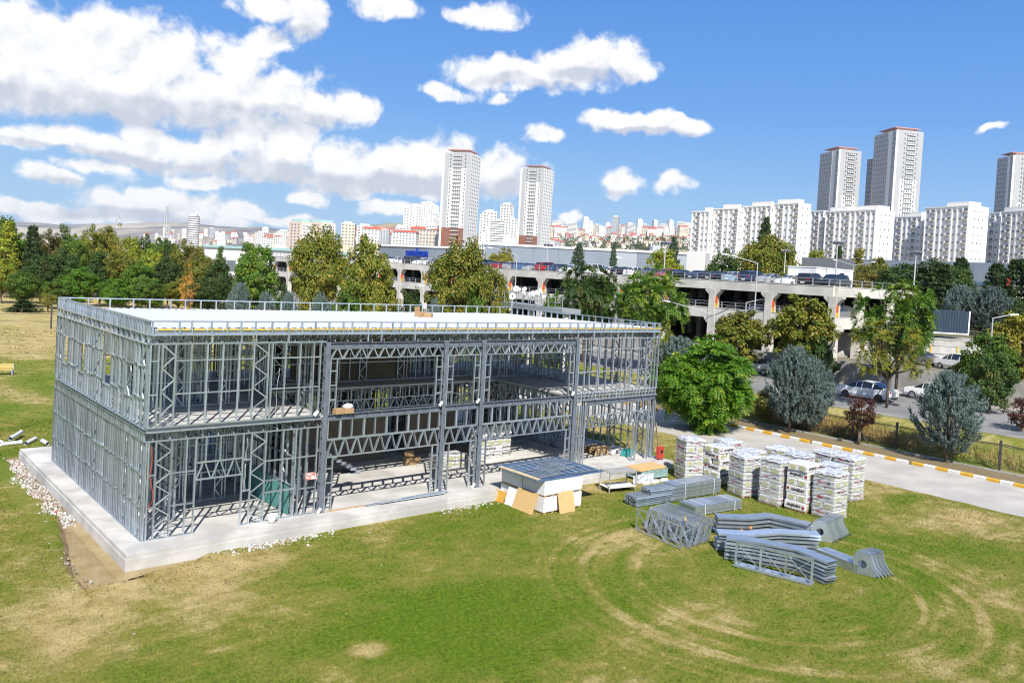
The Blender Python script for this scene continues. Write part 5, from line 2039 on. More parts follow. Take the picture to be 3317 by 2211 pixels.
def spruce(seed, H, Wd, cb=0.2, n=620, ln=0.42, up=0.75, prof=None):
    """blue spruce: upswept needle brushes thick over the whole crown"""
    L = Leaves(seed)
    r_ = L.r
    q = MB()
    prof = prof or (lambda t_: max(0.0, math.sin(math.pi * (0.13 + t_ * 0.84))) ** 0.62 * (1.0 - 0.10 * t_))
    ctr = []
    for i in range(n):
        t_ = r_.random() ** 0.9
        a = r_.uniform(0, 2 * math.pi)
        lump = 1 + 0.16 * math.sin(3 * a + 5 * t_ + seed) + r_.uniform(-0.14, 0.16)
        R_ = Wd / 2 * prof(t_) * lump
        z = H * (cb + (1 - cb) * t_ * 0.93)
        o = np.array([math.cos(a), math.sin(a), up + 1.3 * t_ ** 2]) + r_.normal(size=3) * 0.12
        o /= np.linalg.norm(o)
        bl = ln * r_.uniform(0.7, 1.25)
        tip = np.array([R_ * math.cos(a), R_ * math.sin(a), z])
        if r_.random() < 0.3:
            tip[:2] *= r_.uniform(0.35, 0.8)
        p0 = tip - o * bl
        for sub in range(5):
            o2 = o + r_.normal(size=3) * 0.38 * (sub > 0)
            o2 /= np.linalg.norm(o2)
            q0 = p0 + o * bl * (0.0 if sub == 0 else r_.uniform(0.1, 0.6))
            l2 = bl * (1.0 if sub == 0 else r_.uniform(0.35, 0.6))
            m = 11
            ss = np.linspace(0.1, 1, m)[:, None]
            ax = o2 + r_.normal(size=(m, 3)) * 0.5
            ax /= np.linalg.norm(ax, axis=1, keepdims=True)
            c = q0 + o2 * l2 * ss + ax * 0.07
            L.quads(c, r_.normal(size=(m, 3)) + o2 * 0.2, (0.20 - 0.09 * ss[:, 0]) * r_.uniform(0.8, 1.2, size=m), 0.3, ax)
        if i % 5 == 0:
            ctr.append(p0)
    r0 = 0.024 * H
    q.tube((0, 0, -0.2), (0, 0, H * 0.9), r0, r0 * 0.15, 9)
    limbs(q, np.zeros(3), ctr, H * cb * 1.4, r0 * 0.7, r_)
    return L, q


def tiers(seed, H, Wd, cb=0.06, rings=15, per=15, ln=0.5, droop=0.18, tuft=11):
    """pine or cedar: whorls of level boughs carrying needle tufts"""
    L = Leaves(seed)
    r_ = L.r
    q = MB()
    q.tube((0, 0, -0.2), (0, 0, H * 0.98), 0.02 * H, 0.004 * H, 8)
    for i in range(rings):
        t_ = (i + 0.3) / rings
        z0 = H * (cb + (1 - cb) * t_)
        nb = int(r_.integers(5, 8))
        for b_ in range(nb):
            a = 2 * math.pi * b_ / nb + r_.uniform(-0.5, 0.5) + i
            R_ = Wd / 2 * (1 - t_) ** 0.75 * r_.uniform(0.6, 1.15) + 0.1
            d = np.array([math.cos(a), math.sin(a), 0])
            e = d * R_ + np.array([0, 0, z0 + R_ * (0.25 * t_ - droop)])
            q.tube((0, 0, z0), tuple(e), 0.006 * H, 0.002 * H, 4)
            for k in range(per):
                s_ = r_.uniform(0.25, 1.05)
                p = np.array([0, 0, z0]) * (1 - s_) + e * s_ + np.array([-d[1], d[0], 0]) * r_.uniform(-0.32, 0.32) * R_ * s_
                o = d + np.array([0, 0, 0.5]) + r_.normal(size=3) * 0.4
                ax = o + r_.normal(size=(tuft, 3)) * 0.7
                c = p + ax * ln * 0.28
                L.quads(c, r_.normal(size=(tuft, 3)) + np.array([0, 0, 0.7]), ln * r_.uniform(0.3, 0.55, size=tuft), 0.3, ax)
    return L, q


PROTO = {}


def proto(key, fn, H, Wd, *a, bark=None, **k):
    L, q = fn(*a[:1], H, Wd, *a[1:], **k)
    PROTO[key] = (L.mesh('crown', LM['green']), q.mesh('trunk', bark or BARK, True), H, Wd)


for i in range(3):
    proto(f'broad{i}', broad, 13, 9.5, 100 + i, cb=0.14, clumps=135, per=120, leaf=0.21, lump=0.27)
proto('plane0', broad, 14, 12, 120, cb=0.2, clumps=170, per=125, leaf=0.21, lump=0.24, top=0.7)
proto('plane1', broad, 12, 9.5, 121, cb=0.12, clumps=160, per=120, leaf=0.18, lump=0.24, multi=5, bark=BARK_P)
proto('sparse0', broad, 11, 8, 130, cb=0.12, clumps=70, per=26, leaf=0.19, lump=0.3, sparse=0.25)
proto('loose0', broad, 7.5, 6.5, 131, cb=0.12, clumps=120, per=85, leaf=0.16, lump=0.22)
proto('poplar0', broad, 16, 4.6, 140, cb=0.06, clumps=95, per=75, leaf=0.2, lump=0.42, top=0.35)
proto('dense0', broad, 5, 5.5, 141, cb=0.02, clumps=95, per=90, leaf=0.11, lump=0.22)
proto('shrub0', broad, 3.3, 2.3, 142, cb=0.0, clumps=60, per=110, leaf=0.055, lump=0.34, top=0.45)
proto('plum0', broad, 3.6, 2.5, 143, cb=0.3, clumps=48, per=46, leaf=0.08, lump=0.26, top=0.8)
proto('heaven0', fronds, 9, 9, 150, 0.30, n=1150, leaf=0.16, fl=1.0, flat=0.95)
proto('heaven1', fronds, 9, 9.5, 151, 0.32, n=1300, leaf=0.16, fl=1.0, flat=0.95)
proto('heaven2', fronds, 9, 9, 155, 0.34, n=560, leaf=0.16, fl=1.0)
proto('heaven_bush', fronds, 7, 7.4, 152, 0.06, droop=0.5, n=2600, leaf=0.17, fl=1.05, pairs=9, bush=True, shell=(0.62, 1.0))
proto('spruce0', spruce, 6.5, 5.6, 160, cb=0.2, n=330, ln=1.15)
proto('spruce1', spruce, 6.5, 5.6, 161, cb=0.2, n=310, ln=1.15)
proto('pine0', tiers, 10, 7.5, 170, cb=0.05, rings=13, per=16, ln=0.62, droop=0.02)
proto('cedar0', tiers, 14, 8, 171, cb=0.05, rings=17, per=16, ln=0.65, droop=0.14)
TN = {}


def tree(key, colr, x, y, z, H, Wd, label, name='tree', group='trees', rz=None, cat='tree'):
    cm, tm2, h0, w0 = PROTO[key]
    n = TN.get(key, 0)
    TN[key] = n + 1
    rz = rt.uniform(0, 6.28) if rz is None else rz
    r_ = thing(name, label, cat, (x, y, z), rz, group, (Wd / w0, Wd / w0, H / h0))
    c = obj('crown', cm, r_)
    c.material_slots[0].link = 'OBJECT'
    c.material_slots[0].material = LM[colr]
    obj('trunk', tm2, r_)
    return r_


rt = random.Random(33)
NAMES = {'green': 'green', 'bright': 'bright green', 'dark': 'dark green', 'olive': 'olive green', 'golden': 'golden yellow', 'yellowgreen': 'yellow green', 'rust': 'rust tinged', 'brown': 'brownish',
         'orange': 'thin orange', 'pine': 'dark', 'cedar': 'dark', 'blue': 'silver blue', 'poplar': 'grey green', 'plum': 'dark purple'}
KINDS = {'broad': 'broadleaf tree', 'plane': 'plane tree', 'sparse': 'thin crowned tree', 'poplar': 'poplar', 'loose': 'small plane tree', 'pine': 'pine', 'cedar': 'conifer', 'spruce': 'spruce', 'heaven': 'feathery tree', 'dense': 'rounded shrub', 'shrub': 'shrub', 'plum': 'plum tree'}


def tree_px(key, colr, px, depth, ytop, wpx, where, group, ybase=None, base_z=None, name=None):
    p = dsp(px, ytop, depth)
    z = ground_z(p[0]) if base_z is None else base_z
    if p[0] > 70 and base_z is None:
        z = 3.5
    if px > 2040 and depth > 100:
        z = 6.1
    if p[0] > 70 and p[1] > 160:
        z = 0.0
    Wd = wpx * DK * depth / FPX
    k = ''.join(ch for ch in key if not ch.isdigit())
    lab = f'{NAMES[colr]} {KINDS[k]} {where}'
    nm = {'spruce': 'spruce_tree', 'pine': 'pine_tree', 'cedar': 'conifer_tree', 'poplar': 'poplar_tree', 'dense': 'shrub', 'shrub': 'shrub'}.get(k, 'broadleaf_tree')
    return tree(key, colr, p[0], p[1], z, (p[2] - z) * 1.05, Wd * (1.5 if key == 'pine0' else 1.08), lab, name or nm, group, cat='shrub' if k in ('dense', 'shrub') else 'tree')


GW = 'wood beyond the meadow'
wood_back = [('broad0', 'green', 2, 175, 497, 75), ('poplar0', 'yellowgreen', 20, 168, 502, 50), ('broad1', 'bright', 45, 172, 535, 55), ('pine0', 'pine', 76, 172, 527, 52), ('broad2', 'rust', 114, 180, 531, 62), ('poplar0', 'poplar', 150, 200, 511, 40),
             ('broad1', 'green', 172, 180, 538, 48), ('broad0', 'green', 190, 186, 545, 42), ('broad2', 'olive', 214, 185, 521, 58), ('broad1', 'olive', 246, 190, 520, 58), ('sparse0', 'golden', 274, 182, 511, 52), ('broad0', 'yellowgreen', 304, 182, 544, 58),
             ('broad2', 'dark', 334, 188, 542, 54), ('broad1', 'green', 366, 184, 546, 54), ('broad0', 'dark', 396, 182, 556, 46), ('broad2', 'olive', 424, 178, 553, 58), ('broad0', 'rust', 456, 172, 568, 52), ('poplar0', 'green', 507, 182, 562, 24)]
for i, a in enumerate(wood_back):
    tree_px(*a, f'in the left wood back rank, {ORD[i]} from left', GW)
wood_front = [('broad1', 'yellowgreen', 8, 152, 596, 66), ('broad2', 'green', 52, 146, 622, 72), ('broad0', 'dark', 98, 156, 585, 82), ('broad1', 'dark', 146, 162, 572, 72), ('broad2', 'bright', 184, 148, 616, 78), ('broad0', 'dark', 232, 158, 580, 76),
              ('broad1', 'olive', 284, 156, 578, 76), ('broad2', 'green', 322, 150, 602, 74), ('broad0', 'yellowgreen', 352, 160, 575, 56), ('broad1', 'dark', 388, 156, 590, 66), ('sparse0', 'orange', 436, 142, 606, 42), ('broad2', 'olive', 470, 158, 586, 74),
              ('broad0', 'dark', 506, 156, 592, 60), ('broad1', 'olive', 412, 150, 640, 60), ('broad0', 'bright', 268, 146, 640, 70), ('broad1', 'green', 135, 146, 640, 70), ('broad2', 'dark', 470, 146, 640, 70), ('broad1', 'green', 345, 142, 640, 70)]
for i, a in enumerate(wood_front):
    tree_px(*a, f'in the front rank of the left wood, {ORD[i]} planted', GW)
tree_px('sparse0', 'golden', 112, 138, 664, 48, 'at the meadow edge beside the dark fence post', GW)
tree_px('pine0', 'pine', 55, 136, 690, 54, 'standing alone at the meadow edge, round headed', GW)

GM = 'trees between the frame and the deck'
tree_px('poplar0', 'green', 575, 150, 552, 60, 'rising just right of the left wood', GM)
tree_px('broad0', 'green', 590, 138, 562, 92, 'standing apart right of the left wood', GM)
tree_px('plane0', 'olive', 737, 118, 524, 132, 'tall and dense behind the middle of the white roof', GM)
tree_px('plane1', 'olive', 846, 106, 553, 116, 'with pale splayed stems', GM)
tree_px('plane0', 'olive', 1062, 100, 551, 152, 'broad and dense in front of the factory wall', GM)
tree_px('loose0', 'olive', 1140, 92, 618, 76, 'low beside the dense plane tree', GM)
tree_px('heaven1', 'dark', 1352, 90, 606, 160, 'with rusty seed heads in front of the deck', GM)
tree_px('heaven0', 'green', 1500, 86, 606, 192, 'wide crowned in front of the deck pillars', GM)
tree_px('loose0', 'green', 1275, 84, 676, 64, 'low behind the far parapet', GM)
tree_px('loose0', 'olive', 1702, 87, 716, 132, 'in front of the third deck pillar', GM)
tree_px('loose0', 'olive', 1846, 85, 684, 152, 'in front of the corner deck pillar', GM)
tree_px('dense0', 'dark', 1884, 82, 776, 96, 'low behind the twin blue spruce', GM)
tree_px('dense0', 'olive', 1532, 76, 742, 70, 'just behind the frame corner', GM)
GH = 'shrubs behind the white roof'
for i, (k, c, px, dp, yt, wpx) in enumerate([('spruce0', 'blue', 552, 92, 646, 58), ('spruce1', 'blue', 614, 88, 664, 46), ('spruce0', 'blue', 664, 86, 668, 46), ('spruce1', 'blue', 738, 84, 668, 52), ('dense0', 'dark', 650, 98, 652, 74), ('dense0', 'olive', 715, 98, 656, 72),
                                             ('dense0', 'green', 800, 96, 656, 82), ('loose0', 'olive', 880, 92, 646, 84), ('dense0', 'dark', 950, 92, 664, 70), ('dense0', 'olive', 1015, 90, 676, 62), ('dense0', 'green', 1090, 88, 676, 84), ('dense0', 'olive', 1160, 86, 688, 60), ('spruce0', 'blue', 1000, 84, 682, 38)]):
    tree_px(k, c, px, dp, yt, wpx, f'in the hedge line behind the white roof, {ORD[i]} planted', GH)

GD = 'trees behind the parking deck'
for i, a in enumerate([('broad1', 'golden', 1156, 150, 570, 62, 'between the street lamps left of the factory windows'), ('broad2', 'yellowgreen', 1130, 160, 585, 36, 'low beside the golden tree'), ('cedar0', 'cedar', 1330, 150, 566, 56, 'in front of the factory windows'),
                       ('cedar0', 'cedar', 1410, 148, 570, 34, 'small, right of the bigger conifer by the factory'), ('broad0', 'yellowgreen', 1528, 148, 574, 92, 'left of the white office block'), ('cedar0', 'cedar', 1548, 166, 552, 52, 'behind the yellow green tree near the office block'),
                       ('cedar0', 'pine', 1760, 165, 510, 66, 'tall and pointed before the white apartment blocks'), ('broad2', 'dark', 1664, 142, 576, 84, 'beside the white office block'), ('plane0', 'olive', 1772, 145, 543, 158, 'big and round before the white apartment blocks'),
                       ('broad0', 'yellowgreen', 1880, 205, 574, 56, 'over the dark gate building'), ('cedar0', 'pine', 1928, 195, 572, 38, 'slim before the wide apartment block'), ('poplar0', 'golden', 1974, 178, 565, 46, 'pointed before the wide apartment block'),
                       ('broad1', 'olive', 2015, 165, 592, 84, 'right of the stair house'), ('broad2', 'rust', 1992, 150, 618, 72, 'just behind the stair house corner'), ('pine0', 'pine', 2058, 140, 620, 76, 'left of the pine group'),
                       ('pine0', 'pine', 2122, 128, 622, 84, 'in the pine group behind the container'), ('pine0', 'pine', 2164, 122, 612, 92, 'tallest of the pine group behind the container'), ('pine0', 'pine', 2208, 132, 600, 66, 'with pointed tip left of the hut'),
                       ('broad1', 'dark', 2072, 132, 606, 112, 'in the dark mass left behind the container'), ('broad2', 'pine', 2138, 126, 598, 120, 'in the dark mass behind the container, tallest'),
                       ('broad0', 'dark', 2196, 130, 612, 92, 'in the dark mass right behind the container'), ('pine0', 'pine', 2292, 150, 612, 70, 'behind the hut roof'), ('pine0', 'pine', 2338, 120, 604, 90, 'at the right photo edge'), ('pine0', 'pine', 2300, 112, 640, 74, 'behind the two blue spruces at the right'), ('broad0', 'dark', 2345, 105, 690, 90, 'low at the right photo edge')]):
    tree_px(*a, GD)
tree_px('spruce0', 'blue', 2212, 108, 652, 76, 'above the container, left one', GD)
tree_px('spruce1', 'blue', 2276, 106, 654, 92, 'above the container, right one', GD)

GN = 'trees along the road and fence'


def tree_base(key, colr, px, py, z, ytop, wpx, label, name='broadleaf_tree', cb=None, cat='tree'):
    b_ = gnd(px * DK, py * DK, z)
    dep = float((b_ - CAM) @ _f)
    H = (py - ytop) * DK * dep / FPX
    return tree(key, colr, b_[0], b_[1], z, H * 1.02, wpx * 1.06 * DK * dep / FPX, label, name, GN, cat=cat)


tree_base('heaven_bush', 'bright', 1612, 985, GZ, 772, 222, 'large round bush with bright green feathery leaves at the building corner', 'feathery_bush', cat='shrub')
tree_base('spruce0', 'blue', 1812, 992, GZ, 784, 112, 'silver blue spruce, nearer of the twin pair by the fence', 'spruce_tree')
tree_base('spruce1', 'blue', 1860, 994, GZ, 810, 86, 'smaller silver blue spruce touching its twin by the fence', 'spruce_tree')
tree_base('spruce1', 'blue', 2172, 1060, GZ, 838, 140, 'large lone silver blue spruce between path and fence', 'spruce_tree')
tree_base('spruce0', 'blue', 1552, 930, GZ, 764, 112, 'silver blue spruce half hidden behind the round feathery bush', 'spruce_tree')
tree_base('plum0', 'plum', 1972, 1020, GZ, 902, 80, 'small dark purple plum tree by the braced fence post', 'plum_tree')
tree_base('shrub0', 'olive', 1752, 972, GZ, 884, 58, 'small cone shaped yellow green shrub left of the twin spruces', 'shrub', cat='shrub')
tree_base('heaven2', 'olive', 2036, 936, 1.2, 735, 180, 'slim roadside tree with open olive green crown before the white sedan', 'broadleaf_tree')
tree_base('heaven1', 'green', 2056, 916, 1.3, 636, 200, 'tall tree with layered dark green crown against the deck corner', 'broadleaf_tree')
tree_base('loose0', 'golden', 2335, 920, 1.3, 718, 150, 'golden leaved tree at the right photo edge above the road', 'broadleaf_tree')
tree_base('broad0', 'green', 2268, 930, 1.3, 762, 120, 'dense green tree by the roadside right of the upper white car', 'broadleaf_tree')
tree_base('loose0', 'olive', 2222, 920, 1.3, 812, 80, 'low olive green tree by the roadside behind the lone blue spruce', 'broadleaf_tree')
tree_base('dense0', 'dark', 2270, 945, 1.3, 798, 120, 'dark green shrub right of the lone blue spruce', 'shrub', cat='shrub')
tree_base('plum0', 'plum', 2345, 1015, GZ + 0.8, 905, 90, 'purple leaved plum tree cut by the right photo edge', 'plum_tree')
tree_base('plum0', 'plum', 1700, 935, 0.2, 872, 50, 'tiny purple plum tree on the bank left of the cone shrub', 'plum_tree')

# ------------------------------------------------------------------ building site materials on the lawn
rb = random.Random(9)


def text_mesh(name, body, size, m, ext=0.003, bold=0.0, align='CENTER'):
    fc = bpy.data.curves.new('tmp_' + name, 'FONT')
    fc.body = body
    fc.size = size
    fc.extrude = ext
    fc.offset = bold
    fc.align_x = align
    fc.align_y = 'CENTER'
    fc.resolution_u = 2
    to = bpy.data.objects.new('tmp', fc)
    COL.objects.link(to)
    dg = bpy.context.evaluated_depsgraph_get()
    me = bpy.data.meshes.new_from_object(to.evaluated_get(dg))
    bpy.data.objects.remove(to)
    me.materials.clear()
    me.materials.append(m)
    me.name = name
    return me


def film_mat(name, wave):
    """printed white pack film: grey and gold swooshes"""
    m = bpy.data.materials.new(name)
    m.use_nodes = True
    t = NT(m.node_tree)
    b_ = m.node_tree.nodes['Principled BSDF']
    co = t.n('ShaderNodeTexCoord').outputs['Object']
    oi = t.n('ShaderNodeObjectInfo').outputs['Random']
    sp = t.n('ShaderNodeSeparateXYZ', {0: co})
    s_ = t.m('ADD', t.m('MULTIPLY', t.m('ADD', sp.outputs[0], sp.outputs[1]), 0.22), t.m('MULTIPLY', oi, 0.12))
    wv = t.m('ADD', sp.outputs[2], t.m('ADD', s_, t.m('MULTIPLY', t.m('SINE', t.m('MULTIPLY', t.m('ADD', sp.outputs[0], sp.outputs[1]), 4.5)), 0.05)))
    col = (0.66, 0.66, 0.65)
    out = t.mix(0.0, col, col)
    bands = ((0.08, 0.03, (0.30, 0.27, 0.17)), (0.14, 0.022, (0.10, 0.10, 0.11)), (-0.05, 0.018, (0.36, 0.33, 0.24)), (-0.12, 0.045, (0.12, 0.12, 0.13)), (0.30, 0.05, (0.13, 0.13, 0.14)), (0.42, 0.03, (0.32, 0.29, 0.2))) if wave else ((0.16, 0.01, (0.10, 0.02, 0.03)),)
    for c, h_, cc in bands:
        k = t.mapr(t.m('ABSOLUTE', t.m('SUBTRACT', wv, c)), h_, h_ * 0.6)
        out = t.mix(t.m('MULTIPLY', k, 0.85), out, cc)
    m.node_tree.links.new(out, b_.inputs['Base Color'])
    b_.inputs['Roughness'].default_value = 0.3
    bp = t.n('ShaderNodeBump', {'Height': t.noise(co, 6.0, 5, 0.6, 1.5), 'Strength': 0.5, 'Distance': 0.03})
    m.node_tree.links.new(bp.outputs[0], b_.inputs['Normal'])
    return m


FILM_W, FILM_P = film_mat('pack_film_swoosh', True), film_mat('pack_film_plain', False)
WOOL = mat('mineral_wool', (0.50, 0.49, 0.27), 0.95, 0, 0.25, 14.0, 0.3, 60.0)
INK_R = mat('ink_red', (0.36, 0.02, 0.03), 0.5)
INK_D = mat('ink_dark', (0.05, 0.035, 0.04), 0.5)
COVER = mat('crumpled_film', (0.60, 0.63, 0.68), 0.2, 0, 0.35, 5.0, 0.8, 9.0, detail=6)
T_RAV = text_mesh('lettering', 'ravaber', 0.25, INK_D, bold=0.006)
T_MY = text_mesh('lettering', 'MY', 0.17, INK_D, bold=0.004, align='RIGHT')
T_CHEM = text_mesh('lettering', 'CHEM', 0.17, INK_R, bold=0.004, align='LEFT')
fl = MB()
for k in range(5):                     # little petal mark before the name
    a = 2 * math.pi * k / 5
    fl.prism([(0.05 * math.cos(a) + 0.035 * math.cos(b_), 0.05 * math.sin(a) + 0.035 * math.sin(b_)) for b_ in np.linspace(0, 2 * math.pi, 9)[:-1]], -0.003, 0.003)
FLOWER = fl.mesh('petal_mark', INK_R)
wrap_m = bpy.data.materials.new('stretch_film')
wrap_m.use_nodes = True
t = NT(wrap_m.node_tree)
b = wrap_m.node_tree.nodes['Principled BSDF']
co = t.n('ShaderNodeTexCoord').outputs['Object']
nz_ = t.n('ShaderNodeTexNoise', {'Vector': t.v('MULTIPLY', co, (1.2, 1.2, 5.5)), 'Scale': 1.6, 'Detail': 5.0, 'Distortion': 1.0}).outputs[0]
b.inputs['Base Color'].default_value = (0.72, 0.74, 0.77, 1)
b.inputs['Roughness'].default_value = 0.18
tr = t.n('ShaderNodeBsdfTransparent')
mx = t.n('ShaderNodeMixShader', {0: t.mapr(nz_, 0.40, 0.70, 0.06, 0.6), 1: tr.outputs[0], 2: b.outputs[0]})
wrap_m.node_tree.links.new(mx.outputs[0], wrap_m.node_tree.nodes['Material Output'].inputs['Surface'])

PK = {}


def pack_mesh(m, lx, ly, lz, seed):
    key = (m.name, lx, ly, lz, seed)
    if key not in PK:
        r_ = random.Random(seed)
        q = MB()
        c = 0.05
        n = 3
        # soft cushion: bevelled box with bulged faces
        xs_ = [-lx / 2, -lx / 2 + c, 0, lx / 2 - c, lx / 2]
        ys_ = [-ly / 2, -ly / 2 + c, 0, ly / 2 - c, ly / 2]
        zs_ = [0, c, lz / 2, lz - c, lz]

        def pt(i, j, k):
            x, y, z = xs_[i], ys_[j], zs_[k]
            e = (i in (0, 4)) + (j in (0, 4)) + (k in (0, 4))
            if e >= 2:
                x *= 1 - 0.035 * e * 0.6
                y *= 1 - 0.035 * e * 0.6
                z = lz / 2 + (z - lz / 2) * 0.96
            elif e == 1 and i in (1, 2, 3) or j in (1, 2, 3):
                pass
            h = hash((round(xs_[i], 3), round(ys_[j], 3), round(zs_[k], 3), seed)) % 1000 / 1000 - 0.5
            return (x + h * 0.014, y - h * 0.014, z + h * 0.01)
        def grid(f):
            for a in range(4):
                for b2 in range(4):
                    q.face([f(a, b2), f(a + 1, b2), f(a + 1, b2 + 1), f(a, b2 + 1)])
        grid(lambda a, b2: pt(a, b2, 4))
        grid(lambda a, b2: pt(b2, a, 0))
        grid(lambda a, b2: pt(a, 0, b2))
        grid(lambda a, b2: pt(b2, 4, a))
        grid(lambda a, b2: pt(0, b2, a))
        grid(lambda a, b2: pt(4, a, b2))
        PK[key] = q.mesh('insulation_pack', m, False)
    return PK[key]


ov = MB()
ov.prism([(0.165 * math.cos(a) * (1 + 0.08 * math.cos(2 * a)), 0.125 * math.sin(a)) for a in np.linspace(0, 2 * math.pi, 19)[:-1]], -0.004, 0.010)
OVAL = ov.mesh('wool_end', WOOL)
MX = Matrix(((0, 0, -1, 0), (-1, 0, 0, 0), (0, 1, 0, 0), (0, 0, 0, 1)))       # text plane facing -X
MY_ = Matrix(((1, 0, 0, 0), (0, 0, -1, 0), (0, 1, 0, 0), (0, 0, 0, 1)))       # text plane facing -Y
FLIP = Matrix.Rotation(math.pi, 4, 'Z')


def stack(x, y, rz, h, label, brand, wrap, start=0, layers=6, jit=0.01, cover=True):
    s = thing('insulation_stack', label, 'insulation stack', (x, y, GZ), rz, 'stacks of wrapped insulation on the lawn')
    lh_ = (h - 0.12) / layers
    q = MB()
    for k in (-0.5, 0, 0.5):
        q.box(k - 0.06, k + 0.06, -0.58, 0.58, 0.0, 0.09)
    q.box(-0.6, 0.6, -0.58, 0.58, 0.09, 0.118)
    q.build('pallet', WOOD, s)
    film = FILM_P if brand == 'rav' else FILM_W
    for i in range(layers):
        z = 0.12 + lh_ * i
        ends_x = (i + start) % 2 == 0
        loose = brand == 'rav' and i == layers - 1
        for k in (-1, 1):
            jx, jy = rb.uniform(-jit, jit), rb.uniform(-jit, jit)
            if ends_x:
                p = obj('insulation_pack', pack_mesh(film, 1.2, 0.595, lh_, rb.randint(0, 3)), s, loc=(jx + (-0.05 if loose else 0), 0.3 * k + jy, z), rz=rb.uniform(-0.02, 0.02) + (0.05 * k if loose else 0))
                obj('wool_end', OVAL, p, M=Matrix.Translation((-0.603, 0.0, lh_ * 0.48)) @ MX)
                if k < 0:              # long side seen on -Y face
                    lab_at(p, brand, Matrix.Translation((0.0, -0.302, lh_ * 0.5)) @ MY_ @ (FLIP if rb.random() < 0.5 else Matrix()))
            else:
                p = obj('insulation_pack', pack_mesh(film, 0.595, 1.2, lh_, rb.randint(0, 3)), s, loc=(0.3 * k + jx, jy, z), rz=rb.uniform(-0.02, 0.02))
                obj('wool_end', OVAL, p, M=Matrix.Translation((0.0, -0.603, lh_ * 0.48)) @ MY_)
                if k < 0:
                    flip = {'rav': (i // 2) % 2 == 0}.get(brand, True)
                    lab_at(p, brand, Matrix.Translation((-0.302, 0.0, lh_ * 0.5)) @ MX @ (FLIP if flip else Matrix()))
    if wrap:
        q = MB()
        pr = [(-0.615, -0.615), (0.615, -0.615), (0.615, 0.615), (-0.615, 0.615)]
        q.prism(pr, 0.06, h - 0.01, cap=False)
        q.build('stretch_wrap', wrap_m, s)
    if cover:
        q = MB()
        n = 12
        r2 = random.Random(int(x * 100))
        H2 = {}
        for i in range(n + 1):
            for j in range(n + 1):
                u, v = -0.64 + 1.28 * i / n, -0.64 + 1.28 * j / n
                e = min(i, j, n - i, n - j)
                H2[i, j] = (u, v, h + (r2.uniform(-0.004, 0.055) if e > 1 else (r2.uniform(-0.16, -0.07) if e == 0 else r2.uniform(-0.005, 0.02))))
        for i in range(n):
            for j in range(n):
                a, b2, c, d = H2[i, j], H2[i + 1, j], H2[i + 1, j + 1], H2[i, j + 1]
                q.face([a, b2, c])
                q.face([a, c, d])
        q.build('film_cover', COVER, s)
    return s


def lab_at(p, brand, M):
    if brand == 'rav':
        obj('lettering', T_RAV, p, M=M @ Matrix.Translation((0.08, 0.02, 0.004)))
        obj('petal_mark', FLOWER, p, M=M @ Matrix.Translation((-0.47, 0.03, 0.004)))
    else:
        obj('lettering', T_MY, p, M=M @ Matrix.Translation((-0.12, -0.02, 0.004)))
        obj('lettering', T_CHEM, p, M=M @ Matrix.Translation((-0.10, -0.02, 0.004)))


stack(28.3, -12.1, R(-3), 2.33, 'front row insulation stack at the right end, next to the curved plates', 'my', True, 1)
stack(28.2, -10.6, R(2), 2.46, 'front row insulation stack with ravaber printed packs and a loose top layer', 'rav', False, 1, jit=0.03, cover=False)
stack(27.98, -9.2, R(-1), 2.42, 'front row insulation stack printed MYCHEM left of the ravaber stack', 'my', True, 0)
stack(28.0, -7.25, R(-14), 2.2, 'film wrapped insulation stack standing behind the steel plate bundles', 'my', True, 0, layers=5)
stack(28.75, -5.0, R(-6), 2.2, 'leaning insulation stack with ravaber packs second from the left', 'rav', False, 1, jit=0.045)
stack(27.95, -3.55, R(-22), 2.42, 'leftmost insulation stack beside the green bush', 'my', True, 1)
stack(30.5, -4.3, R(-10), 2.2, 'insulation stack at the back left with clear film top', 'my', True, 0, layers=5)
stack(29.5, -6.6, R(0), 2.15, 'insulation stack in the middle row behind the leaning one', 'my', True, 1, layers=5)
stack(30.9, -7.5, R(3), 2.36, 'back row insulation stack, left of the middle pair', 'my', True, 1)
stack(30.75, -8.85, R(2), 2.30, 'back row insulation stack, right of the middle pair', 'my', True, 1)
stack(32.6, -9.5, R(-6), 2.36, 'back row insulation stack nearest the path, left one', 'my', True, 0)
stack(32.5, -10.85, R(-4), 2.36, 'back row insulation stack nearest the path, right one', 'my', True, 0)
stack(30.35, -11.0, R(0), 2.2, 'middle row insulation stack hidden behind the ravaber packs', 'my', True, 1, layers=5)

# packs lying on the ground floor inside the frame
ip = thing('insulation_pile', 'pile of white insulation packs inside the frame on the ground floor', 'insulation pile', (19.3, 4.6, 0.0))
for i in range(4):
    for j in range(5):
        p = obj('insulation_pack', pack_mesh(FILM_P if j % 2 else FILM_W, 0.595, 0.9, 0.36, j % 4), ip, loc=(0.6 * i + rb.uniform(-.02, .02), 0.4 + rb.uniform(-.03, .03), 0.36 * j))
        if j in (4, 2):
            obj('wool_end', OVAL, p, M=Matrix.Translation((0.0, -0.453, 0.18)) @ MY_)
        elif i % 2:
            obj('lettering', T_RAV, p, M=Matrix.Translation((0.0, -0.453, 0.18)) @ MY_ @ FLIP)
ip2 = thing('insulation_pile', 'small heap of insulation packs behind the middle columns inside the frame', 'insulation pile', (16.0, 3.9, 0.0))
for i in range(3):
    for j in range(2):
        p = obj('insulation_pack', pack_mesh(FILM_W, 0.595, 0.9, 0.36, j), ip2, loc=(0.6 * i, 0.3 + rb.uniform(-.05, .05), 0.36 * j), rz=rb.uniform(-.1, .1))
        obj('wool_end', OVAL, p, M=Matrix.Translation((0.0, -0.453, 0.18)) @ MY_)

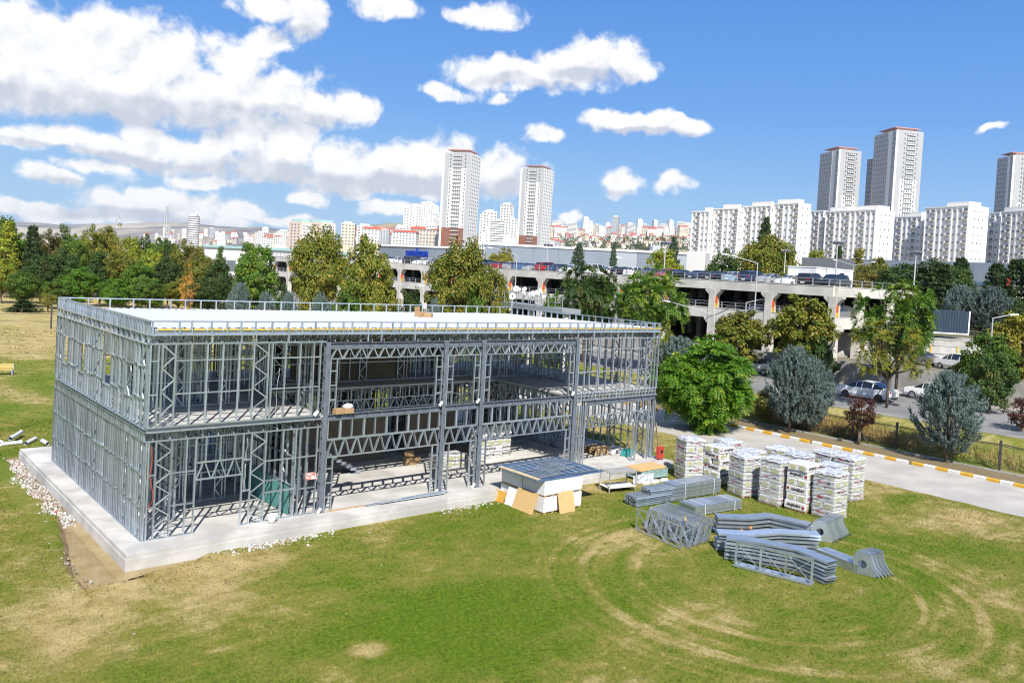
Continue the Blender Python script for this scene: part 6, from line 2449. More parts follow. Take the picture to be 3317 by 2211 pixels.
# ---- wrapped loads under the sheet metal cover
BLK = mat('white_wrapped_board', (0.80, 0.80, 0.79), 0.45, 0, 0.05, 2.0, 0.15, 4.0)
lm = MB()
lm.prism([(-0.605, -0.79), (0.605, -0.79), (0.605, 0.79), (-0.605, 0.79)], 0.10, 0.79)
lme = lm.mesh('wrapped_board', BLK)
pmb = MB()
for k in (-0.5, 0, 0.5):
    pmb.box(k - 0.06, k + 0.06, -0.78, 0.78, 0, 0.075)
pmb.box(-0.6, 0.6, -0.78, 0.78, 0.075, 0.098)
pme = pmb.mesh('pallet', WOOD)
st_m = mat('strap_grey', (0.30, 0.31, 0.32), 0.6)
for (i, j, k), lab in {(0, 0, 0): 'lower wrapped load at the front corner with leaning boards', (1, 0, 0): 'lower wrapped load at the right, under the sheet metal', (0, 1, 0): 'lower wrapped load on the shaded left side',
                       (1, 1, 0): 'lower wrapped load at the back by the slab', (0, 0, 1): 'upper wrapped load at the front corner', (1, 0, 1): 'upper wrapped load at the right with bright face', (0, 1, 1): 'upper wrapped load on the shaded left side',
                       (1, 1, 1): 'upper wrapped load at the back by the slab'}.items():
    s = thing('wrapped_load', 'white ' + lab, 'pallet load', (16.82 + 1.25 * i, -3.48 + 1.62 * j, GZ + 0.795 * k), 0, 'wrapped loads under the sheet metal')
    obj('wrapped_board', lme, s)
    obj('pallet', pme, s)
SHEET = mat('blue_grey_sheet', (0.16, 0.25, 0.38), 0.3, 0.6, 0.25, 2.0)
shr = thing('corrugated_cover', 'blue grey corrugated metal sheets roofing the white wrapped loads', 'metal sheet', (15.95, -4.3, GZ + 1.62))
for k in range(4):
    q = MB()
    y0 = 0.86 * k
    n = 10
    pts = []
    for i in range(n):
        a = y0 + 0.88 * i / n
        pts += [(a, 0.0), (a + 0.03, 0.035), (a + 0.055, 0.035)]
    pts.append((y0 + 0.88, 0))
    x0, x1 = -0.2 + rb.uniform(-0.1, 0.1), 4.1 + rb.uniform(-0.15, 0.15)
    for (ya, za), (yb, zb) in zip(pts, pts[1:]):
        q.face([(x0, ya, za + 0.006 * k), (x1, ya, za + 0.006 * k - 0.05), (x1, yb, zb + 0.006 * k - 0.05), (x0, yb, zb + 0.006 * k)])
        q.face([(x0, ya, za + 0.006 * k - 0.006), (x0, yb, zb + 0.006 * k - 0.006), (x1, yb, zb + 0.006 * k - 0.056), (x1, ya, za + 0.006 * k - 0.056)])
    q.build('metal_sheet', SHEET, shr)
for k, (x, y, L, n, lab) in enumerate([(16.2, -4.1, 1.6, 7, 'front left'), (18.1, -4.15, 1.7, 4, 'front right'), (16.3, -2.7, 1.8, 4, 'back left'), (18.0, -2.6, 1.6, 8, 'back right'), (17.4, -3.4, 1.5, 7, 'middle')]):
    g_f = thing('ladder_frame', f'small galvanised lattice frame lying {lab} on the corrugated cover', 'steel frame', (x, y, GZ + 1.685), R(rb.uniform(-4, 4)), 'lattice frames on the cover')
    for yy in (0, 1.1):
        q = MB()
        q.box(0, L, yy, yy + 0.06, 0, 0.04)
        q.build('chord', GALV, g_f)
    for i in range(n + 1):
        q = MB()
        q.box(L * i / n - 0.025, L * i / n + 0.025, 0.06, 1.1, 0.0, 0.035)
        q.build('rung', GALV, g_f)
    if n > 5:
        for i in range(n):
            q = MB()
            q.bar((L * i / n, 0.06, 0.045), (L * (i + 1) / n, 1.1, 0.045), 0.03, 0.02)
            q.build('brace', GALV, g_f)
tp = thing('timber_plank', 'pale timber plank along the left edge of the corrugated cover', 'plank', (15.88, -4.2, GZ + 1.67), R(90))
q = MB()
q.box(0, 2.9, -0.12, 0.12, 0, 0.045)
q.build('plank', mat('pale_timber', (0.62, 0.50, 0.32), 0.75, 0, 0.2, 5.0), tp)


def leaning(name, label, cat, p0, ux, wd, hgt, lean, m, th=0.018):
    """board standing on the lawn at p0, leaning back"""
    u = Vector((ux[0], ux[1], 0)).normalized()
    nrm = Vector((u.y, -u.x, 0))
    up = Vector((0, 0, 1)) * math.cos(lean) - nrm * math.sin(lean)
    n2 = u.cross(up)
    M = Matrix(((u.x, n2.x, up.x, p0[0]), (u.y, n2.y, up.y, p0[1]), (u.z, n2.z, up.z, p0[2]), (0, 0, 0, 1)))
    q = MB()
    q.box(0, wd, -th / 2, th / 2, 0, hgt)
    o = q.build(name, m)
    o.matrix_world = M
    o['label'], o['category'] = label, cat
    return o


leaning('osb_board', 'square wood strand board leaning on the shaded left side of the white loads', 'board', (15.72, -2.55, GZ), (0, -1), 1.5, 1.0, 0.36, OSB)
leaning('osb_board', 'square wood strand board leaning on the bright right side of the white loads', 'board', (16.95, -4.62, GZ), (1, 0), 1.0, 1.0, 0.22, OSB)
leaning('orange_board', 'small orange yellow board leaning at the left end of the white loads', 'board', (15.75, -1.0, GZ), (0, -1), 0.85, 0.55, 0.4, mat('orange_board_paint', (0.62, 0.32, 0.05), 0.6, 0, 0.1, 2.0))
leaning('white_board', 'narrow white board leaning between the orange board and the strand board', 'board', (15.8, -1.9, GZ), (0, -1), 0.6, 0.85, 0.3, WHITE, 0.04)

# ---- metal table with a lower shelf
tb = thing('metal_table', 'grey metal work table with lower shelf standing on the lawn', 'table', (21.84, -2.4, GZ), R(-12))
TBM = mat('table_steel', (0.52, 0.50, 0.46), 0.5, 0.3, 0.2, 3.0)
for nm, z0, z1 in (('top', 1.06, 1.10), ('shelf', 0.26, 0.29)):
    q = MB()
    q.box(0, 1.75, -0.93, 0, z0, z1)
    q.build(nm, WHITE if nm == 'shelf' else TBM, tb)
for x in (0.03, 1.72):
    for y in (-0.9, -0.03):
        q = MB()
        q.box(x - 0.025, x + 0.025, y - 0.025, y + 0.025, 0, 1.06)
        q.build('leg', TBM, tb)
for y in (-0.9, -0.03):
    q = MB()
    q.box(0.06, 1.69, y - 0.015, y + 0.015, 0.98, 1.05)
    q.build('rail', TBM, tb)

# ---- board stack in torn film with a strand board on top
bs = thing('board_stack', 'stack of teal edged boards in torn white film beside the slab', 'board stack', (25.0, -2.6, GZ), R(-3))
for k in range(9):
    q = MB()
    j = rb.uniform(-0.02, 0.02)
    q.box(0.0 + j, 2.1 + j, 0 + j, 1.15 + j, 0.14 + 0.05 * k, 0.186 + 0.05 * k)
    q.build('board', mat('teal_edge', (0.30, 0.45, 0.43), 0.6, 0, 0.15, 3.0), bs)
q = MB()
for i in range(14):
    for j in range(5):
        def fp(a, c):
            r3 = random.Random(a * 31 + c)
            return (-0.75 + 0.115 * a, -0.06 - 0.05 * (1 - c / 5) + r3.uniform(-.04, .04), 0.03 + 0.5 * c / 5 + r3.uniform(-.03, .03) - 0.012 * abs(a - 8))
        q.face([fp(i, j), fp(i + 1, j), fp(i + 1, j + 1), fp(i, j + 1)])
q.build('torn_film', COVER, bs)
ob = thing('osb_board', 'wood strand board lying flat on top of the teal edged stack', 'board', (24.85, -2.55, GZ + 0.62), R(-3))
q = MB()
q.box(0, 2.15, -0.05, 1.2, 0, 0.02)
q.box(0.2, 2.3, 0.1, 1.3, 0.022, 0.04)
q.build('board', OSB, ob)
for k in range(3):
    sk = MB()
    n = 8
    for i in range(n):
        a0, a1 = 2 * math.pi * i / n, 2 * math.pi * (i + 1) / n
        for (r0, z0), (r1, z1) in (((0.30, 0), (0.33, 0.07)), ((0.33, 0.07), (0.24, 0.15)), ((0.24, 0.15), (0.0, 0.17))):
            sk.face([(r0 * math.cos(a0), 0.6 * r0 * math.sin(a0), z0), (r0 * math.cos(a1), 0.6 * r0 * math.sin(a1), z0), (r1 * math.cos(a1), 0.6 * r1 * math.sin(a1), z1), (r1 * math.cos(a0), 0.6 * r1 * math.sin(a0), z1)])
    o = sk.build('white_sack', PALE2, smooth=True, label=f'small white sack on the grass under the board stack, {ORD[k]} from the left', cat='sack', group='white sacks by the board stack')
    o.location = (25.0 + 0.7 * k, -2.95 - 0.05 * k, GZ)

# ---- steel bundles
STRAP = mat('white_strap', (0.78, 0.78, 0.76), 0.5)


def plate_bundle(loc, rz, L, Wd, n, pitch, label, ribs=False):
    s = thing('steel_section_bundle', label, 'steel bundle', loc, rz, 'strapped bundles of flat steel sections')
    q = MB()
    q.box(0, L, 0, Wd, 0.0, pitch * 0.62)
    q.box(0, L, -0.01, 0.0, -0.0, pitch * 0.80)
    q.box(0, L, Wd, Wd + 0.01, -0.0, pitch * 0.80)
    me = q.mesh('steel_section', GALV2)
    for k in range(n):
        obj('steel_section', me, s, loc=(rb.uniform(-0.015, 0.015), rb.uniform(-0.01, 0.01), 0.06 + pitch * k))
    h = 0.06 + pitch * n
    if ribs:
        for i in range(11):
            q = MB()
            x = L * (i + 0.3) / 11
            q.box(x, x + L / 11 * 0.8, 0.02, Wd - 0.02, h, h + 0.02)
            q.build('top_section', GALV2, s)
        h += 0.02
    for x in (L * 0.2, L * 0.84):
        q = MB()
        q.box(x, x + 0.03, -0.02, -0.012, 0, h + 0.006)
        q.box(x, x + 0.03, -0.012, Wd, h, h + 0.006)
        q.build('strap', STRAP, s)
    for x in (0.3, L - 0.4):
        q = MB()
        q.box(x, x + 0.1, 0, Wd, 0, 0.058)
        q.build('bearer', WOOD, s)
    return s


plate_bundle((23.62, -6.12, GZ), R(-5), 3.45, 0.92, 15, 0.052, 'tall strapped bundle of galvanised sections before the insulation stacks')
plate_bundle((22.35, -8.40, GZ), R(-9), 3.15, 1.15, 9, 0.046, 'low strapped bundle of galvanised sections with slatted top', True)
zq = MB()
zp_ = [(-0.06, 0.0), (-0.06, 0.008), (-0.008, 0.008), (-0.008, 0.10), (0.05, 0.10), (0.05, 0.092), (0.0, 0.092), (0.0, 0.0)]
zq.v = [(0, y, z) for y, z in zp_] + [(2.4, y, z) for y, z in zp_]
for i in range(8):
    j = (i + 1) % 8
    zq.f.append((i, j, 8 + j, 8 + i))
    zq.mi.append(0)
for o_ in (0, 8):
    for c in ((0, 1, 2, 7), (2, 3, 6, 7), (3, 4, 5, 6)):
        zq.f.append(tuple(o_ + i for i in c))
        zq.mi.append(0)
ZME = zq.mesh('purlin', GALV)
for (x, y, rz, cols, rows, lab) in ((21.05, -5.0, R(-6), 8, 5, 'bundle of zed purlins with open ends on the grass, left one'), (22.05, -5.15, R(-8), 7, 8, 'taller bundle of zed purlins next to the strapped sections')):
    s = thing('purlin_bundle', lab, 'steel bundle', (x, y, GZ), rz, 'bundles of zed purlins')
    for i in range(cols):
        for j in range(rows):
            obj('purlin', ZME, s, loc=(rb.uniform(-0.05, 0.05), -0.115 * i + rb.uniform(-0.01, 0.01), 0.05 + 0.088 * j))


def truss_parts(r_, L, H, chord, base_w=None, n=3):
    for z in (0.0, H - chord):
        q = MB()
        if base_w and z == 0:
            q.box(0, L, -base_w / 2, base_w / 2, 0, 0.02)
            for s in (-1, 1):
                q.box(0, L, s * base_w / 2 - 0.01, s * base_w / 2 + 0.01, 0.021, 0.1)
        else:
            q.box(0, L, -chord / 2, chord / 2, z, z + chord * 0.35)
            q.box(0, L, -chord / 2, -chord / 2 + 0.01, z + chord * 0.35, z + chord)
            q.box(0, L, chord / 2 - 0.01, chord / 2, z + chord * 0.35, z + chord)
        q.build('chord', GALV, r_)
    for i in range(n + 1):
        x = (L - 0.08) * i / n
        q = MB()
        q.box(x, x + 0.075, -chord / 2 + 0.012, chord / 2 - 0.012, 0.03, H - chord * 0.5)
        q.build('post', GALV, r_)
    for i in range(n):
        a, b_ = (L - 0.08) * i / n + 0.07, (L - 0.08) * (i + 1) / n
        for (p, p2, y) in (((a, H - 0.08), (b_, 0.08), -0.02), ((a, 0.08), (b_, H - 0.08), 0.02)):
            q = MB()
            q.bar((p[0], y, p[1]), (p2[0], y, p2[1]), 0.028, 0.028, FY)
            q.build('diagonal', GALV, r_)
    return reg(r_)


t0 = thing('steel_truss', 'galvanised X braced truss frame standing foremost of the leaning row', 'truss', (18.30, -8.20, GZ + 0.02), R(-97.5), 'leaning row of truss frames')
truss_parts(t0, 2.95, 0.98, 0.055)
for k in range(1, 9):
    o = dup(t0, (18.30 + 0.16 + 0.21 * k + 0.02 * (k % 3), -8.28 + 0.015 * k - 0.05 * (k % 2), GZ + 0.02), R(-97.5 + rb.uniform(-1.5, 1.5)), f'galvanised X braced truss frame in the leaning row, {ORD[k]} from the front')
    o.rotation_euler = (R(-14 - rb.uniform(0, 5)), 0, R(-97.5 + rb.uniform(-1.5, 1.5)))
wb2 = thing('timber_block', 'short timber block lying on top of the leaning truss row', 'timber', (18.75, -10.6, GZ + 1.0), R(40))
q = MB()
q.box(-0.18, 0.18, -0.05, 0.05, 0, 0.08)
q.build('block', WOOD, wb2)
t1 = thing('steel_truss', 'large galvanised truss with wide base plate standing alone in front of the bent beams', 'truss', (18.30, -13.55, GZ + 0.02), R(-76))
truss_parts(t1, 3.12, 1.0, 0.10, 0.42)

# bent portal beams, each layer a beam of its own


def bent_beam(pts, wd, th, m=GALV):
    q = MB()
    P_ = [np.array(p, float) for p in pts]
    offs = []
    for i, p in enumerate(P_):
        d0 = P_[min(i + 1, len(P_) - 1)] - P_[max(i - 1, 0)]
        d0 /= np.linalg.norm(d0)
        offs.append(np.array([-d0[1], d0[0]]) * wd / 2)
    for s0, s1, z0, z1 in ((-1, 1, th - 0.012, th), (-1, 1, 0, 0.012)):
        for i in range(len(P_) - 1):
            a, b_, c, d = P_[i] + offs[i] * s0, P_[i + 1] + offs[i + 1] * s0, P_[i + 1] + offs[i + 1] * s1, P_[i] + offs[i] * s1
            q.prism([tuple(a), tuple(b_), tuple(c), tuple(d)], z0, z1)
    for s0 in (-1, 1):
        for i in range(len(P_) - 1):
            a, b_ = P_[i] + offs[i] * s0, P_[i + 1] + offs[i + 1] * s0
            a2, b2 = P_[i] + offs[i] * s0 * 0.94, P_[i + 1] + offs[i + 1] * s0 * 0.94
            q.prism([tuple(a), tuple(b_), tuple(b2), tuple(a2)] if s0 < 0 else [tuple(a2), tuple(b2), tuple(b_), tuple(a)], 0.0125, th - 0.0125)
    return q.mesh('bent_beam', m)


def beam_stack(pts, wd, th, n, gap, labs, group, jit=0.07):
    me = bent_beam(pts, wd, th)
    for k in range(n):
        o = obj('bent_steel_beam', me, None, loc=(rb.uniform(-jit, jit), rb.uniform(-jit, jit), GZ + 0.04 + k * (th + gap)), label=f'bent galvanised beam in the {labs}, {ORD[k]} from the ground', cat='steel beam', group=group)


beam_stack([(18.75, -12.75), (19.35, -13.6), (20.05, -15.25), (19.75, -16.95)], 0.62, 0.08, 6, 0.075, 'front stack behind the lone truss', 'front stack of bent beams')
beam_stack([(19.35, -11.85), (20.3, -12.75), (21.7, -13.3), (23.0, -14.5)], 0.66, 0.08, 5, 0.085, 'middle stack with straps', 'middle stack of bent beams')
beam_stack([(21.1, -10.45), (22.2, -11.35), (23.4, -11.75), (23.8, -13.6)], 0.70, 0.08, 5, 0.09, 'back stack below the insulation', 'back stack of bent beams', 0.09)
for k, (x, y) in enumerate(((21.75, -10.95), (22.05, -11.2), (22.3, -11.5))):
    w_ = thing('timber_block', f'orange timber spacer between the back bent beams, {ORD[k]} one', 'timber', (x - 0.25, y - 0.25, GZ + 0.13 + 0.145 * k), R(30), 'timber spacers')
    q = MB()
    q.box(-0.25, 0.25, -0.06, 0.06, 0, 0.055)
    q.build('block', mat('orange_timber', (0.55, 0.28, 0.09), 0.8, 0, 0.2, 6.0), w_)

# curved end plates standing on edge, side by side
def curved_plate(Hh, Ll, th, hole_r, right=True):
    """profile in (u, z): straight back, curved flange on the far side, round hole in the web"""
    arc = [(0.0, 0.0), (0.0, Hh * 0.25), (-Ll * 0.10, Hh * 0.62), (0.05, Hh)]
    top = [(Ll * 0.55, Hh * 0.93)]
    cur = []
    for k in range(9):
        s_ = k / 8
        cur.append((Ll * (0.55 + 0.45 * s_ ** 1.8), Hh * (0.93 - 0.93 * s_ ** 0.8)))
    out = arc + top + cur[1:]
    q = MB()
    n = 20
    hc = (Ll * 0.30, Hh * 0.45)
    hole_ = [(hc[0] + hole_r * math.cos(2 * math.pi * k / n), hc[1] + hole_r * math.sin(2 * math.pi * k / n)) for k in range(n)]
    # web as a fan between outline samples and the hole rim
    per = []
    tot = out + [out[0]]
    seg = [math.dist(a, b_) for a, b_ in zip(tot, tot[1:])]
    L_all = sum(seg)
    for k in range(n):
        a = 2 * math.pi * k / n
        d = (math.cos(a), math.sin(a))
        best = None
        for p, p2 in zip(tot, tot[1:]):
            ex, ey = p2[0] - p[0], p2[1] - p[1]
            den = d[0] * ey - d[1] * ex
            if abs(den) < 1e-9:
                continue
            t_ = ((p[0] - hc[0]) * ey - (p[1] - hc[1]) * ex) / den
            s_ = ((p[0] - hc[0]) * d[1] - (p[1] - hc[1]) * d[0]) / den
            if t_ > 0 and -1e-6 <= s_ <= 1 + 1e-6 and (best is None or t_ > best):
                best = t_
        per.append((hc[0] + d[0] * best, hc[1] + d[1] * best))
    for k in range(n):
        j = (k + 1) % n
        for y, fl_ in ((0.0, 1), (0.008, -1)):
            q.face([(per[k][0], y, per[k][1]), (per[j][0], y, per[j][1]), (hole_[j][0], y, hole_[j][1]), (hole_[k][0], y, hole_[k][1])][::fl_])
        q.face([(hole_[k][0], 0, hole_[k][1]), (hole_[j][0], 0, hole_[j][1]), (hole_[j][0], 0.05, hole_[j][1]), (hole_[k][0], 0.05, hole_[k][1])])
    for a, b_ in zip([out[3]] + top + cur[1:], top + cur[1:]):
        q.face([(a[0], -0.005, a[1]), (b_[0], -0.005, b_[1]), (b_[0], th, b_[1]), (a[0], th, a[1])])
        q.face([(a[0] - 0.012, -0.005, a[1] - 0.012), (a[0] - 0.012, th, a[1] - 0.012), (b_[0] - 0.012, th, b_[1] - 0.012), (b_[0] - 0.012, -0.005, b_[1] - 0.012)])
    return q.mesh('curved_plate', GALV)


def plates(origin, u_dir, step, n, Hh, Ll, label, group):
    me = curved_plate(Hh, Ll, 0.085, 0.17)
    a = math.atan2(u_dir[1], u_dir[0])
    for k in range(n):
        obj('curved_steel_bracket', me, None, loc=(origin[0] + step[0] * k, origin[1] + step[1] * k, GZ + 0.01), rz=a + rb.uniform(-0.02, 0.02), label=f'curved galvanised bracket {label}, {ORD[k]} from the left', cat='steel bracket', group=group)


plates((24.05, -13.65), (0.60, -0.80), (0.205, 0.02), 10, 0.92, 1.05, 'in the row of ten beside the insulation', 'curved brackets by the insulation')
plates((21.75, -16.85), (0.25, -0.97), (0.215, -0.04), 5, 0.92, 1.0, 'in the foremost row of five on the lawn', 'curved brackets at the front right')
lb = thing('long_steel_beam', 'long low box beam lying towards the front curved brackets', 'steel beam', (22.45, -15.0, GZ), math.atan2(-1.95, -0.35))
q = MB()
q.box(0, 2.1, -0.35, 0.35, 0.34, 0.36)
for s in (-1, 1):
    q.box(0, 2.1, s * 0.34 - 0.008, s * 0.34 + 0.008, 0.0, 0.339)
q.box(0, 2.1, -0.02, 0.02, 0.361, 0.375)
q.build('box_section', GALV, lb)
lb2 = thing('long_steel_beam', 'long low box beam lying towards the row of ten curved brackets', 'steel beam', (23.6, -11.2, GZ + 0.3), math.atan2(-2.5, 0.45))
q = MB()
q.box(0, 2.5, -0.4, 0.4, 0.34, 0.36)
for s in (-1, 1):
    q.box(0, 2.5, s * 0.39 - 0.008, s * 0.39 + 0.008, -0.3, 0.339)
q.box(0, 2.5, -0.02, 0.02, 0.361, 0.375)
q.build('box_section', GALV, lb2)

# ------------------------------------------------------------------ small things
rd = random.Random(55)
# bench at the left edge
bn = thing('park_bench', 'yellow slatted park bench on the lawn at the left photo edge', 'bench', (2.9, 51.0, GZ), R(-20))
for k in range(4):
    q = MB()
    q.box(-1.2, 1.2, -0.45 + 0.13 * k, -0.35 + 0.13 * k, 0.44, 0.48)
    q.build('seat_slat', mat('bench_yellow', (0.62, 0.45, 0.16), 0.6), bn)
for k in range(3):
    q = MB()
    q.box(-1.2, 1.2, 0.1, 0.13, 0.55 + 0.14 * k, 0.66 + 0.14 * k)
    q.build('back_slat', MATS['bench_yellow'], bn)
for x in (-1.22, 1.16):
    q = MB()
    q.box(x, x + 0.06, -0.45, 0.12, 0.0, 0.44)
    q.box(x, x + 0.06, 0.04, 0.10, 0.44, 0.96)
    q.build('end_frame', mat('bench_blue', (0.35, 0.42, 0.52), 0.5), bn)

# plastic drain pipes lying in the grass
PVC = mat('grey_plastic_pipe', (0.68, 0.70, 0.73), 0.4)
for k, (x, y, a, L, z) in enumerate([(-0.7, 21.4, 10, 1.0, 0.11), (-1.15, 22.3, 100, 1.5, 0.11), (-0.3, 22.6, 65, 1.9, 0.3), (0.25, 21.6, 60, 1.3, 0.11), (0.85, 20.9, 95, 0.9, 0.11), (-1.5, 21.7, 85, 0.7, 0.11)]):
    pz = thing('drain_pipe', f'short grey plastic drain pipe in the grass left of the slab, {ORD[k]} in the heap', 'pipe', (x, y, GZ + z), R(a), 'plastic drain pipes')
    q = MB()
    q.tube((-L / 2, 0, 0), (L / 2, 0, 0), 0.11, n=14, cap=False)
    q.tube((-L / 2, 0, 0), (L / 2, 0, 0), 0.098, n=14, cap=False)
    q.build('tube', PVC, pz, True)
    q = MB()
    q.tube((L / 2 - 0.14, 0, 0), (L / 2 + 0.02, 0, 0), 0.13, n=14, cap=False)
    q.build('socket', PVC, pz, True)

# boxes, bucket and oddments
CARD = mat('cardboard', (0.44, 0.28, 0.14), 0.85, 0, 0.15, 3.0)


def carton(x, y, z, a, sx_, sy_, sz_, label, m=None, open_=False):
    c = thing('cardboard_box', label, 'box', (x, y, z), R(a))
    q = MB()
    q.box(-sx_ / 2, sx_ / 2, -sy_ / 2, sy_ / 2, 0, sz_)
    q.build('carton', m or CARD, c)
    q = MB()
    q.box(-sx_ / 2, sx_ / 2, -0.02, 0.02, sz_ + 0.001, sz_ + 0.004)
    q.build('tape', mat('tape', (0.55, 0.42, 0.25), 0.4), c)
    if open_:
        q = MB()
        q.box(-sx_ / 2, sx_ / 2, sy_ / 2, sy_ / 2 + 0.01, sz_, sz_ + 0.3)
        q.build('flap', m or CARD, c)
    return c


carton(17.45, 8.9, 7.81, 20, 0.5, 0.4, 0.32, 'open brown cardboard box lying on the white roof', open_=True)
carton(17.95, 8.75, 7.81, 45, 0.5, 0.45, 0.26, 'closed brown cardboard box on the white roof beside the open one')
carton(7.75, -0.02, 4.225, 5, 0.42, 0.3, 0.22, 'left cardboard box on the middle steel beam')
carton(8.2, -0.02, 4.225, -4, 0.42, 0.3, 0.22, 'right cardboard box on the middle steel beam under the white bag')
carton(15.3, 5.6, 0.0, 15, 0.75, 0.5, 0.34, 'brown cardboard box on the ground floor inside the frame', open_=True)
carton(6.55, -0.04, 1.53, 0, 0.42, 0.26, 0.24, 'small red and white box sitting on a rail of the front frame', mat('red_white_box', (0.62, 0.08, 0.05), 0.6, 0, 0, 8.0, col2=(0.75, 0.72, 0.7)))
rbx = thing('red_junction_box', 'red site power box standing at the right front corner of the frame', 'power box', (28.9, -0.55, 0.0))
q = MB()
q.box(-0.2, 0.2, -0.13, 0.13, 0.06, 0.78)
q.build('cabinet', mat('red_cabinet', (0.50, 0.06, 0.04), 0.5), rbx)
q = MB()
q.tube((0, -0.131, 0.5), (0, -0.16, 0.5), 0.1, n=12)
q.build('socket', DARK, rbx)
q = MB()
for s in (-0.16, 0.12):
    q.box(s, s + 0.05, -0.12, 0.12, 0, 0.06)
q.build('foot', DARK, rbx)


def bucket(x, y, z, label, col=None):
    b0 = thing('bucket', label, 'bucket', (x, y, z))
    q = MB()
    q.tube((0, 0, 0), (0, 0, 0.34), 0.14, 0.17, 16)
    q.build('pail', col or PALE2, b0, True)
    q = MB()
    q.tube((0, 0, 0.325), (0, 0, 0.35), 0.18, 0.18, 16)
    q.build('rim', col or PALE2, b0)


bucket(4.85, -0.32, 0.0, 'white plastic bucket on the slab in front of the lattice post')
bucket(27.05, 1.6, 0.0, 'white bucket with blue label near the right corner inside the frame')
tlb = thing('teal_crate', 'teal plastic crate near the right corner inside the frame', 'crate', (27.8, 1.1, 0.0), R(10))
q = MB()
q.box(-0.35, 0.35, -0.22, 0.22, 0, 0.04)
for a in ((-0.35, 0.35, -0.22, -0.19), (-0.35, 0.35, 0.19, 0.22), (-0.35, -0.32, -0.19, 0.19), (0.32, 0.35, -0.19, 0.19)):
    q.box(*a, 0.04, 0.36)
q.build('tub', mat('teal_plastic', (0.03, 0.32, 0.30), 0.4), tlb)
for k in range(3):
    pl = thing('wooden_pallet', f'wooden pallet piled inside the right bay, {ORD[k]} from the floor', 'pallet', (26.6 + 0.03 * k, 2.6, 0.145 * k), R(4 * k), 'wooden pallets in the right bay')
    for i in range(7):
        q = MB()
        q.box(-0.6 + 0.175 * i, -0.48 + 0.175 * i, -0.5, 0.5, 0.12, 0.142)
        q.build('slat', WOOD, pl)
    for y in (-0.45, 0, 0.45):
        q = MB()
        q.box(-0.6, 0.6, y - 0.05, y + 0.05, 0.0, 0.119)
        q.build('bearer', WOOD, pl)
sk = MB()
for i in range(10):
    a0, a1 = 2 * math.pi * i / 10, 2 * math.pi * (i + 1) / 10
    for (r0, z0), (r1, z1) in (((0.22, 0), (0.26, 0.06)), ((0.26, 0.06), (0.17, 0.15)), ((0.17, 0.15), (0.0, 0.2))):
        sk.face([(r0 * math.cos(a0), .7 * r0 * math.sin(a0), z0), (r0 * math.cos(a1), .7 * r0 * math.sin(a1), z0), (r1 * math.cos(a1), .7 * r1 * math.sin(a1), z1), (r1 * math.cos(a0), .7 * r1 * math.sin(a0), z1)])
o = sk.build('white_bag', PALE2, smooth=True, label='white bag lying on the cardboard box on the middle beam', cat='bag')
o.location = (8.2, 0.0, 4.45)
for k, (x, z, face) in enumerate(((13.0, 4.24, 0), (15.2, 4.24, 0), (13.0, 0.02, 0), (15.2, 0.02, 0), (7.0, 0.02, 0), (6.65, 4.24, 0), (21.7, 4.24, 0))):
    q = MB()
    q.bar((x - 0.08, -0.14, z), (x + 0.08, -0.14, z + 0.2), 0.12, 0.05, FY)
    q.build('white_wrap', PALE2, label=f'white wrapped fixing at the foot of a frame column, {ORD[k]} of several', cat='packet', group='white packets at column feet')
ladder = thing('timber_ladder', 'pale timber ladder leaning outside the right corner of the frame', 'ladder', (29.6, 0.5, GZ + 0.45))
for y in (0, 0.45):
    q = MB()
    q.bar((0.5, y, 0), (0.0, y, 2.0), 0.08, 0.05)
    q.build('stile', WOOD, ladder)
for k in range(5):
    q = MB()
    q.bar((0.42 - 0.09 * k, 0.03, 0.32 + 0.36 * k), (0.42 - 0.09 * k, 0.42, 0.32 + 0.36 * k), 0.05, 0.04)
    q.build('rung', WOOD, ladder)
for k, (x0, y0, L, a) in enumerate(((9.2, -0.25, 4.2, 1.0), (9.9, -0.33, 3.4, -1.0), (11.0, -0.28, 2.6, 0.5))):
    st_ = thing('loose_stud', f'loose galvanised stud lying along the slab edge in the wide bay, {ORD[k]} one', 'steel stud', (x0, y0, 0.03 + 0.03 * k), R(a), 'loose studs on the slab')
    q = MB()
    q.box(0, L, -0.05, 0.05, 0, 0.012)
    q.box(0, L, -0.05, -0.044, 0.0121, 0.045)
    q.box(0, L, 0.044, 0.05, 0.0121, 0.045)
    q.build('stud', GALV, st_)
q = MB()
q.box(7.4, 12.4, -0.16, -0.06, 0.002, 0.03)
q.build('timber_plank', WOOD, label='long timber plank lying at the sill of the wide bay', cat='plank')
CAB_R = mat('red_cable', (0.55, 0.07, 0.03), 0.5)
q = MB()
q.path([(0.22, -0.02, 3.55), (0.26, -0.03, 3.0), (0.20, -0.04, 2.4), (0.32, -0.05, 1.8), (0.34, -0.03, 1.5), (0.16, 0.1, 1.1)], 0.014, 5)
q.build('red_cable', CAB_R, label='thin red cable hanging down inside the front left corner of the frame', cat='cable')
for k, (x, z1) in enumerate(((3.78, 3.4), (3.86, 3.5), (5.0, 6.3), (2.2, 6.4))):
    q = MB()
    z = z1
    pts = []
    while z > z1 - 2.2:
        pts.append((x + rd.uniform(-0.05, 0.05), 0.1 + rd.uniform(-0.05, 0.05), z))
        z -= 0.3
    q.path(pts, 0.012, 4)
    q.build('grey_cable', LAMP, label=f'thin grey cable hanging in the left bay of the frame, {ORD[k]} one', cat='cable', group='hanging grey cables')

# building rubble beside the slab
chip_w = mat('white_chips', (0.62, 0.60, 0.56), 0.8, 0, 0.3, 12.0)
chip_b = mat('brown_chips', (0.36, 0.26, 0.17), 0.9, 0, 0.3, 12.0)
chip_r = mat('red_scraps', (0.55, 0.09, 0.07), 0.6)
chip_c = mat('blue_scraps', (0.20, 0.38, 0.55), 0.6)
q = MB()


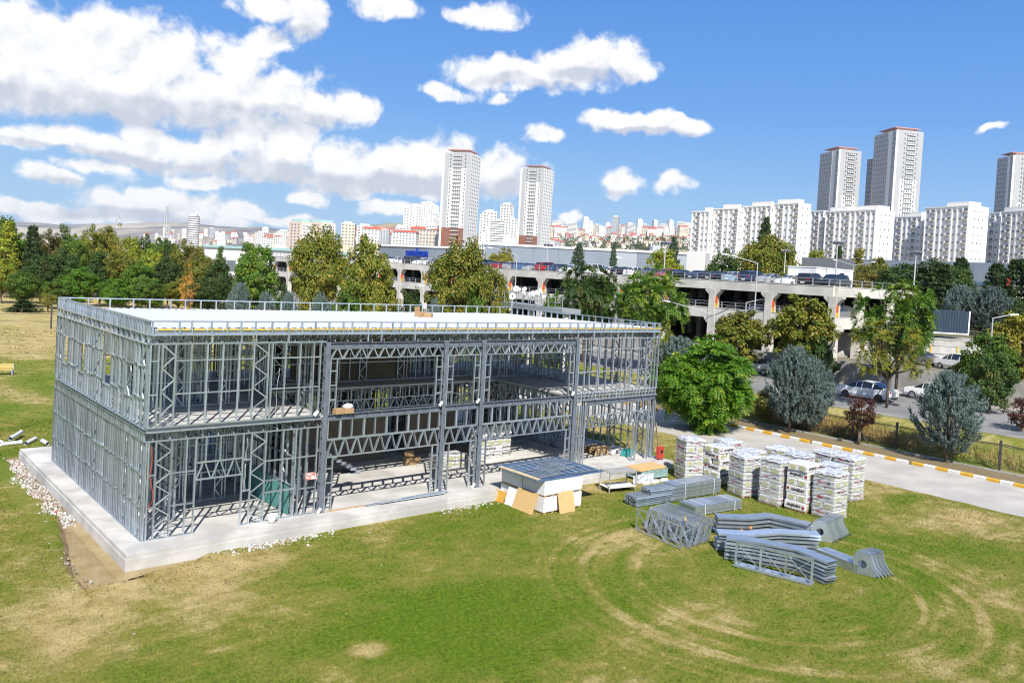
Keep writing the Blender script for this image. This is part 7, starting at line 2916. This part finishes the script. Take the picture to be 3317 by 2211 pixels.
def chip(x, y, z, s, mi):
    u = Vector((rd.gauss(0, 1), rd.gauss(0, 1), rd.gauss(0, 0.5))).normalized()
    v = u.cross(Vector((rd.gauss(0, 1), rd.gauss(0, 1), rd.gauss(0, 1)))).normalized()
    n = u.cross(v)
    c = Vector((x, y, z))
    a, b_, e = u * s, v * s * rd.uniform(0.4, 0.9), n * s * rd.uniform(0.15, 0.5)
    top = [c + a + e, c + b_ + e * 0.6, c - a + e, c - b_ + e * 0.8]
    q.face([tuple(p) for p in top], mi)
    for i in range(4):
        p, p2 = top[i], top[(i + 1) % 4]
        q.face([tuple(p), tuple(p2), (p2.x * 1.0 + (p2.x - c.x) * 0.15, p2.y + (p2.y - c.y) * 0.15, z - 0.05), (p.x + (p.x - c.x) * 0.15, p.y + (p.y - c.y) * 0.15, z - 0.05)][::-1], mi)


pick = lambda: rd.choices((0, 1, 2, 3), (0.80, 0.17, 0.02, 0.01))[0]
for i in range(1100):                  # along the left flank
    y = 5.0 + 13.2 * rd.random() ** 0.9
    wide = 0.5 + 0.55 * math.exp(-((y - 12.5) / 2.5) ** 2) + 0.3 * math.exp(-((y - 7.5) / 1.5) ** 2)
    x = -0.9 - wide * rd.random() ** 1.1 + 0.12 * math.sin(y * 2.3)
    chip(x, y, (-0.56 if x > -1.45 else -0.43) + rd.uniform(0, 0.03), rd.uniform(0.02, 0.08), pick())
for i in range(430):                   # in front
    x = rd.choice((rd.gauss(4.4, 0.9), rd.gauss(4.0, 0.7), rd.gauss(4.8, 1.5), rd.gauss(13.8, 0.8)))
    y = -1.3 - abs(rd.gauss(0, 0.30))
    if x > 1.6:
        chip(x, y, -0.44 + rd.uniform(0, 0.02), rd.uniform(0.02, 0.085), pick())
for i in range(120):
    a = rd.uniform(0, 13)
    x = -2.35 + 0.12 * rd.gauss(0, 1) + max(0, a - 5) * 0.1
    chip(x, -2.2 + a, -0.46, rd.uniform(0.02, 0.07), rd.choice((0, 1, 1)))
for i in range(60):
    chip(rd.uniform(-4, 24), rd.uniform(-9, -2), -0.44, rd.uniform(0.015, 0.04), 0)
q.build('rubble', [chip_w, chip_b, chip_r, chip_c], kind='stuff')

# dish platform and round sign in front of the deck
d0 = dsp(1148, 700, 92)
dp_ = thing('antenna_platform', 'grey steel platform crowded with white satellite dishes in front of the deck', 'platform', (66.0, d0[1], 0))
yA = xp_ = None
pA, pB = dsp(1132, 690, 92), dsp(1292, 694, 80)
v2 = pB - pA
L = float(np.linalg.norm(v2[:2]))
dp_.location = (pA[0], pA[1], 0)
dp_.rotation_euler = (0, 0, math.atan2(v2[1], v2[0]))
zt = float(pA[2])
q = MB()
q.box(0, L, 0, 2.2, zt - 0.5, zt)
q.build('deck', RAILM, dp_)
q = MB()
for k in range(12):
    q.box(L * k / 11 - 0.03, L * k / 11 + 0.03, -0.03, 0.03, zt, zt + 1.1)
for z in (0.5, 1.08):
    q.box(0, L, -0.025, 0.025, zt + z, zt + z + 0.05)
q.build('railing', RAILM, dp_)
for k in (0.5, L / 2, L - 0.5):
    q = MB()
    q.box(k - 0.2, k + 0.2, 0.6, 1.0, 1.0, zt - 0.5)
    q.build('support', CONC_D, dp_)


def dish(x, y, z, r0, az_, label):
    s = thing('satellite_dish', label, 'satellite dish', (x, y, z), az_, 'white satellite dishes on the platform')
    q = MB()
    q.tube((0, 0, -0.9), (0, 0, 0), 0.05, n=6)
    q.build('mast', RAILM, s)
    q = MB()
    M = Matrix.Rotation(R(60), 4, 'X')
    n = 14
    for i in range(n):
        a0, a1 = 2 * math.pi * i / n, 2 * math.pi * (i + 1) / n
        for (ra, rb_) in ((0.001, 0.5), (0.5, 1.0)):
            pts = []
            for rr_, aa in ((ra, a0), (rb_, a0), (rb_, a1), (ra, a1)):
                pts.append(tuple(M @ Vector((r0 * rr_ * math.cos(aa), r0 * rr_ * math.sin(aa), 0.25 * r0 * rr_ ** 2))))
            q.face(pts)
    q.build('reflector', WHITE, s, True)
    q = MB()
    q.tube(tuple(M @ Vector((0, -r0 * 0.9, 0.2 * r0))), tuple(M @ Vector((0, 0, r0 * 0.9))), 0.03, n=5)
    q.build('feed_arm', RAILM, s)


cz_, sz_ = math.cos(dp_.rotation_euler[2]), math.sin(dp_.rotation_euler[2])
for k in range(9):
    u, v = 3 + (L * 0.62 - 3) * k / 8 + rd.uniform(-0.5, 0.5), rd.uniform(0.4, 1.6)
    dish(pA[0] + u * cz_ - v * sz_, pA[1] + u * sz_ + v * cz_, zt + 0.95 + rd.uniform(0, 0.7), rd.uniform(0.2, 0.36), rd.uniform(-1.2, 0.3), f'white satellite dish on the grey platform, {ORD[k]} from the left')
c0 = dsp(1177, 680, 84)
sg = thing('round_sign', 'round white sign with the figure 4 on a post before the dish platform', 'sign', (c0[0], c0[1], 0), math.atan2(c0[0] - CAM[0], -(c0[1] - CAM[1])) + math.pi)
sg.rotation_euler = (0, 0, -math.atan2(c0[0] - CAM[0], c0[1] - CAM[1]))
q = MB()
q.tube((0, 0, GZ), (0, 0, c0[2] + 0.3), 0.07, n=8)
q.build('post', LAMP, sg)
q = MB()
q.tube((0, -0.08, c0[2]), (0, -0.14, c0[2]), 0.34, n=24)
q.build('disc', WHITE, sg)
obj('figure', text_mesh('figure', '4', 0.42, INK_D, 0.004, 0.01), sg, M=Matrix.Translation((0, -0.15, c0[2])) @ Matrix.Rotation(math.pi / 2, 4, 'X'))
# small flag by the hut
f0 = dsp(2300, 660, 118)
fp_ = thing('flag', 'small red flag on a white pole among the pines at the right', 'flag', (f0[0], f0[1], 3.5), R(-60))
hh = float(f0[2]) - 3.5
q = MB()
q.tube((0, 0, 0), (0, 0, hh + 1.6), 0.05, n=6)
q.build('pole', WHITE, fp_)
q = MB()
for i in range(5):
    x0, x1 = 0.06 + 0.2 * i, 0.26 + 0.2 * i
    q.face([(x0, 0.08 * math.sin(2 * i), hh + 0.2 - .05 * i), (x1, 0.08 * math.sin(2 * i + 2), hh + 0.15 - .05 * i), (x1, 0.08 * math.sin(2 * i + 2), hh + 1.45 - .06 * i), (x0, 0.08 * math.sin(2 * i), hh + 1.5 - .06 * i)])
q.build('cloth', mat('flag_red', (0.55, 0.02, 0.02), 0.7), fp_)
# meadow fence post and low boundary fence on the left
mf = thing('meadow_fence', 'thin dark post and wire fence in front of the left wood', 'fence')
for k, x in enumerate((4.5, 15.4, 21)):
    q = MB()
    q.box(x - 0.09, x + 0.09, 95.2, 95.4, GZ, GZ + (3.6 if k == 1 else 2.2))
    q.build('post', POSTM, mf)
q = MB()
for z in (1.0, 2.0):
    q.path([(-12, 95.3, GZ + z), (4.5, 95.3, GZ + z), (15.4, 95.3, GZ + z), (21, 95.3, GZ + z), (40, 95.3, GZ + z)], 0.03, 4)
q.build('wire', POSTM, mf)

# dry reeds on the bank and low scrub on the hills
LMR = leaf_mat('dry_reed', (0.34, 0.24, 0.07), (0.48, 0.36, 0.13), trans=0.2)
rn = np.random.default_rng(3)
L_ = Leaves(71)
n = 5200
cy = np.where(rn.random(n) < 0.75, rn.normal(-0.5, 2.6, n), rn.uniform(-20, 12, n))
cx = 49.6 + np.abs(rn.normal(0, 0.9, n))
c = np.stack([cx, cy, np.full(n, GZ) + 0.35 + np.maximum(0, cx - 49.2) * 0.28], axis=1)
al = rn.normal(size=(n, 3)) * 0.22 + np.array([0, 0, 1.0])
L_.quads(c, rn.normal(size=(n, 3)), rn.uniform(0.25, 0.6, n), 0.07, al)
obj('dry_reeds', L_.mesh('dry_reeds', LMR), kind='stuff')
L_ = Leaves(72)
pts = []
for i in range(230):
    x, y = rd.uniform(1275, 1590), rd.uniform(543, 570)
    pts.append(dsp(x, y, 1700 + rd.uniform(-60, 60)))
for i in range(90):
    x = rd.uniform(790, 1015)
    pts.append(dsp(x, 545 + rd.uniform(-14, 12), 1150))
for p in pts:
    k = 22
    cc = np.array(p) + rn.normal(size=(k, 3)) * np.array([3.0, 3.0, 2.2])
    L_.quads(cc, rn.normal(size=(k, 3)), rn.uniform(0.8, 1.7, k), 0.8)
obj('hill_scrub', L_.mesh('hill_scrub', LM['dark']), kind='stuff')

# ------------------------------------------------------------------ grass blades on the near lawn
gb = bpy.data.materials.new('grass_blade')
gb.use_nodes = True
t = NT(gb.node_tree)
b = gb.node_tree.nodes['Principled BSDF']
ge = t.n('ShaderNodeNewGeometry')
colr = lawn_colour(t, ge.outputs['Position'])
colr = t.n('ShaderNodeHueSaturation', {'Color': colr, 'Value': t.m('ADD', 0.80, t.m('MULTIPLY', ge.outputs['Random Per Island'], 0.42)), 'Saturation': 1.05}).outputs[0]
gb.node_tree.links.new(colr, b.inputs['Base Color'])
b.inputs['Roughness'].default_value = 0.6
b.inputs['Specular IOR Level'].default_value = 0.25
nu = t.v('NORMALIZE', t.v('ADD', t.v('MULTIPLY', ge.outputs['Normal'], (0.35, 0.35, 0.35)), (0.0, 0.0, 0.9)))
gb.node_tree.links.new(nu, b.inputs['Normal'])
tr = t.n('ShaderNodeBsdfTranslucent', {'Color': colr, 'Normal': nu})
mx = t.n('ShaderNodeMixShader', {0: 0.12, 1: b.outputs[0], 2: tr.outputs[0]})
gb.node_tree.links.new(mx.outputs[0], gb.node_tree.nodes['Material Output'].inputs['Surface'])
NB = 520000
rn = np.random.default_rng(12)
# sample by distance so that far lawn gets fewer, larger tufts
dist = np.where(rn.random(NB) < 0.78, 22 + 40 * rn.random(NB) ** 1.25, 58 + 72 * rn.random(NB) ** 1.1)
ang = YAW + rn.uniform(-0.72, 0.62, NB)
X = CAM[0] + dist * np.sin(ang)
Y = CAM[1] + dist * np.cos(ang)
ok = ~((X > -1.0) & (X < 29.5) & (Y > -1.4) & (Y < 18.3)) & (X < 37.6) & ~((X > -2.45) & (X < 2.0) & (Y > -2.4) & (Y < 18.3) & ((Y < -1.2) | (X < -0.8)) & ((X < -0.8) | (Y > -1.95 + 0.2 * X)))
X, Y, dist = X[ok], Y[ok], dist[ok]
n = len(X)
hgt = rn.uniform(0.018, 0.05, n) * (0.75 + dist / 70)
wid = rn.uniform(0.010, 0.022, n) * (0.6 + dist / 34)
a = rn.uniform(0, 2 * math.pi, n)
lx_, ly_ = rn.normal(0, 0.55, n) * hgt, rn.normal(0, 0.55, n) * hgt
V = np.zeros((n, 3, 3), np.float32)
V[:, 0] = np.stack([X - np.cos(a) * wid, Y - np.sin(a) * wid, np.full(n, GZ - 0.005)], 1)
V[:, 1] = np.stack([X + np.cos(a) * wid, Y + np.sin(a) * wid, np.full(n, GZ - 0.005)], 1)
V[:, 2] = np.stack([X + lx_, Y + ly_, GZ + hgt], 1)
me = bpy.data.meshes.new('grass')
me.vertices.add(3 * n)
me.vertices.foreach_set('co', V.ravel())
me.loops.add(3 * n)
me.loops.foreach_set('vertex_index', np.arange(3 * n, dtype=np.int32))
me.polygons.add(n)
me.polygons.foreach_set('loop_start', np.arange(0, 3 * n, 3, dtype=np.int32))
me.materials.append(gb)
me.update(calc_edges=True)
obj('grass', me, kind='stuff')

# ------------------------------------------------------------------ the air between here and the hills
hm = bpy.data.materials.new('haze_air')
hm.use_nodes = True
hm.node_tree.nodes.clear()
ho = hm.node_tree.nodes.new('ShaderNodeOutputMaterial')
hv = hm.node_tree.nodes.new('ShaderNodeVolumePrincipled')
hv.inputs['Color'].default_value = (0.80, 0.88, 1.0, 1)
hv.inputs['Density'].default_value = 0.00004
hv.inputs['Anisotropy'].default_value = 0.2
hm.node_tree.links.new(hv.outputs[0], ho.inputs['Volume'])
q = MB()
q.box(-6200, 9500, -3500, 10500, -4, 330)
q.build('haze', hm, kind='stuff')
